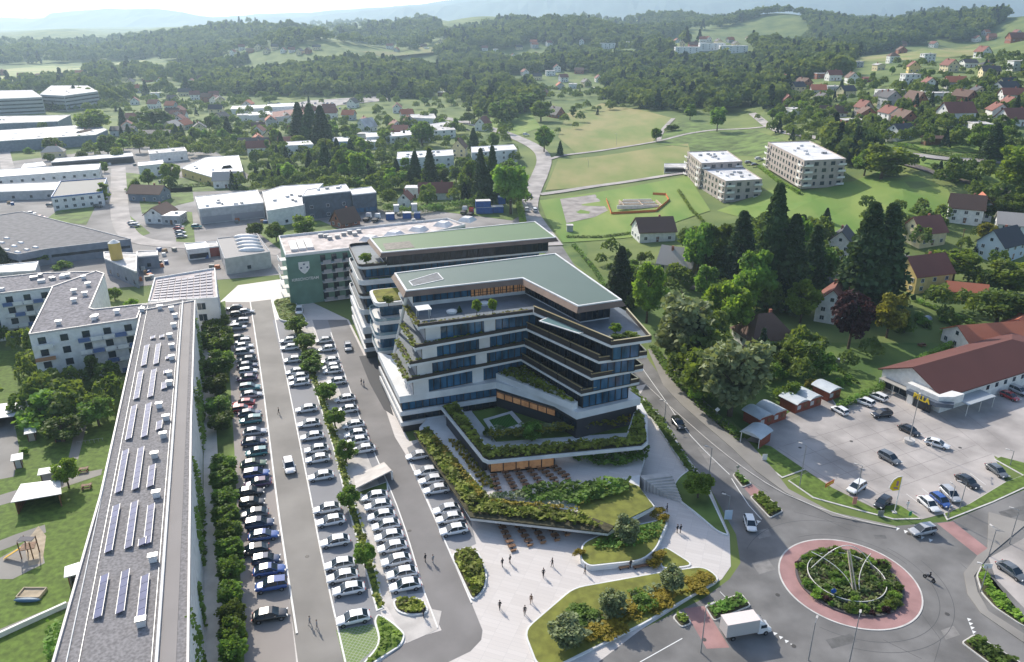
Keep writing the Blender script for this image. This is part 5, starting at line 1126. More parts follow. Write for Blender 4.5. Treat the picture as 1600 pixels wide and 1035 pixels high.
cluster([(1400+13*i+random.uniform(-3,3),22+random.uniform(-3,4),random.choice([0,1,2])) for i in range(8)],'on the far right ridge')
cluster([(30,62+10,0),(80,93,1),(5,118,3),(35,122,0),(60,125,3),(95,122,0),(125,118,4),(150,120,1)],'along the crop field at far left')
cluster([(205,135,1),(232,128,3),(250,132,0),(265,140,0),(300,135,0),(318,128,3),(328,140,4),(290,150,1),(335,155,0),(345,165,1),(325,160,3)],'in the left middle distance')
for i,(x0,x1,y) in enumerate([(937,960,76),(979,997,74),(1055,1090,84),(1093,1130,78),(1125,1165,82)]):
    p=at((x0+x1)/2,y); Lw=(x1-x0)/1200*p[1]; H((x0+x1)/2,y,Lw,12,0,9,.4,white,flatwhite,'long white apartment row on the far slope, %s from the left'%_ord[i],'flat',wins=3,frames=False)
def infill(poly,n,where):
    xs=[q[0] for q in poly]; ys=[q[1] for q in poly]; L_=[]; pos=[]; tr=0
    while len(L_)<n and tr<n*60:
        tr+=1; x=random.uniform(min(xs),max(xs)); y=random.uniform(min(ys),max(ys))
        if not inpoly(x,y,poly): continue
        p=at(x,y)
        if any((q[0]-p[0])**2+(q[1]-p[1])**2<19**2 for q in pos) or any((q[0]-p[0])**2+(q[1]-p[1])**2<19**2 for _,q in LAND): continue
        pos.append(p); L_.append((x,y,random.choice([0,0,1,2,0,3,1,4])))
    cluster(L_,where)
infill([(195,170),(390,165),(385,215),(200,225)],16,'in the left villa quarter')
infill([(400,185),(640,172),(640,225),(400,250)],20,'in the middle villa quarter')
infill([(60,150),(300,140),(390,160),(160,170)],12,'in the far left quarter')
infill([(1200,125),(1590,120),(1590,215),(1200,180)],22,'scattered on the right slope')
infill([(1320,75),(1590,40),(1590,62),(1400,85)],6,'near the right hilltop')
infill([(740,80),(900,60),(930,75),(800,100)],9,'in the upper valley clearing')
infill([(560,82),(690,66),(700,80),(600,92)],6,'on the wooded ridge clearing')
# ---------------------------------------------------------------- small structures in the courtyard and yards
def shelter(name,label,cat,pts,z,roofm,wm,hgt_=2.3,openf=True):
    P=ccw([W2(x,y,z) for x,y in pts]); t=thing(name,label,cat,(P[0][0],P[0][1],0)); b=MB(); b.prism(offset(P,-.2),z-.15,z); b.build('roof',roofm,t); b=MB(); Q=offset(P,.3); n=len(Q)
    for i in range(n):
        if openf and i in visible_edges(Q)[:1]: continue
        edge_strip(b,Q[i],Q[(i+1)%n],0,z-.15,.12,0)
    b.build('wall',wm,t)
    for q in Q: b=MB(); b.box((q[0],q[1],(z-.15)/2),(.16,.16,z-.16)); b.build('post',woodbrown,t)
    return t
palesheet=mat('pale_sheet_roof',(.55,.56,.57),.5,nscale=.4,namt=.06)
shelter('play_shelter','large open play shelter with pale sloping roof on the sunny lawn','shelter',[(19,784),(94,771),(92,750),(34,757)],3.0,palesheet,woodbrown)
shelter('play_shelter','pale roofed shelter at the left edge in the shaded courtyard','shelter',[(-20,655),(43,647),(44,627),(-20,634)],3.0,palesheet,woodbrown)
shelter('garden_shed','low long white shed behind the courtyard tree','shed',[(60,742),(92,736),(95,728),(62,733)],2.0,flatwhite,greyp,openf=False)
shelter('garden_shed','small white cube shed right of the shaded shelter','shed',[(39,678),(55,675),(55,667),(39,669)],2.2,flatwhite,mat('beige_board',(.4,.35,.3),.8),openf=False)
shelter('garden_shed','small grey cube shed beside the paved yard','shed',[(18,720),(34,717),(34,708),(19,711)],2.2,flatwhite,greyp,openf=False)
shelter('garden_shed','dark planter shed with pale lid in the shaded lawn','shed',[(82,683),(97,681),(100,670),(86,673)],1.6,palesheet,mull,openf=False)
shelter('garden_shed','little lean-to with ribbed glass roof against the long building','shed',[(102,901),(121,896),(122,880),(103,886)],2.6,palesheet,greyp)
# climbing frame, sandbox, picnic tables
c=g(48,868); T=thing('climbing_frame','wooden climbing frame with yellow slide on the sandy patch','climbing frame',c)
b=MB(); b.box((c[0],c[1],1.9),(2.2,2.0,.12),R(20)); b.build('platform',woodbrown,T); b=MB(); b.quad((c[0]-1.1,c[1]-.8,1.9),(c[0]-1.1,c[1]+.1,1.9),(c[0]-3.8,c[1]-.6,.3),(c[0]-3.8,c[1]-1.5,.3)); b.quad((c[0]-1.1,c[1]-.8,1.8),(c[0]-3.8,c[1]-1.5,.2),(c[0]-3.8,c[1]-.6,.2),(c[0]-1.1,c[1]+.1,1.8)); b.build('slide',mat('yellow_slide',(.7,.42,.03),.5),T)
for sx in (-1,1):
    for sy in (-.9,.9): b=MB(); b.box((c[0]+sx,c[1]+sy,1.7),(.14,.14,3.4)); b.build('post',woodbrown,T)
b=MB(); b.box((c[0],c[1],3.4),(2.5,1.2,.1),0); b.build('roof',mat('dark_awning',(.06,.06,.08),.7),T)
c=g(50,930); T=thing('sandbox','rectangular sandbox with pale timber rim and a blue boat shaped cover','sandbox',c); b=MB()
for dx,dy,lx,ly in ((0,1.1,3.6,.15),(0,-1.1,3.6,.15),(-1.8,0,.15,2.35),(1.8,0,.15,2.35)): b.box((c[0]+dx,c[1]+dy,.3),(lx,ly,.6))
b.build('rim',mat('pale_timber',(.45,.38,.28),.8),T); b=MB(); b.box((c[0],c[1],.2),(3.4,2.1,.3)); b.build('sand',mat('play_sand',(.4,.33,.24),.95),T); b=MB(); b.ico((c[0]+.2,c[1]-1.5,.35),(2.2,.5,.3),jit=0,sub=2); b.build('boat_cover',mat('blue_tarp',(.05,.12,.2),.5),T,smooth=True)
def picnic(x,y,l,z=0):
    c=g(x,y,z); T=thing('picnic_table',l,'picnic table',c); b=MB(); b.box((c[0],c[1],.75),(1.8,.8,.07),R(20)); b.build('tabletop',woodbrown,T)
    for s in (-.8,.8): b=MB(); b.box((c[0]-s*.34,c[1]+s*.94,.45),(1.8,.28,.06),R(20)); b.build('bench',woodbrown,T)
    for s in (-.7,.7): b=MB(); b.box((c[0]+s*.94,c[1]+s*.34,.38),(.1,1.5,.74),R(20)); b.build('leg',woodbrown,T)
picnic(136,763,'brown picnic table beside the long building, right of the small tree'); picnic(131,737,'brown picnic table on the path by the courtyard tree'); picnic(1440,541,'picnic table on the shaded garden lawn')
c=g(138,696); T=thing('bicycle_rack','grey metal bicycle rack on the courtyard lawn','bike rack',c); 
for k in range(7): b=MB(); x=c[0]-2.4+.8*k; b.tube((x,c[1]+.27*k,0),(x,c[1]+.27*k,.8),.03,seg=5); b.tube((x,c[1]+.27*k,.8),(x+.3,c[1]+.27*k-.7,.8),.03,seg=5); b.build('hoop',metal,T)
b=MB(); b.bar((c[0]-2.5,c[1],.78),(c[0]+2.5,c[1]+1.7,.78),.06,.06); b.build('rail',metal,T)
# swimming pool in the garden
c=g(1475,503); T=thing('swimming_pool','oval garden pool with pale rim and a patch of blue water','swimming pool',c); b=MB(); P=[(c[0]+4.0*math.cos(a*.3927),c[1]+3.0*math.sin(a*.3927)) for a in range(16)]; b.prism(P,0,.5); b.build('rim',greyp,T); b=MB(); b.prism(offset(P,.5),.1,.53); b.build('cover',mat('pool_cover',(.22,.22,.25),.6),T); b=MB(); b.prism([(x*.45+c[0]*.55+.3,y*.45+c[1]*.55-.7) for x,y in P],.2,.56); b.build('water',mat('bright_pool_water',(.05,.3,.6),.05,spec=1),T); b=MB(); b.ico((c[0]-4.5,c[1]+1,.5),(1.3,1.3,1.2),jit=0,sub=2); b.build('dome',mat('pool_dome',(.35,.42,.5),.2,spec=.8),T,smooth=True)
c=g(1302,563); T=thing('greenhouse_bed','long low cold frame with pale glass lids in the vegetable garden','cold frame',c); b=MB(); b.box((c[0],c[1],.35),(5.6,1.5,.7),R(-38)); b.build('frame',mat('pale_timber',(.45,.38,.28),.8),T)
b=MB(); b.box((c[0],c[1],.74),(5.4,1.3,.08),R(-38)); b.build('glass_lid',mat('pale_glass',(.4,.45,.47),.2),T)
# building site in the meadow: bare walls and orange fence
c=at(1000,322); T=thing('foundation_walls','bare foundation walls of a new house inside the orange fence','construction site',c); tm=mat('raw_formwork',(.5,.38,.28),.9)
for k in range(5): b=MB(); b.box((c[0]-2+.4*k,c[1]-6+3.2*k,c[2]+.9),(20-1.5*k,.5,1.8),R(4)); b.build('wall',tm if k%2 else white2,T)
for k in range(3): b=MB(); b.box((c[0]-9+9*k,c[1],c[2]+.9),(.5,11,1.8),R(4)); b.build('cross_wall',tm,T)
FN=thing('site_fence','orange mesh fence round the building site','fence',c); pts=[(947,313),(955,336),(1025,332),(1045,315),(1040,306),(1020,305)]; W=[at(*q) for q in pts]; b=MB()
for i in range(len(W)-1): b.bar(W[i],W[i+1],.08,1.3)
b.build('mesh',mat('orange_mesh',(.65,.18,.05),.8),FN); b=MB()
for q in W: b.tube(q,(q[0],q[1],q[2]+1.6),.06,seg=5)
b.build('post',mull,FN)
c=at(890,362); T=thing('site_hut','small grey hut casting a long shadow on the bright meadow','hut',c); b=MB(); b.box((c[0],c[1],1.4),(2.6,2.6,2.8)); b.build('wall',greyp,T); b=MB(); b.box((c[0],c[1],2.9),(3,3,.2)); b.build('roof',flatpale,T)
# containers and lorries in the yard behind
bluep=mat('blue_container_paint',(.03,.1,.32),.5,nscale=.6,namt=.15); whp=mat('white_container_paint',(.55,.56,.55),.5,nscale=.6,namt=.1)
yl=[]
for k in range(46):
    x,y=random.choice([(random.uniform(230,340),random.uniform(392,425)),(random.uniform(620,790),random.uniform(335,350)),(random.uniform(300,420),random.uniform(330,352)),(random.uniform(0,160),random.uniform(318,330)),(random.uniform(200,245),random.uniform(415,440)),(random.uniform(100,280),random.uniform(256,262))]); yl.append((x,y))
yl.sort(); yk=['wooden pallet stack','blue crate stack','grey skip','orange barrier block','white bulk bag']; ym=[mat('pallet_wood',(.32,.22,.13),.9,nscale=2,namt=.3),mat('blue_crates',(.04,.12,.3),.5),mat('grey_skip',(.2,.21,.2),.6),mat('orange_blocks',(.5,.15,.05),.6),white2]
for k,(x,y) in enumerate(yl):
    c=at(x,y); j=k%5; t=thing(yk[j].replace(' ','_'),'%s in the industrial yards, %s yard item from the left'%(yk[j],_ord[k]),'yard item',c,random.random()*3,'items standing in the industrial yards',unique=False); b=MB()
    for q in range(3): b.box((0,0,.25+.45*q),(1.9-.12*q*(j!=2),1.3,.36),random.uniform(-.1,.1))
    b.build('stack',ym[j],t); b=MB(); b.box((0,0,.05),(1.8,1.2,.1)); b.build('base',mull,t)
def container(px,py,z,dx,dy,dz,m,label,rz=8):
    c=at(px,py); t=thing('container',label,'container',(c[0],c[1],c[2]+z),R(rz),'containers in the yard',unique=False); b=MB(); b.box((0,0,dz/2),(dx,dy,dz)); 
    for k in range(int(dx/.5)): b.box((-dx/2+.25+.5*k,-dy/2-.03,dz/2),(.2,.08,dz*.9))
    b.build('body',m,t); b=MB(); b.box((0,0,dz+.06),(dx+.05,dy+.05,.12)); b.build('lid',flatwhite,t); b=MB()
    for s in (-1,1): b.box((s*(dx/2-.05),-dy/2-.05,dz/2),(.16,.14,dz))
    b.build('corner_post',mull,t)
for a in [(610,343,0,4,3,2.8,bluep,'blue container with open top, leftmost in the container yard'),(620,340,2.8,2.6,3,3,whp,'white tank box stacked on the leftmost blue container'),(636,341,0,4,3,2.6,bluep,'blue container in the middle of the left yard group'),(648,338,2.6,2.8,3,3.2,whp,'white tank box stacked on the middle blue container'),(652,341,0,3,3,2.6,bluep,'short blue container at the right of the left yard group'),
          (757,333,0,8,4,3,bluep,'long blue container, lower one of the right stack'),(755,333,3,7,4,3,bluep,'long blue container with white top, upper one of the right stack'),(778,332,0,5,4,3,bluep,'blue container right of the tall stack'),(784,328,3,3.4,3,3.4,bluep,'narrow blue container standing on the right group'),(605,302-4,0,3,3,3,bluep,'lone blue container by the gravel lane')]: container(*a)
# ---------------------------------------------------------------- vehicles
lampm=mat('headlight_lens',(.7,.7,.68),.1,spec=1); tailm=mat('tail_light_lens',(.35,.01,.01),.2)
def loft(secs,cap=True):
    b=MB(); n=len(secs[0])
    for s in secs: b.v+=s
    for i in range(len(secs)-1):
        for j in range(n): k=(j+1)%n; b.f.append((i*n+j,(i+1)*n+j,(i+1)*n+k,i*n+k)); b.m.append(0)
    if cap: b.f.append(tuple(range(n))); b.m.append(0); b.f.append(tuple((len(secs)-1)*n+n-1-j for j in range(n))); b.m.append(0)
    return b
CARS={'sedan':dict(L=4.75,W=1.84,st=[(-1,.55,.72,.80),(-.96,.3,.93,.93),(-.75,.24,1.0,1.0),(-.3,.22,.96,1.0),(.3,.22,.94,1.0),(.62,.24,.86,.98),(.9,.28,.74,.93),(1,.45,.6,.78)],cab=[(-.86,.93),(-.55,1.38),(-.05,1.45),(.16,1.40),(.50,.92)]),
 'hatch':dict(L=4.2,W=1.78,st=[(-1,.5,.95,.86),(-.96,.3,1.02,.95),(-.7,.24,1.0,1.0),(-.3,.22,.98,1.0),(.3,.22,.96,1.0),(.62,.24,.9,.98),(.9,.28,.78,.93),(1,.45,.62,.78)],cab=[(-.97,1.0),(-.82,1.4),(-.2,1.5),(.16,1.45),(.54,.94)]),
 'suv':dict(L=4.6,W=1.9,st=[(-1,.55,1.05,.88),(-.96,.36,1.12,.96),(-.7,.3,1.1,1.0),(-.3,.28,1.08,1.0),(.3,.28,1.05,1.0),(.62,.3,1.0,.98),(.9,.34,.9,.94),(1,.5,.75,.82)],cab=[(-.98,1.08),(-.86,1.56),(-.2,1.68),(.14,1.62),(.5,1.04)])}
def make_car(kind,label,group=None):
    C=CARS[kind]; hl=C['L']/2; hw=C['W']/2; t=thing('parked_car',label,'car',(0,0,0),0,group,unique=False)
    secs=[]
    for fx,zb,zt,wf in C['st']:
        x=fx*hl; w_=hw*wf; secs.append([(x,-w_*.86,zb),(x,-w_,zb+.16),(x,-w_*1.0,zt-.2),(x,-w_*.9,zt-.03),(x,-w_*.5,zt),(x,w_*.5,zt),(x,w_*.9,zt-.03),(x,w_,zt-.2),(x,w_,zb+.16),(x,w_*.86,zb)])
    o=loft(secs).build('body',carp['white'],t,smooth=True); md=o.modifiers.new('s','SUBSURF'); md.levels=1; md.render_levels=1
    cb=C['cab']; zb0=min(cb[0][1],cb[-1][1]); secs=[]
    for i,(fx,z) in enumerate(cb):
        x=fx*hl; top=hw*.74 if 0<i<len(cb)-1 else hw*.84; base=hw*.9; zbb=.8; secs.append([(x,-base,zbb),(x,-top,z),(x,top,z),(x,base,zbb)])
    gl=loft(secs).build('windows',glass,t,smooth=False)
    b=MB(); xs=[cb[1][0]*hl,cb[2][0]*hl,cb[3][0]*hl]; zs=[cb[1][1],cb[2][1],cb[3][1]]; tw=hw*.72
    for i in range(2): slab(b,[(xs[i],-tw,zs[i]+.015),(xs[i+1],-tw,zs[i+1]+.015),(xs[i+1],tw,zs[i+1]+.015),(xs[i],tw,zs[i]+.015)],.035)
    for s in (-1,1):
        for (x0,z0),(x1,z1) in ((cb[0],cb[1]),(cb[4],cb[3])): b.tube((x0*hl,s*hw*.86,z0),(x1*hl,s*hw*.745,z1),.045,seg=4)
        xm=(xs[0]+xs[2])/2-.1; b.tube((xm,s*hw*.9,.85),(xm,s*hw*.745,zs[1]-.03),.04,seg=4)
    b.build('roof_panel',carp['white'],t)
    for sx in (-.62,.62):
        for s in (-1,1):
            b=MB(); b.tube((sx*hl,s*(hw-.2),.33),(sx*hl,s*(hw+.02),.33),.33,seg=14); wh=b.build('wheel',tyre,t); b=MB(); b.tube((sx*hl,s*(hw+.0),.33),(sx*hl,s*(hw+.03),.33),.2,seg=10); b.build('rim',rimm,wh)
    zt=C['st'][-2][2]
    for s in (-1,1):
        b=MB(); b.box((hl*.955,s*hw*.68,zt-.12),(.16,.36,.14),s*-.35); b.build('headlight',lampm,t)
        b=MB(); b.box((-hl*.975,s*hw*.72,C['st'][1][2]-.18),(.1,.34,.14),s*.2); b.build('tail_light',tailm,t)
        b=MB(); b.box((hl*.3,s*(hw+.09),.98),(.12,.2,.13)); b.build('wing_mirror',carp['white'],t)
    keep(t); return t
PRO={}; 
def car(kind,px,py,rz,color,label,group=None,scale=1,name='parked_car',zc=.55,base=None):
    p=g(px,py,zc) if base is None else (base[0],base[1],base[2]+.0); z=.035 if base is None else base[2]
    c=carp[color]; ms={'body':c,'roof_panel':c,'wing_mirror':c}
    if kind not in PRO: PRO[kind]=make_car(kind,label,group); r=PRO[kind]; first=True
    if not PRO[kind].get('used'):
        r=PRO[kind]; r['used']=1; r.location=(p[0],p[1],z); r.rotation_euler=(0,0,R(rz)); r.scale=(scale,)*3; r['label']=label
        if group: r['group']=group
        for ch in KIDS[r.name]:
            if ch.name.split('.')[0] in ms: setm(ch,c)
        return r
    r=dup(PRO[kind],(p[0],p[1],z),R(rz),label,group,scale,ms)
    if not group and 'group' in r: del r['group']
    return r
DIR=16
rowB=[(451,533),(453,544),(458,563),(462,582),(467,590),(468,599),(479,640),(483,663),(488,683),(495,703),(497,718),(502,745),(511,796),(517,815),(524,847),(531,883),(535,902),(545,922),(552,967)]
rowC=[(506,533),(511,546),(516,565),(518,574),(520,580),(526,597),(539,624),(543,641),(552,665),(556,679),(559,690),(568,703),(585,777),(591,791),(596,807),(603,822),(608,839),(613,856),(619,877),(628,897),(633,916)]
rowD=[(653,713),(667,738),(675,751),(682,766),(698,797),(703,811),(709,829)]
for nm,rw in (('in the row right of the left lane',rowB),('in the row backing onto the right lane',rowC),('in the row beside the garden deck',rowD)):
    for i,(x,y) in enumerate(rw): car('sedan',x,y,180+DIR+random.uniform(-2,2),'white','white saloon %s, %s from the far end'%(nm,_ord[i]),'white cars parked in the marked bays',1.1)
rowA=[(366,482,'black'),(372,492,'black'),(384,488,'silver'),(376,504,'silver'),(372,513,'silver'),(374,529,'black'),(379,535,'silver'),(381,542,'white'),(383,552,'silver'),(386,563,'grey'),(387,572,'navy'),(388,581,'white'),(386,592,'purple'),(391,607,'teal'),(393,618,'silver'),(381,631,'red'),(379,640,'red'),(390,647,'navy'),(392,658,'teal'),(398,676,'silver'),(397,692,'navy'),(401,708,'teal'),(396,726,'green'),(401,742,'blue'),(403,756,'purple'),(391,770,'black'),(394,787,'black'),(397,804,'grey'),(406,820,'navy'),(412,838,'blue'),(396,861,'black'),(416,876,'navy'),(421,892,'blue'),(424,916,'blue'),(422,962,'black')]
kk=['sedan','suv','hatch','sedan','sedan']
for i,(x,y,c) in enumerate(rowA): car(kk[(i*7)%5] if i!=4 else 'suv',x,y,DIR+(0 if i%3 else 180)+random.uniform(-3,3),c,'%s car parked beside the long apartment building, %s from the far end'%(c,_ord[i]),'mixed cars parked beside the long apartment building',1.12)
car('suv',452,730,-68,'white','white car with black roof driving down the left lane',name='car',scale=1.15)
car('hatch',544,543,-75,'silver','silver car driving out from beside the rear office building',scale=1.15)
car('suv',468,487,-80,'white','white delivery car at the far end of the left lane',scale=1.2)
def drv(px,py,ax,ay): # heading in degrees from two pixels on the ground
    a=g(px,py,.5); b=g(ax,ay,.5); return math.degrees(math.atan2(b[1]-a[1],b[0]-a[0]))
for k,x,y,tx,ty,c,l in [('suv',1060,663,1075,682,'black','black car driving down the main road toward the roundabout'),('hatch',1172,819,1177,835,'white','white hatchback entering the roundabout from the main road'),
  ('suv',1441,830,1420,834,'silver','silver people carrier leaving the roundabout by the pink crossing'),
  ('suv',1350,629,1332,622,'white','white estate car in the pair beside the huts, left one'),('suv',1371,621,1352,613,'white','white estate car in the pair nearest the supermarket, right one'),('hatch',1312,642,1298,634,'white','small white hatchback behind the single hut'),('suv',1377,648,1360,650,'black','dark grey estate driving past the supermarket front'),
  ('sedan',1421,673,1440,682,'black','black saloon beside the round concrete lamp base'),('sedan',1464,694,1485,700,'white','white estate car with a door open and a person beside it'),('suv',1390,717,1408,727,'grey','dark grey estate in the middle of the supermarket car park'),
  ('suv',1338,763,1320,775,'white','white off roader with black sunroof beside the grass strip'),('hatch',1379,786,1365,798,'black','black hatchback beside the yellow flag'),('sedan',1451,788,1472,806,'white','white saloon facing the road, leftmost of three'),('hatch',1470,783,1488,797,'blue','blue hatchback between the white saloon and the pale estate'),('suv',1485,774,1500,788,'silver','pale silver estate, rightmost of the three side by side'),
  ('sedan',1512,753,1532,765,'black','black car alone at the lower edge of the car park'),('sedan',1558,736,1578,750,'grey','grey saloon at the right end of the car park'),('hatch',1578,620,1592,626,'red','red hatchback by the long supermarket wall'),('suv',1592,612,1606,618,'silver','silver car right of the red hatchback by the wall'),
  ('sedan',1581,893,1600,906,'grey','grey coupe parked at the right edge below the hedge')]:
    car(k,x,y,drv(x,y,tx,ty),c,l,scale=1.05)
for k,x,y,rz,c,l in [('suv',822,331,100,'white','white car driving away on the far road, left of a pair'),('suv',835,332,100,'white','white car driving away on the far road, right of a pair'),('hatch',828,309,-80,'black','dark car coming down the far road'),('sedan',711,195,-20,'black','dark car on the far bend of the road'),('sedan',730,206,-10,'black','dark car parked at the far villa'),('suv',822,213,0,'white','white camper van on the far meadow'),
   ('sedan',1045,263,0,'grey','grey car before the garage row'),('suv',1170,258,5,'grey','grey car between the two apartment houses'),('suv',1186,252,5,'white','white van between the two apartment houses'),('sedan',1180,261,5,'black','black car between the two apartment houses')]:
    car(k,0,0,rz,c,l,base=at(x,y,.5),scale=1.1)
yc=[(208,351,'silver'),(211,355,'silver'),(281,357,'silver'),(280,360,'red'),(282,366,'silver'),(284,372,'silver'),(308,357,'teal'),(38,337,'white'),(49,336,'white'),(64,342,'red'),(80,348,'black'),(154,325,'black'),(80,323,'grey'),(12,417,'white'),(174,254,'white'),(204,252,'silver'),(255,287,'silver'),(150,368,'grey')]
for i,(x,y,c) in enumerate(yc): car(kk[i%5],0,0,[5,8,0,-5][i%4],c,'%s car in the industrial quarter, %s from the left'%(c,_ord[sorted(yc).index((x,y,c))]),'cars in the industrial quarter',base=at(x,y,.2))
for i in range(26):
    x=400+i*6.2+random.uniform(-2,2); y=random.choice([163,167,171]); car('sedan',0,0,random.choice([0,90]),random.choice(['white','silver','red','blue','grey']),'tiny car on the far depot yard, %s from the left'%_ord[i],'cars on the far depot yard',base=at(x,y,.4))
# box truck
p=g(1165,990,.0); tr=thing('box_truck','white box truck with grey sides entering the roundabout','truck',(p[0],p[1],.03),R(drv(1165,990,1205,983)),unique=False)
b=MB(); b.box((-1.2,0,2.05),(5.2,2.2,2.3)); b.build('cargo_box',mat('grey_truck_side',(.5,.48,.46),.6),tr); b=MB(); b.box((-1.2,0,3.23),(5.25,2.25,.08)); b.build('box_roof',mat('pinkish_roof_sheet',(.75,.66,.62),.6),tr)
cabs=[(1.4,.45,2.75),(1.9,.4,2.6),(2.5,.4,2.15),(3.0,.4,1.35),(3.5,.45,1.1),(3.62,.6,.8)]
loft([[(x,-.98,zb),(x,-1.0,max(zb+.1,zt-.35)),(x,-.8,zt),(x,.8,zt),(x,1.0,max(zb+.1,zt-.35)),(x,.98,zb)] for x,zb,zt in cabs]).build('cab',carp['white'],tr,smooth=False)
b=MB(); slab(b,[(2.3,-.75,2.34),(2.95,-.85,1.5),(2.95,.85,1.5),(2.3,.75,2.34)],.04); b.build('windscreen',glass,tr); 
for s in (-1,1): b=MB(); b.box((2.25,s*1.0,1.72),(.95,.06,.55)); b.build('side_window',glass,tr); b=MB(); b.box((3.5,s*.7,.95),(.2,.35,.2)); b.build('headlight',lampm,tr)
for x in (-2.6,2.7):
    for s in (-1,1): b=MB(); b.tube((x,s*.78,.38),(x,s*1.05,.38),.38,seg=14); wh=b.build('wheel',tyre,tr); b=MB(); b.tube((x,s*1.05,.38),(x,s*1.07,.38),.2,seg=10); b.build('rim',rimm,wh)
b=MB(); b.box((-1.2,0,.75),(5,1.2,.3)); b.build('chassis',mull,tr)
def lorry(x,y,c,l):
    p=at(x,y,.2); t=thing('lorry',l,'lorry',p,R(80),unique=False); b=MB(); b.box((2.2,0,1.7),(1.8,2.3,2.4),top=.93); b.build('cab',c,t); b=MB(); b.box((2.95,0,2.2),(.5,1.9,.8)); b.build('windscreen',glass,t); b=MB(); b.box((-.7,0,1.0),(5,2.2,.6)); b.build('bed',mull,t)
    for xx in (-2,-.8,2.2):
        for s in (-1,1): b=MB(); b.tube((xx,s*.8,.48),(xx,s*1.15,.48),.48,seg=12); b.build('wheel',tyre,t)
lorry(725,334,carp['white'],'white lorry at the container yard'); lorry(735,337,carp['red'],'red lorry beside the blue container stack'); lorry(574,345,carp['white'],'white van at the left of the container yard'); lorry(588,346,carp['white'],'second white van beside the blue containers')
# ---------------------------------------------------------------- people
skin=mat('skin',(.5,.3,.21),.6); cloth={'black':mat('black_suit',(.02,.02,.025),.8),'grey':mat('grey_coat',(.3,.3,.31),.8),'blue':mat('dark_blue_suit',(.03,.05,.1),.8),'brown':mat('brown_jacket',(.16,.08,.04),.8),'white':mat('white_shirt',(.7,.7,.7),.8)}; hair=mat('dark_hair',(.03,.02,.015),.8)
def skinned(name,V,E,rad,m,parent,root=0,mats=None):
    me=bpy.data.meshes.new(name); me.from_pydata(V,E,[]); 
    for mm in (m if isinstance(m,list) else [m]): me.materials.append(mm)
    o=bpy.data.objects.new(name,me); COL.objects.link(o); o.parent=parent; md=o.modifiers.new('skin','SKIN'); md.use_smooth_shade=True
    for i,r_ in enumerate(rad): me.skin_vertices[0].data[i].radius=(r_,r_)
    me.skin_vertices[0].data[root].use_root=True; s=o.modifiers.new('sub','SUBSURF'); s.levels=1; s.render_levels=1
    dg=bpy.context.evaluated_depsgraph_get(); me2=bpy.data.meshes.new_from_object(o.evaluated_get(dg)); o.modifiers.clear(); o.data=me2; return o
def person(loc,rz,label,suit='black',stride=.25,arm=.1,hairc=hair,group=None,sit=False,trousers=None):
    t=thing('person',label,'person',loc,rz,group,unique=False); k=1.0
    # body as one surface: pelvis, spine, neck, head, both arms with five fingers, both legs
    V=[(0,0,.95),(0,0,1.15),(0,.01,1.38),(0,.01,1.5),(0,.02,1.58),(0,.03,1.68),(0,.02,1.76)]; rd=[.13,.12,.15,.07,.06,.09,.07]; E=[(i,i+1) for i in range(6)]
    def add(a,p,r_): V.append(p); rd.append(r_); E.append((a,len(V)-1)); return len(V)-1
    for s in (-1,1):
        sh=add(2,(s*.19,0,1.42),.06); el=add(sh,(s*.25,-arm*s*.5,1.14),.045); wr=add(el,(s*.25,.12+arm*s*.6,.92),.032); hp=add(wr,(s*.25,.15+arm*s*.65,.84),.035)
        for f,(dx,ln) in enumerate(((-.03,.07),(-.01,.085),(.01,.08),(.03,.06))):
            a=add(hp,(s*.25+dx,.16+arm*s*.65,.84-ln*.5),.009); add(a,(s*.25+dx,.175+arm*s*.65,.84-ln),.008)
        add(wr,(s*.21,.18+arm*s*.62,.85),.01)
        if sit: h=add(0,(s*.1,0,.9),.1); kn=add(h,(s*.12,.42,.88),.075); an=add(kn,(s*.12,.46,.5),.05); add(an,(s*.12,.6,.45),.04)
        else: h=add(0,(s*.1,0,.88),.1); kn=add(h,(s*.11,s*stride*.5+.03,.5),.068); an=add(kn,(s*.11,s*stride-.02,.09),.045); add(an,(s*.11,s*stride+.16,.05),.042)
    if sit: V=[(x,y,z-.42) for x,y,z in V]
    bd=skinned('body',V,E,rd,[cloth[suit],skin],t)
    me=bd.data; zo=-.42 if sit else 0
    for p_ in me.polygons:
        c=p_.center
        if c.z>1.52+zo or (abs(c.x)>.16 and c.z<.93+zo and c.z>.7+zo and not sit): p_.material_index=1
    b=MB(); b.ico((0,0,1.775+zo),(.1,.115,.075),jit=.03,sub=2); b.build('hair',hairc,t,smooth=True)
    b=MB(); b.box((0,.118,1.69+zo),(.025,.035,.04)); [b.box((s*.035,.112,1.715+zo),(.022,.015,.012),m=1) for s in (-1,1)]; b.box((0,.112,1.655+zo),(.045,.012,.01),m=1); b.build('face',[skin,hair],t)
    if trousers:
        b=MB()
    return t
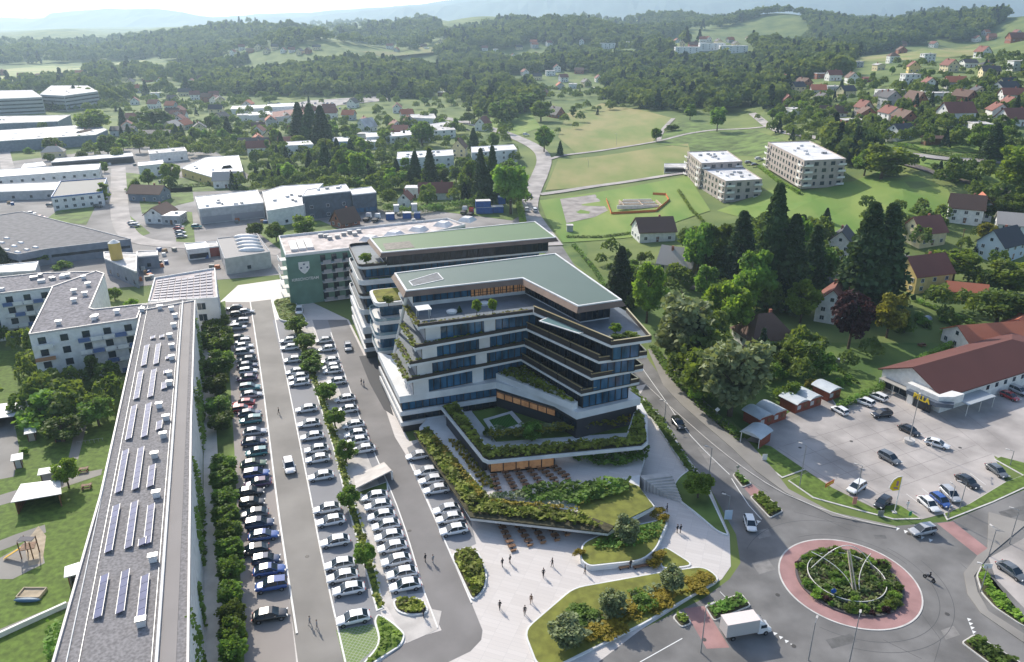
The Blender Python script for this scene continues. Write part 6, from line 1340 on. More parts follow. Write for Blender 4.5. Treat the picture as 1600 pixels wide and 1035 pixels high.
ppl=[(785,886,40,'black','person in a black suit on the plaza, left of a walking pair','s'),(797,881,60,'black','taller person in a black suit on the plaza, right of a walking pair','s'),(849,902,200,'black','person in dark clothes walking at the middle of the plaza',''),(863,886,120,'black','person in black standing near the overhanging deck shadow',''),(914,897,90,'black','person standing before the curved planter corner',''),
 (781,953,20,'black','person in black at the lower left of the plaza',''),(820,961,190,'black','person in a dark coat walking toward the lawn bed, lower of two',''),(830,943,170,'brown','person in a brown coat behind the lower walker',''),(1042,800,90,'black','person in black near the orange shrubs at the stair foot',''),(1058,833,45,'black','person on the right path, left of a close pair',''),(1063,833,45,'black','person on the right path, right of a close pair',''),
 (436,648,100,'black','person in black walking in the left lane',''),(565,602,80,'black','person in the right lane by the building, left of a pair',''),(569,604,80,'blue','person in the right lane by the building, right of a pair',''),(665,879,60,'black','person in black in the right lane near the last bays',''),(677,881,60,'grey','person in a grey coat walking beside the one in black',''),(662,965,45,'black','person in black at the end of the short shrub bed',''),
 (485,978,100,'grey','grey clothed person in the left lane near the bottom, left of two',''),(496,984,100,'grey','grey clothed person in the left lane near the bottom, right of two',''),(1417,795,0,'white','person in a white shirt and black trousers beside the yellow flag',''),(1455,700,30,'white','person in white at the open door of the white estate',''),(985,888,30,'black','person in black standing at the wooden bench under the planter','')]
for x,y,rz,su,l,_ in ppl: p=g(x,y,0); person((p[0],p[1],.04),R(rz),l,su,stride=random.uniform(.1,.28),arm=random.uniform(.05,.25))
# motorcycle with rider
p=g(1452,905,.3); mrz=R(drv(1452,905,1440,898)); mc=thing('motorcycle','black motorcycle leaning through the roundabout','motorcycle',(p[0],p[1],.04),mrz-math.pi/2,unique=False)
for yy in (-.7,.75):
    b=MB(); b.tube((-.07,yy,.32),(.07,yy,.32),.32,seg=16); wh=b.build('wheel',tyre,mc); b=MB(); b.tube((-.08,yy,.32),(.08,yy,.32),.15,seg=10); b.build('rim',rimm,wh)
skinned('body',[(0,-.85,.75),(0,-.4,.8),(0,.1,.85),(0,.45,.85),(0,.75,.75),(0,0,.5)],[(0,1),(1,2),(2,3),(3,4),(2,5)],[.1,.15,.18,.16,.08,.2],carp['black'],mc,root=2); b=MB(); b.tube((-.38,.45,1.05),(.38,.45,1.05),.025,seg=6); b.tube((0,.45,1.0),(0,.75,.35),.04,seg=6); b.build('handlebar',metal,mc)
rd_=person((p[0]-.0,p[1],.3),mrz-math.pi/2,'motorcyclist in black leathers and dark helmet riding through the roundabout','black',sit=True); b=MB(); b.ico((0,.03,1.3),(.15,.17,.16),jit=0,sub=2); b.build('helmet',carp['black'],rd_,smooth=True)
# wooden seat group by the planter
c=g(1003,887); t=thing('planter_bench','wooden bench and low seats beside the curved planter','bench',c); b=MB(); b.box((c[0],c[1],.42),(3.2,.6,.1),R(15)); b.build('seat',woodbrown,t)
for s in (-1.2,1.2): b=MB(); b.box((c[0]+s,c[1]+s*.27,.19),(.15,.5,.36),R(15)); b.build('leg',mull,t)
c=g(975,889); t=thing('planter_bench','short orange timber bench left of the seat group','bench',c); b=MB(); b.box((c[0],c[1],.42),(1.8,.5,.1),R(15)); b.build('seat',mat('oak_bench',(.38,.2,.1),.6),t)
for s in (-.7,.7): b=MB(); b.box((c[0]+s,c[1]+s*.27,.19),(.12,.45,.36),R(15)); b.build('leg',mull,t)
# ---------------------------------------------------------------- street furniture
def lamp(bx,by,ty,label,dbl=False,ang=150,flag=None,far=False):
    p=g(bx,by,0) if not far else at(bx,by); h=max(3.5,hgt(p,ty)); t=thing('street_lamp',label,'street lamp',p,R(ang),'street lamps',unique=False)
    b=MB(); b.tube((0,0,0),(0,0,h),.1,.06,8); b.build('pole',metal,t); 
    for s in ((1,-1) if dbl else (1,)):
        b=MB(); b.tube((0,0,h-.1),(s*.9,0,h+.05),.04,seg=6); b.build('arm',metal,t); b=MB(); b.box((s*1.15,0,h+.05),(.7,.28,.12)); b.build('lamp_head',flatpale,t)
    if flag=='base': b=MB(); b.tube((0,0,0),(0,0,.9),1.1,1.1,16); b.build('concrete_base',flatpale,t)
    return t
for a in [(1420,692,612,'tall double headed lamp on a round concrete base in the supermarket car park',True,60,'base'),(1249,762,695,'lamp on the grass strip left of the supermarket car park'),(1107,750,700,'lamp at the left kerb of the main road, nearer the roundabout'),(1038,662,627,'lamp at the left kerb of the main road beside the steps'),
 (1137,806,775,'short lamp beside the lawn bed at the roundabout entry'),(1076,617,561,'lamp among the trees right of the main road',False,200),(1263,1032,973,'lamp on the pavement below the roundabout, left one',False,60),(1325,1045,964,'lamp on the pavement below the roundabout, right one',False,60),(1338,776,728,'lamp behind the white off roader'),(1480,810,760,'lamp in front of the pale silver estate',False,100),(1499,797,755,'slim pole right of the three side by side cars'),
 (1545,869,828,'lamp on the pavement beside the right hand pink crossing',False,100),(1577,850,797,'tall lamp at the hedge of the small right car park'),(1095,1020,948,'lamp on the left pavement behind the box truck',False,30),(1532,925,884,'lamp rising out of the right shrub bed'),(1578,728,705,'short lamp at the right grass corner of the car park')]: lamp(*a)
for bx,by,ty,l in [(1208,400,300,''),(963,228,209,'thin pole in the field beside the path'),(919,262,249,'thin pole in the lower field'),(801,336,314,'lamp pole on the far road by the dark hedge'),(1340,203,190,'thin pole beside the village lane')][1:]: lamp(bx,by,ty,l,far=True)
c=at(1501,387); h=hgt(c,358); t=thing('utility_pole','dark wooden utility pole with cross arm between two white houses','utility pole',c); b=MB(); b.tube(c,(c[0],c[1],c[2]+h),.16,.12,8); b.build('pole',woodbrown,t); b=MB(); b.box((c[0],c[1],c[2]+h-.4),(2.2,.12,.12),.4); b.build('cross_arm',woodbrown,t)
def sign(bx,by,ty,kind,label,col,wd=.9,hh=.9,rz=None,h=None):
    p=g(bx,by,0); h=h or max(1.2,hgt(p,ty)); rz=R(0) if rz is None else R(rz); t=thing('road_sign',label,'sign',p,rz,unique=False)
    b=MB(); b.tube((0,0,0),(0,0,h),.04,seg=6); b.build('post',metal,t); b=MB()
    if kind=='disc': b.tube((0,-.05,h),(0,-.1,h),wd/2,seg=16)
    elif kind=='diamond':
        b.v+=[(0,-.06,h-wd*.6),(wd*.6,-.06,h),(0,-.06,h+wd*.6),(-wd*.6,-.06,h),(0,-.1,h-wd*.6),(wd*.6,-.1,h),(0,-.1,h+wd*.6),(-wd*.6,-.1,h)]; b.f+=[(0,1,2,3),(7,6,5,4)]+[(i,(i+1)%4,4+(i+1)%4,4+i) for i in range(4)]; b.m+=[0]*6
    else: b.box((0,-.08,h-hh/2),(wd,.06,hh))
    pl=b.build('plate',col,t); return t,pl
blues=mat('blue_sign',(.02,.1,.42),.4); sign(1119,657,640,'diamond','white diamond shaped sign on a pole at the right kerb of the main road',white2,1.0); sign(1300,935,929,'disc','blue and white round sign in the roundabout planting',blues,.9,h=1.5); sign(1137,813,797,'plate','pale blue board at the roundabout entry',mat('pale_blue_poster',(.5,.6,.72),.6),1.4,2.0)
sign(1194,720,712,'plate','small white board on the grass before the shelter',white2,1,1.4,h=1.6); sign(1151,744,737,'disc','round sign at the tip of the narrow road island',metal,.7,h=2.2); sign(1481,813,806,'disc','round sign on the white splitter island',metal,.7,h=2.2)
sign(1375,807,795,'plate','grey cabinet board on the grass beside the black hatchback',metal,1.1,1.2,h=1.3); sign(1420,812,802,'plate','green post sign at the car park exit',mat('green_sign',(.05,.3,.12),.5),.5,.9,h=1.8)
t,pl=sign(1294,766,757,'plate','red and yellow lettering board at the left end of the grass strip',mat('orange_red_board',(.6,.15,.04),.5),2.8,.9,rz=35,h=2.0); b=MB(); b.box((0,-.13,1.55),(2.2,.04,.25)); b.build('yellow_stripe',mat('yellow_letters',(.85,.6,.03),.5),t)
sign(1334,790,780,'plate','colourful figure board on the grass strip',mat('red_pink_board',(.6,.25,.2),.6),.8,1.6,h=1.9); sign(1541,893,880,'plate','white and orange notice board in the right shrub bed',white2,1.4,.9,h=1.6)
p=g(1397,802); h=hgt(p,744); t=thing('advertising_flag','tall curved yellow flag with pale edge on a white mast','flag',p,R(-10),unique=False); b=MB(); b.tube((0,0,0),(0,0,h),.11,.07,8); b.build('mast',white2,t); b=MB(); pts=[(-.05,h-.1),(-.7,h-.3),(-1.25,h-.95),(-1.6,h-1.9),(-1.75,h-2.8),(-1.1,h-3.3),(-.05,h-3.0)]
b.v+=[(x,.05,z) for x,z in pts]+[(x,-.05,z) for x,z in pts]; n=len(pts); b.f+=[tuple(range(n)),tuple(2*n-1-i for i in range(n))]+[(i,(i+1)%n,n+(i+1)%n,n+i) for i in range(n)]; b.m+=[0]*(n+2); f=b.build('flag_cloth',mat('yellow_flag',(.75,.55,.01),.6),t); b=MB()
for i in range(4): x,z=pts[i]; x2,z2=pts[i+1]; b.tube((x,0,z),(x2,0,z2),.09,seg=6)
b.build('flag_edge',white2,t); b=MB(); b.box((-.55,-.09,h-1.6),(.35,.04,1.0),0); b.box((-.7,-.09,h-2.6),(.7,.04,.3),0); b.build('flag_mark',mat('grey_red_mark',(.35,.2,.25),.6),t); b=MB(); b.box((0,0,.15),(.8,.8,.3)); b.build('foot',flatpale,t)
# rings sculpture on the roundabout
SC=thing('ring_sculpture','pale steel sculpture of a ring wall, crossing arches and two leaning masts on the roundabout','sculpture',(RC[0],RC[1],0)); cx,cy=RC[0]-.3,RC[1]+.4
def arc(pts,r,name,m=steel):
    b=MB()
    for i in range(len(pts)-1): b.tube(pts[i],pts[i+1],r,seg=6)
    b.build(name,m,SC)
rr_=6.0
b=MB(); N_=48
for i in range(N_):
    a,c=2*math.pi*i/N_,2*math.pi*(i+1)/N_; z=lambda t_: .75+.0*math.sin(t_); b.quad((cx+rr_*math.cos(a),cy+rr_*math.sin(a),.0),(cx+rr_*math.cos(c),cy+rr_*math.sin(c),.0),(cx+rr_*math.cos(c),cy+rr_*math.sin(c),z(c)),(cx+rr_*math.cos(a),cy+rr_*math.sin(a),z(a))); b.quad((cx+(rr_-.15)*math.cos(c),cy+(rr_-.15)*math.sin(c),.0),(cx+(rr_-.15)*math.cos(a),cy+(rr_-.15)*math.sin(a),.0),(cx+(rr_-.15)*math.cos(a),cy+(rr_-.15)*math.sin(a),z(a)),(cx+(rr_-.15)*math.cos(c),cy+(rr_-.15)*math.sin(c),z(c)))
b.build('ring_wall',mat('weathered_plate',(.3,.28,.26),.6),SC); arc([(cx+rr_*math.cos(2*math.pi*i/48),cy+rr_*math.sin(2*math.pi*i/48),.8) for i in range(49)],.07,'ring_rim')
arc([(cx-5.2+ (cx+5.6-cx+5.2)*i/20,cy+2.0+ -2.0*math.sin(math.pi*i/20)*0+ .5*i/20,.5+4.6*math.sin(math.pi*(i/20))) for i in range(21)],.07,'arch')
arc([(cx-4.8+4.7*math.sin(math.pi/2*i/12),cy+3.4-6.8*(i/12),.3+2.6*math.sin(math.pi*(i/12)*.5+1.57)) for i in range(13)],.06,'side_arch'); arc([(cx+4.9-4.0*math.sin(math.pi/2*i/12),cy+3.0-6.4*(i/12),.3+2.6*math.sin(math.pi*(i/12)*.5+1.57)) for i in range(13)],.06,'side_arch')
for dx in (-.25,.25): b=MB(); b.tube((cx+dx,cy-3.6,.2),(cx+dx*.6,cy+.9,5.1),.13,seg=8); b.build('mast',mat('sandstone_mast',(.6,.48,.34),.6),SC)
# ---------------------------------------------------------------- trees
def crown_mesh(kind,seed,n,m):
    # crowns are about 10 m tall trees with the foot at z=0; many small leaf clumps gathered in uneven boughs
    r=np.random.default_rng(seed); V=[];F=[]
    blobs=[]
    if kind=='round':
        for i in range(34):
            u=r.normal(size=3); u/=np.linalg.norm(u); k=r.uniform(.35,1)**.5; c=np.array([0,0,5.5])+u*np.array([3.4,3.4,3.9])*k*.85; blobs.append((c,r.uniform(.8,1.4)))
    elif kind=='tall':
        for i in range(38):
            z=r.uniform(2.0,9.4); rad=1.9*math.sin(math.pi*min(1,max(0,(z-1)/9.2)))**.6; a=r.uniform(0,6.28); q=rad*r.uniform(.3,.9); blobs.append((np.array([q*math.cos(a),q*math.sin(a),z]),r.uniform(.6,1.05)))
    elif kind=='low':
        for i in range(30):
            u=r.normal(size=3); u/=np.linalg.norm(u); k=r.uniform(.3,1)**.5; c=np.array([0,0,4.8])+u*np.array([3.0,3.0,4.2])*k*.8; blobs.append((c,r.uniform(.9,1.4)))
    elif kind=='bush':
        for i in range(16):
            a=r.uniform(0,6.28); q=r.uniform(0,4.0); blobs.append((np.array([q*math.cos(a),q*math.sin(a),r.uniform(2.5,6.8)*(1-q/9)]),r.uniform(1.4,2.4)))
    if kind=='conifer':
        N=n
        z=.7+9.2*r.random(N)**.85; tier=(z*1.6)%1.0; rad=(10.2-z)**.85*.42*(1.05-.45*tier)+.1; a=r.uniform(0,6.28,N); br=np.round(a/(6.28/13)+np.floor(z*1.6)*.37)*(6.28/13); a=br+r.normal(0,.13,N)+.0; q=rad*np.sqrt(r.uniform(.12,1,N))
        P=np.c_[q*np.cos(a),q*np.sin(a),z-.16*q]; S_=r.uniform(.28,.5,N)
    else:
        cs=np.array([b_[0] for b_ in blobs]); rs=np.array([b_[1] for b_ in blobs]); idx=r.integers(0,len(cs),n); u=r.normal(size=(n,3)); u/=np.linalg.norm(u,axis=1)[:,None]; k=r.uniform(.45,1.05,n)[:,None]
        P=cs[idx]+u*rs[idx][:,None]*k*np.array([1,1,.8]); S_=r.uniform(.3,.58,n)*(1.5 if kind=='bush' else 1)
    N=len(P); nn=r.normal(size=(N,3))+np.array([0,0,.7]); nn/=np.linalg.norm(nn,axis=1)[:,None]; t=np.cross(nn,r.normal(size=(N,3))); t/=np.linalg.norm(t,axis=1)[:,None]; w_=np.cross(nn,t); s=S_[:,None]/2
    if kind=='conifer': pass
    Q=np.stack([P-t*s-w_*s*.7,P+t*s-w_*s*.9,P+t*s*.8+w_*s,P-t*s*.9+w_*s*.8],1).reshape(-1,3)
    me=bpy.data.meshes.new('crown'); me.vertices.add(len(Q)); me.vertices.foreach_set('co',Q.astype(np.float32).ravel()); me.loops.add(4*N); me.loops.foreach_set('vertex_index',np.arange(4*N,dtype=np.int32)); me.polygons.add(N); me.polygons.foreach_set('loop_start',np.arange(0,4*N,4,dtype=np.int32)); me.polygons.foreach_set('loop_total',np.full(N,4,dtype=np.int32)); me.update(calc_edges=True); me.materials.append(m); return me
def trunk_mesh(kind):
    b=MB()
    if kind in('conifer',): b.tube((0,0,-.3),(0,0,9.4),.22,.03,7)
    elif kind=='bush':
        for a in range(4): b.tube((0,0,-.2),(1.4*math.cos(a*1.6),1.4*math.sin(a*1.6),4),.16,.05,5)
    else:
        b.tube((0,0,-.3),(.1,0,3.4),.26,.18,8); b.tube((.1,0,3.4),(0,.1,8.0 if kind!='low' else 6),.18,.04,7)
        for i in range(7): a=i*2.4; z=3.0+.5*i; l=1.9 if kind!='tall' else .9; b.tube((.08,0,z),(l*math.cos(a),l*math.sin(a),z+1.7),.1,.03,5)
    o=b.build('trunk',bark); me=o.data; bpy.data.objects.remove(o); return me
TM={}
for k,vs,n in (('round',3,3600),('tall',2,3000),('low',2,3200),('bush',2,1500),('conifer',3,5200)):
    TM[k]=([crown_mesh(k,11*i+len(k),n,leaf) for i in range(vs)],trunk_mesh(k))
KM={'d':('round',leaf),'l':('round',leafl),'t':('tall',leafl),'T':('tall',leaf),'r':('low',leaf),'b':('bush',leaf),'B':('bush',leafl),'c':('conifer',leafc),'p':('round',leafp),'y':('round',leafy),'w':('low',leafl),'g':('bush',leafg),'s':('low',leafs),'P':('bush',leafp)}
WR={'round':.86,'tall':.46,'low':.74,'bush':1.25,'conifer':.56}
NT=[0]
def tree(p,h,kind,label,group=None,wf=1.0,name=None,cat=None):
    sh,m=KM[kind]; NT[0]+=1; i=NT[0]; sc=h/10
    nm=name or {'conifer':'conifer','bush':'shrub'}.get(sh,'tree'); t=thing(nm,label,cat or {'conifer':'conifer','bush':'shrub'}.get(sh,'tree'),p,random.uniform(0,6.28),group,unique=False); t.scale=(sc*wf,sc*wf,sc)
    cr=bpy.data.objects.new('crown',TM[sh][0][i%len(TM[sh][0])]); COL.objects.link(cr); cr.parent=t; cr.material_slots[0].link='OBJECT'; cr.material_slots[0].material=m
    if h>1.6: tk=bpy.data.objects.new('trunk',TM[sh][1]); COL.objects.link(tk); tk.parent=t
    return t
ADJ={'d':'round green tree','l':'light green tree','t':'slender light tree','T':'slender dark tree','r':'dense low tree','b':'dark green shrub','B':'light green shrub','c':'dark fir','p':'dark purple copper beech','y':'yellow green tree','w':'wide willowy tree','g':'golden shrub','s':'silvery olive tree','P':'dark red shrub'}
def ptree(bx,by,ty,kind,wpx,label,flat=None):
    p=at(bx,by) if flat is None else g(bx,by,flat); h=max(1.2,hgt(p,ty)); sh=KM[kind][0]
    dist=math.sqrt(p[0]**2+p[1]**2+CH**2); wm=wpx*dist/FP; return tree(p,h,kind,label,wf=min(2.6,max(.4,wm/(h*WR[sh])*(1.3 if sh=='conifer' else 1.12))))
near=[(1010,505,402,'l',62,'tall bright green tree standing right behind the corner of the office building'),(967,478,385,'c',46,'broad dark fir behind the green roof of the office building'),(985,480,455,'b',26,'grey green shrub between the fir and the bright green tree'),
(1066,575,428,'s',104,'big pale willow leaning over the main road'),(1132,530,430,'l',84,'wide light green tree behind the willow'),(1140,650,498,'s',112,'very large spreading green tree behind the huts, beside the main road'),(1090,620,540,'b',60,'dark undergrowth at the foot of the willow'),
(1195,480,287,'c',64,'tallest dark fir left of the meadow apartments'),(1150,450,330,'c',60,'dark fir second from the left in the dense group'),(1118,440,340,'d',70,'light topped tree at the left end of the dense group'),(1225,485,335,'c',60,'dark fir in the right part of the dense group'),(1262,460,352,'c',46,'slim fir at the right end of the dense group'),(1175,490,380,'d',70,'dark tree in front of the tallest fir'),(1090,440,335,'d',60,'leafy tree behind the cream gabled house'),(1075,395,350,'d',40,'round tree beside the dark brown farmhouse roof'),(1240,440,330,'d',50,'dark round tree behind the slim fir'),
(1338,492,316,'c',74,'huge twin topped fir, left of the pair'),(1368,478,318,'c',70,'huge twin topped fir, right of the pair'),(1250,505,432,'l',56,'bright topped round tree left of the white house'),(1254,440,412,'c',24,'small silver blue fir in front of the dense group'),
(1325,545,440,'p',66,'dark purple copper beech beside the white house'),(1385,528,452,'y',54,'yellow green tree right of the purple beech'),(1413,520,470,'b',30,'dark shrub between the yellow green tree and the pool'),(1488,440,380,'l',62,'bright green tree between the yellow and pale blue houses'),(1568,460,398,'w',62,'pale green willow right of the pale blue house'),(1556,508,446,'d',78,'wide round tree beside the garden pool'),
(1254,555,503,'B',46,'round light shrub right of the hip roofed bungalow'),(1284,585,532,'b',42,'round dark shrub in the vegetable garden'),(1236,625,580,'b',56,'wide shrub mass behind the double hut'),(1265,610,590,'y',22,'small yellow green shrub behind the farthest hut'),(1308,605,585,'b',20,'clipped round shrub beside the hedge, left one'),(1325,600,580,'b',20,'clipped round shrub beside the hedge, right one'),
(1376,280,216,'w',66,'huge round tree right of the taupe apartment house'),(1350,275,228,'d',40,'dark tree behind the huge round tree'),(1590,300,205,'w',66,'large pale tree at the right edge above the railway'),(1548,250,192,'c',30,'dark conifer right of the big red roofed house'),(1530,240,190,'d',40,'green tree right of the big red roofed house'),(1435,335,318,'b',34,'lone dark shrub in the bright meadow'),
(1545,345,300,'d',40,'green tree behind the half stripped roof'),(1580,345,300,'d',50,'green tree at the right edge behind the pale roof'),(1540,378,345,'y',30,'yellowish tree in front of the white house'),(1290,350,325,'c',14,'young fir at the meadow edge'),
(850,238,193,'d',34,'lone round tree at the road bend by the field'),(1025,222,197,'d',18,'lone round tree beside the path in the field'),(1120,206,160,'d',28,'large lone tree in the middle of the upper meadow'),(1078,188,160,'d',20,'lone tree above the sloping meadow'),(875,244,220,'c',10,'small fir by the path fork'),(1050,205,190,'b',24,'shrubs beside the path heap'),
(752,320,232,'c',28,'tall fir left in the pair before the far road'),(770,320,228,'c',28,'tall fir right in the pair before the far road'),(798,335,240,'d',66,'big round dark tree beside the far road'),(650,292,236,'c',24,'dark fir before the white apartment block, left one'),(673,300,232,'c',28,'dark fir before the white apartment block, right one'),(668,318,272,'b',30,'round shrub below the two firs'),(735,310,245,'d',40,'round tree between apartment block and firs'),
(660,228,184,'d',40,'round dark tree in the middle of the villas'),(785,190,150,'d',44,'big leafy tree at the forest edge by the road'),(740,235,200,'c',18,'dark conifer pair beside the road bend'),(772,235,203,'d',20,'small round tree beside the road bend'),(820,175,140,'d',46,'big leafy tree behind the barn'),(845,190,155,'l',40,'light leafy tree left of the barn'),(895,182,165,'T',10,'small leafless looking tree on the round field edge'),
(470,225,160,'c',30,'dark fir group, left tree'),(488,228,162,'c',34,'dark fir group, middle tree'),(505,232,165,'c',34,'dark fir group, right tree'),(560,285,228,'l',34,'round willow like tree in the belt behind the slate office'),(533,278,230,'d',30,'dark round tree in the belt behind the slate office'),(510,272,222,'c',26,'dark spruce in the belt behind the slate office'),
(475,372,330,'w',40,'silvery round tree before the slate office'),(432,378,345,'d',34,'round dark tree left of the silvery one'),(400,372,345,'d',28,'round tree beside the dock building'),(270,290,248,'l',32,'pale round tree before the white building'),(233,292,262,'d',24,'round dark tree before the white building'),(215,300,270,'b',24,'dark shrubs beside the lane'),
(85,240,210,'d',28,'round dark tree in the left quarter'),(170,245,208,'d',34,'big round tree in the left quarter'),(148,212,165,'l',50,'large leafy tree right of the office blocks'),(240,200,165,'d',46,'large leafy tree with light top in the left quarter'),(165,318,285,'t',16,'slim birch beside the blue fascia building'),(70,412,388,'d',32,'round tree before the dark felt roof'),(98,420,402,'b',28,'dark shrub right of the round tree before the felt roof'),(5,420,382,'c',24,'dark conifer cut by the left edge'),
(205,478,462,'B',20,'small round bush in the builders yard'),(180,470,440,'b',22,'ivy covered bush beside the yard wall'),
(100,690,650,'d',60,'dark shaded tree in the upper courtyard'),(155,665,618,'d',54,'dense dark tree beside the courtyard path'),(70,640,600,'b',50,'shaded shrubs below the wing, left mass'),(150,600,555,'T',18,'slim tree in front of the wing balconies'),(108,762,712,'l',38,'small branching tree behind the sunny play shelter'),(40,710,700,'t',10,'tiny bright sapling on the courtyard lawn'),
(80,660,592,'b',90,'wide shaded shrub mass in front of the wing')]
for a in near: ptree(*a)
hedge=[(340,522,492),(344,540,508),(348,560,520),(347,585,545),(340,618,585),(344,650,620),(347,672,645),(350,742,712),(352,765,735),(354,795,765),(356,825,790),(359,850,812),(362,880,840),(364,915,870),(364,950,905),(366,985,940),(368,1015,965),(369,1045,995),(330,540,515),(333,590,560)]
for i,(x,y,t_) in enumerate(hedge): ptree(x,y,t_-4,'r',44,'dense tree between pale path and parked cars, %s from the far end'%_ord[i],flat=0)
strip=[(463,520,494),(479,545,519),(487,572,546),(486,583,560),(511,625,596),(524,668,636),(541,722,686),(546,795,757),(571,888,845)]
for i,(x,y,t_) in enumerate(strip): ptree(x,y,t_,'y' if 0 else 'd',38,'round tree in the strip between white car rows, %s from the far end'%_ord[i],flat=0)
for x,y,t_,k,w_,l in [(976,850,800,'s',44,'feathery olive tree standing in the curved raised planter'),(955,962,914,'s',44,'round feathery tree in the middle of the long lawn bed'),(885,1005,962,'s',60,'broad feathery tree at the near end of the long lawn bed'),(1049,925,880,'s',40,'round feathery tree at the far end of the long lawn bed'),(1090,778,735,'l',50,'leafy tree between plaza and main road'),(915,962,945,'b',60,'green shrubs between the feathery trees of the long bed'),(1000,942,922,'b',50,'dark shrubs in the far half of the long bed')]: ptree(x,y,t_,k,w_,l,flat=.3)
for x,y,t_,z,k,w_,l in [(745,492,464,26.2,'l',16,'left one of two small trees on the top roof terrace'),(770,490,463,26.2,'l',16,'right one of two small trees on the top roof terrace'),(718,488,478,26.2,'c',7,'clipped dark cone shrub on the top roof terrace'),(572,412,393,24.6,'l',22,'small tree on the corner terrace of the rear office building'),(607,478,459,20.8,'l',18,'small tree on the grassed link roof'),(962,522,503,26.2,'l',20,'palm like tree on the right roof terrace'),(965,530,520,26.2,'b',30,'low shrubs beside the right terrace pool'),(831,688,655,2.8,'r',34,'dark leafy tree in the sunken courtyard'),(985,528,515,26.2,'B',30,'feathery shrubs at the right corner of the roof terrace'),(760,680,664,2.8,'B',14,'small pale shrub at the courtyard corner')]:
    ptree(x,y,t_,k,w_,l,flat=z)
# golden shrubs as single plants
for i,(x,y,w_) in enumerate([(1027,808,18),(1035,815,14),(905,872,12),(985,950,30),(1010,942,30),(1030,935,26),(1085,918,26),(1100,910,22),(935,985,30),(955,978,26),(1030,872,18),(1022,880,14)]):
    p=g(x,y,.4); tree((p[0],p[1],1.0 if i<3 else .3),1.5,'g','golden orange shrub in the plaza beds, %s from the deck corner'%_ord[i],'golden shrubs in the plaza beds',wf=w_*.11*1.1)
# roundabout planting and islands: each bush a plant
kinds=['b','B','b','B','P','b','g']; n=0; RL=[]
for i in range(72):
    a=random.uniform(0,6.283); r_=random.choice([random.uniform(6.5,7.7),random.uniform(6.5,7.7),random.uniform(.5,5.4),random.uniform(2,5.4)]); k=random.choice(['b','B','b','B','b','P' if r_>6 else 'B','B' if r_>6 else 'b'])
    n+=1; q=(RC[0]+r_*math.cos(a),RC[1]+r_*math.sin(a),.25); side='outside' if r_>6 else 'inside'
    RL.append(((math.pi/2-a)%6.2832,k,side,tree(q,random.uniform(.9,1.7),k,'x','%s shrubs %s the sculpture ring'%({'b':'dark green','B':'light green','P':'dark red'}[k],side),wf=random.uniform(1.1,1.7))))
cnt={}
for a,k,side,t in sorted(RL,key=lambda q:q[0]):
    c_=cnt.get((k,side),0); cnt[(k,side)]=c_+1; t['label']='%s %s the sculpture ring, %s clockwise from the far side'%({'b':'dark green shrub','B':'light green shrub','P':'dark red shrub'}[k],side,_ord[c_])
b=MB(); b.prism([(RC[0]+7.95*math.cos(2*math.pi*i/40),RC[1]+7.95*math.sin(2*math.pi*i/40)) for i in range(40)],0,.28); o=b.build('roundabout_bed',soil); o['kind']='structure'
rb=[(RC[0]+7.8*math.cos(2*math.pi*i/40),RC[1]+7.8*math.sin(2*math.pi*i/40)) for i in range(40)]
o=foliage_area('ground_cover',rb,.28,.7,mat('groundcover_leaves',(.06,.11,.02),.6,nscale=.7,col2=(.14,.17,.04),trans=.25),None,9,.35,1.1); tag(o,'low mixed ground cover on the roundabout','ground cover',kind='stuff')
for j,(P,t) in enumerate(kerbo): foliage_area('shrubs',offset(P,.45),.18,.95,leafl if j%2 else leaf,t,22,.38,1.5)
for (P,t,d_,m,h_,k) in ((bedD,bedDt,15,leafo,1.1,.8),(bedE,bedEt,15,leafo,.9,.9),(bedF,bedFt,6,leafl,.6,.9),(bedH,bedHt,5,leafo,1.0,.9),(bedI,bedIt,9,leaf,.9,1.0),(bedJ,bedJt,8,leafo,.9,.7)): foliage_area('shrubs',offset(P,.45) if P is not bedI and P is not bedJ else P,.2,h_,m,t,d_,.42,k)
foliage_area('shrubs',[g(x,y,1.2)[:2] for x,y in [(960,833),(1035,815),(1030,840),(1005,850),(985,856),(950,858),(925,860),(930,850)]],1.1,.8,leaf,bedBt,9,.4,.9)
foliage_area('shrubs',[g(x,y,.4)[:2] for x,y in [(900,985),(945,950),(1020,915),(1050,918),(960,975),(900,1010)]],.35,1.0,leafs,bedAt,8,.42,.8)
foliage_area('golden_shrubs',[g(x,y,.4)[:2] for x,y in [(915,990),(1000,945),(1060,925),(1105,905),(1110,912),(1000,960),(925,1005)]],.35,.9,leafg,bedAt,7,.38,1.1)
# hedges
def hedge_(pts,wd,h,label,m=leaf,dens=10,name='hedge'):
    W=[at(*q)[:2] for q in pts]; b=MB(); 
    for i in range(len(W)-1):
        d=Vector(W[i+1])-Vector(W[i]); l=d.length; nn=Vector((-d.y,d.x))/l
        for k in range(int(l*(wd+h)*dens)):
            s=Vector(W[i])+d*random.random()+nn*(random.random()-.5)*wd; leafq(b,(s.x,s.y,hter(s.x,s.y)+h*random.random()**.6*(.9+.1*math.sin(s.x*3))),.42)
    o=b.build(name,m); tag(o,label,'hedge'); return o
hedge_([(1310,640),(1375,612),(1378,600),(1420,575),(1500,535)],1.6,2.0,'long clipped hedge behind the supermarket and the huts')
hedge_([(1396,228),(1440,238),(1490,247),(1535,248)],1.6,2.2,'curved dark hedge below the ring shaped lawn')
hedge_([(895,385),(905,395),(930,425),(955,470)],1.4,1.6,'clipped hedge beside the main road behind the office roof')
hedge_([(885,372),(940,372),(985,366)],1.3,1.2,'low hedge along the lower edge of the bright meadow')
hedge_([(1060,300),(1080,330),(1100,350)],1.2,1.6,'garden hedge left of the taupe apartment house',leafl)
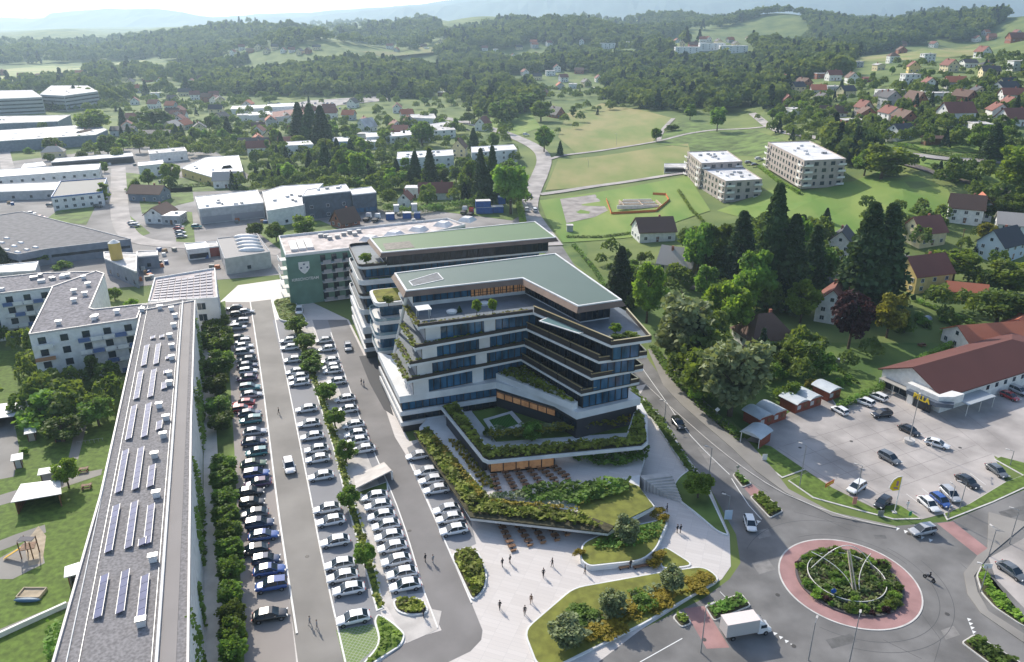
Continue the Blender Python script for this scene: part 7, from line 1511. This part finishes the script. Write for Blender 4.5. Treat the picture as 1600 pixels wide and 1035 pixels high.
hedge_([(1185,262),(1215,285),(1250,305)],1.6,1.8,'flowering hedge left of the four storey apartment house',leafl)
hedge_([(600,330),(640,336),(720,325),(790,312)],3,4,'tall dark hedge behind the container yard')
hedge_([(805,300),(815,340),(820,372)],3,3.2,'clipped hedge between container yard and far road',leafl)
hedge_([(195,300),(330,290),(400,300)],2,2,'hedge line behind the blue grey house')
hedge_([(1020,545),(1050,590),(1110,650),(1160,690)],2.2,1.3,'low undergrowth along the right kerb of the main road')
hedge_([(1290,565),(1340,600)],1,1.0,'narrow hedge in the vegetable garden'); hedge_([(1425,440+30),(1500,500),(1540,520)],1.5,1.5,'hedge below the yellow house garden')
hedge_([(90,1035),(96,985)],3,2.6,'dark hedge in the bottom left corner beside the long building')
# individually planted town and slope trees; the rest of the woods is one mass
def nearest(p):
    l,_=min(LAND,key=lambda q:(q[1][0]-p[0])**2+(q[1][1]-p[1])**2); return l
def inhouse(p):
    if p[1]>700: return any(abs(q[0]-p[0])<(22 if p[1]>1000 else 14) and -(75 if p[1]>1000 else 30)<p[1]-q[1]<10 for _,q in LAND)
    return any((q[0]-p[0])**2+(q[1]-p[1])**2<(7.5 if q[1]<900 else 9)**2 for _,q in LAND)
used={}; 
def scatter(poly,n,kinds,h0,h1,zone):
    xs=[q[0] for q in poly]; ys=[q[1] for q in poly]; out=[]; tries=0
    while len(out)<n and tries<n*30:
        tries+=1; x=random.uniform(min(xs),max(xs)); y=random.uniform(min(ys),max(ys))
        if not inpoly(x,y,poly): continue
        p=at(x,y)
        if inhouse(p): continue
        out.append((x,p))
    out.sort()
    for i,(x,p) in enumerate(out):
        k=random.choice(kinds); l='%s %s, %s from the left'%(ADJ[k],zone,_ord[i]); tree(p,random.uniform(h0,h1)*(1.15 if k=='c' else 1),k,l,'trees '+zone,wf=random.uniform(.9,1.3))
scatter([(395,258),(640,248),(640,300),(560,300),(400,300)],24,'ddlTcrr',8,14,'in the belt behind the slate office')
scatter([(610,262),(740,262),(815,280),(812,310),(610,310)],14,'drdc',8,13,'in the belt behind the containers')
scatter([(395,190),(650,180),(650,245),(395,248)],26,'ddlrcT',8,14,'in the middle villa quarter')
scatter([(190,180),(390,175),(395,240),(190,240)],26,'ddlrc',8,14,'in the left villa quarter')
scatter([(650,160),(790,160),(780,200),(660,240)],16,'ddlr',7,12,'around the villas at the road bend')
scatter([(1190,150),(1590,140),(1590,235),(1290,215),(1190,190)],36,'ddldrcB',6,11,'among the slope houses')
scatter([(1200,120),(1590,90),(1595,140),(1200,150)],22,'ddlr',5,9,'in the upper part of the slope village')
scatter([(880,385),(1050,420),(1050,440),(965,440)],7,'dlB',4,8,'in the garden behind the office roof')
scatter([(1060,400),(1290,380),(1290,490),(1090,480)],20,'ddrc',10,17,'in the dense grove left of the twin firs')
scatter([(1185,545),(1240,560),(1230,600),(1190,600)],6,'bdB',4,7,'in the bungalow garden')
scatter([(1390,500),(1590,480),(1590,530),(1420,560)],7,'bB',2.5,4,'in the pool garden')
scatter([(1380,240),(1600,265),(1600,330),(1500,300)],12,'bBd',3,6,'along the railway bank')
scatter([(0,185),(20,240),(190,250),(190,300),(60,255)],8,'dbr',5,9,'along the left quarter lanes')
FOR=[([(-300,66),(0,68),(100,70),(180,60),(260,58),(330,44),(400,36),(470,32),(550,27),(640,27),(690,34),(690,60),(560,82),(440,80),(380,88),(300,100),(240,92),(160,98),(60,100),(-300,108)],2300),
 ([(280,118),(420,98),(560,100),(690,60),(700,120),(660,155),(560,150),(400,150),(290,150)],1500),([(690,55),(800,33),(900,20),(1050,16),(1200,16),(1320,24),(1330,60),(1200,85),(940,82),(940,130),(800,125),(700,120)],2400),
 ([(930,95),(1190,92),(1200,125),(1150,150),(1060,150),(990,160),(940,130)],900),([(1180,85),(1330,60),(1420,45),(1600,25),(1650,50),(1560,62),(1440,72),(1330,92),(1310,125),(1200,125)],1400),
 ([(1180,20),(1400,22),(1600,4),(1700,-4),(1700,25),(1450,50),(1320,62)],900),([(700,120),(830,130),(830,165),(790,200),(760,175),(690,150)],300),
 ([(0,112+20),(200,108),(300,120),(300,150),(160,165),(0,150)],260),([(940,150),(1060,150),(1060,165),(1130,150),(1200,160),(1160,175),(1090,180),(940,165)],120),([(1150,150),(1230,110),(1240,145),(1200,175)],90),
 ([(-900,70),(-300,66),(-300,200),(-900,240)],500),([(1600,4),(2100,-20),(2100,200),(1600,180)],600),([(1290,225),(1360,232),(1360,262),(1300,255)],40),([(350,88),(520,80),(600,95),(540,105),(380,100)],160)]
def forest(FOR,LQ,SZ,hr,cf,names,labs,mts):
    r=np.random.default_rng(3); C=[];
    for poly,n in FOR:
        xs=[q[0] for q in poly]; ys=[q[1] for q in poly]; k=0; tr=0
        while k<n and tr<n*20:
            tr+=1; x=random.uniform(min(xs),max(xs)); y=random.uniform(min(ys),max(ys))
            if not inpoly(x,y,poly): continue
            p=at(x,y)
            if p[1]>6000 or inhouse(p): continue
            if p[1]>850 and math.sin(p[0]*.006+1.7*math.sin(p[1]*.0023))*math.sin(p[1]*.0041+math.sin(p[0]*.004))>.62: tr+=.5; continue
            if LQ<150 and random.random()<.25 and p[1]>700:
                k+=1; C.append((p[0]+random.uniform(-8,8),p[1]+random.uniform(-8,8),p[2]-3,random.uniform(16,22),random.random())); continue
            k+=1; C.append((p[0],p[1],p[2],random.uniform(*hr)*(1 if p[1]<1200 else 1.3),random.random()))
    C=np.array(C); print('forest trees',len(C)); Qs=[]
    for kind in (0,1):
        D=C[(C[:,4]<cf) if kind else (C[:,4]>=cf)]; m=len(D); L_=LQ; H_=D[:,3]
        if kind==0:
            u=r.normal(size=(m,L_,3)); u/=np.linalg.norm(u,axis=2)[:,:,None]; u[:,:,2]=np.abs(u[:,:,2])*1.0-.15; lump=1+.3*np.sin(u[:,:,0]*5+D[:,4:5]*40)*np.sin(u[:,:,1]*5+D[:,4:5]*90)
            P=u*lump[:,:,None]*np.array([.42,.42,.5])*H_[:,None,None]+np.array([0,0,.48])*H_[:,None,None]
        else:
            z=r.random((m,L_))**.8; a=r.uniform(0,6.28,(m,L_)); q=(1-z)*.36*r.uniform(.6,1,(m,L_)); P=np.stack([q*np.cos(a),q*np.sin(a),z*1.1+.03],2)*H_[:,None,None]
        P=P+D[:,None,:3]; P=P.reshape(-1,3); N=len(P); S_=(np.repeat(H_,L_)*r.uniform(SZ[0],SZ[1],N))[:,None]/2
        nn=r.normal(size=(N,3))+np.array([0,0,.5]); nn/=np.linalg.norm(nn,axis=1)[:,None]; t=np.cross(nn,r.normal(size=(N,3))); t/=np.linalg.norm(t,axis=1)[:,None]; w_=np.cross(nn,t)
        Q=np.stack([P-t*S_-w_*S_,P+t*S_-w_*S_,P+t*S_+w_*S_,P-t*S_+w_*S_],1).reshape(-1,3)
        me=bpy.data.meshes.new('forest'); me.vertices.add(len(Q)); me.vertices.foreach_set('co',Q.astype(np.float32).ravel()); me.loops.add(4*N); me.loops.foreach_set('vertex_index',np.arange(4*N,dtype=np.int32)); me.polygons.add(N); me.polygons.foreach_set('loop_start',np.arange(0,4*N,4,dtype=np.int32)); me.polygons.foreach_set('loop_total',np.full(N,4,dtype=np.int32)); me.update(calc_edges=True); me.materials.append(mts[kind])
        o=bpy.data.objects.new(names[kind],me); COL.objects.link(o); tag(o,labs[kind],'forest' if LQ<150 else 'trees',kind='stuff')
fneed=mat('forest_needles',(.03,.055,.028),.8,nscale=.02,namt=.3,trans=.1)
for pp in ([(40,60),(200,62),(330,75),(210,80)],[(560,80),(690,66),(700,80),(600,90)],[(930,60),(1010,50),(1040,62),(960,72)],[(740,45),(800,42),(820,52),(760,56)],[(1280,70),(1400,45),(1440,52),(1330,80)]): drape('meadow',pp,meadow,.5,40)
forest(FOR,110,(.12,.22),(9,16),.12,('forest','conifer_forest'),('broadleaved woods covering the far hills','dark conifers mixed into the woods of the far hills'),(leaff,fneed))
TOWN=[([(190,170),(395,165),(395,250),(190,245)],170),([(395,180),(650,170),(650,300),(395,300)],280),([(650,155),(800,150),(812,300),(640,260)],110),([(60,130),(390,150),(390,175),(60,175)],150),([(400,150),(800,148),(800,165),(400,168)],70),([(-40,540),(45,540),(200,600),(190,660),(150,690),(60,660),(-40,640)],26),([(1190,140),(1590,110),(1590,240),(1300,222),(1190,190)],330),([(1400,95),(1600,90),(1600,115),(1400,115)],40),([(1200,95),(1320,110),(1200,140)],30),([(800,105),(945,105),(945,155),(800,160)],70),([(60,205),(190,205),(185,260),(80,250)],25),([(900,175),(1000,165),(1100,175),(1190,190),(1040,172)],20),
 ([(885,388),(1050,400),(1090,470),(1000,500),(960,450)],14),([(1190,540),(1370,560),(1300,600),(1180,600)],12),([(1400,260),(1600,280),(1600,335),(1500,310)],40),([(1410,430),(1595,440),(1595,520),(1420,500)],12),([(1180,190),(1300,220),(1330,240),(1220,222)],16),([(1330,330),(1600,330),(1600,440),(1500,430),(1400,400)],26),([(180,300),(420,285),(600,300),(820,300),(820,330),(600,325),(430,300)],36),([(60,120),(300,130),(330,175),(60,175)],80),([(820,165),(945,120),(1000,160),(870,215)],16)]
forest(TOWN,280,(.07,.13),(4.5,9),.08,('tree_mass','conifer_mass'),('smaller trees and bushes filling the gardens between the houses','small conifers standing in the gardens between the houses'),(mat('garden_tree_leaves',(.085,.145,.03),.7,nscale=.08,col2=(.18,.24,.055),trans=.4,detail=3),fneed))
GROVE=[([(1090,380),(1280,370),(1300,470),(1210,500),(1100,470)],26),([(1045,560),(1120,530),(1125,640),(1090,630),(1060,600)],12)]
forest(GROVE,420,(.06,.11),(8,15),.3,('grove_undergrowth','grove_conifers'),('leafy undergrowth of the dense grove beside the main road','young conifers in the dense grove beside the main road'),(mat('grove_leaves',(.09,.145,.03),.7,nscale=.12,col2=(.15,.21,.045),trans=.4),fneed))
for o in list(bpy.data.objects):
    if '_o' in o: del o['_o']
    if 'used' in o: del o['used']
for o in bpy.data.objects:
    if o.parent is None and 'label' in o and len(o['label'].split())>16: print('LONG',o['label'])
print('objects',len(bpy.data.objects))
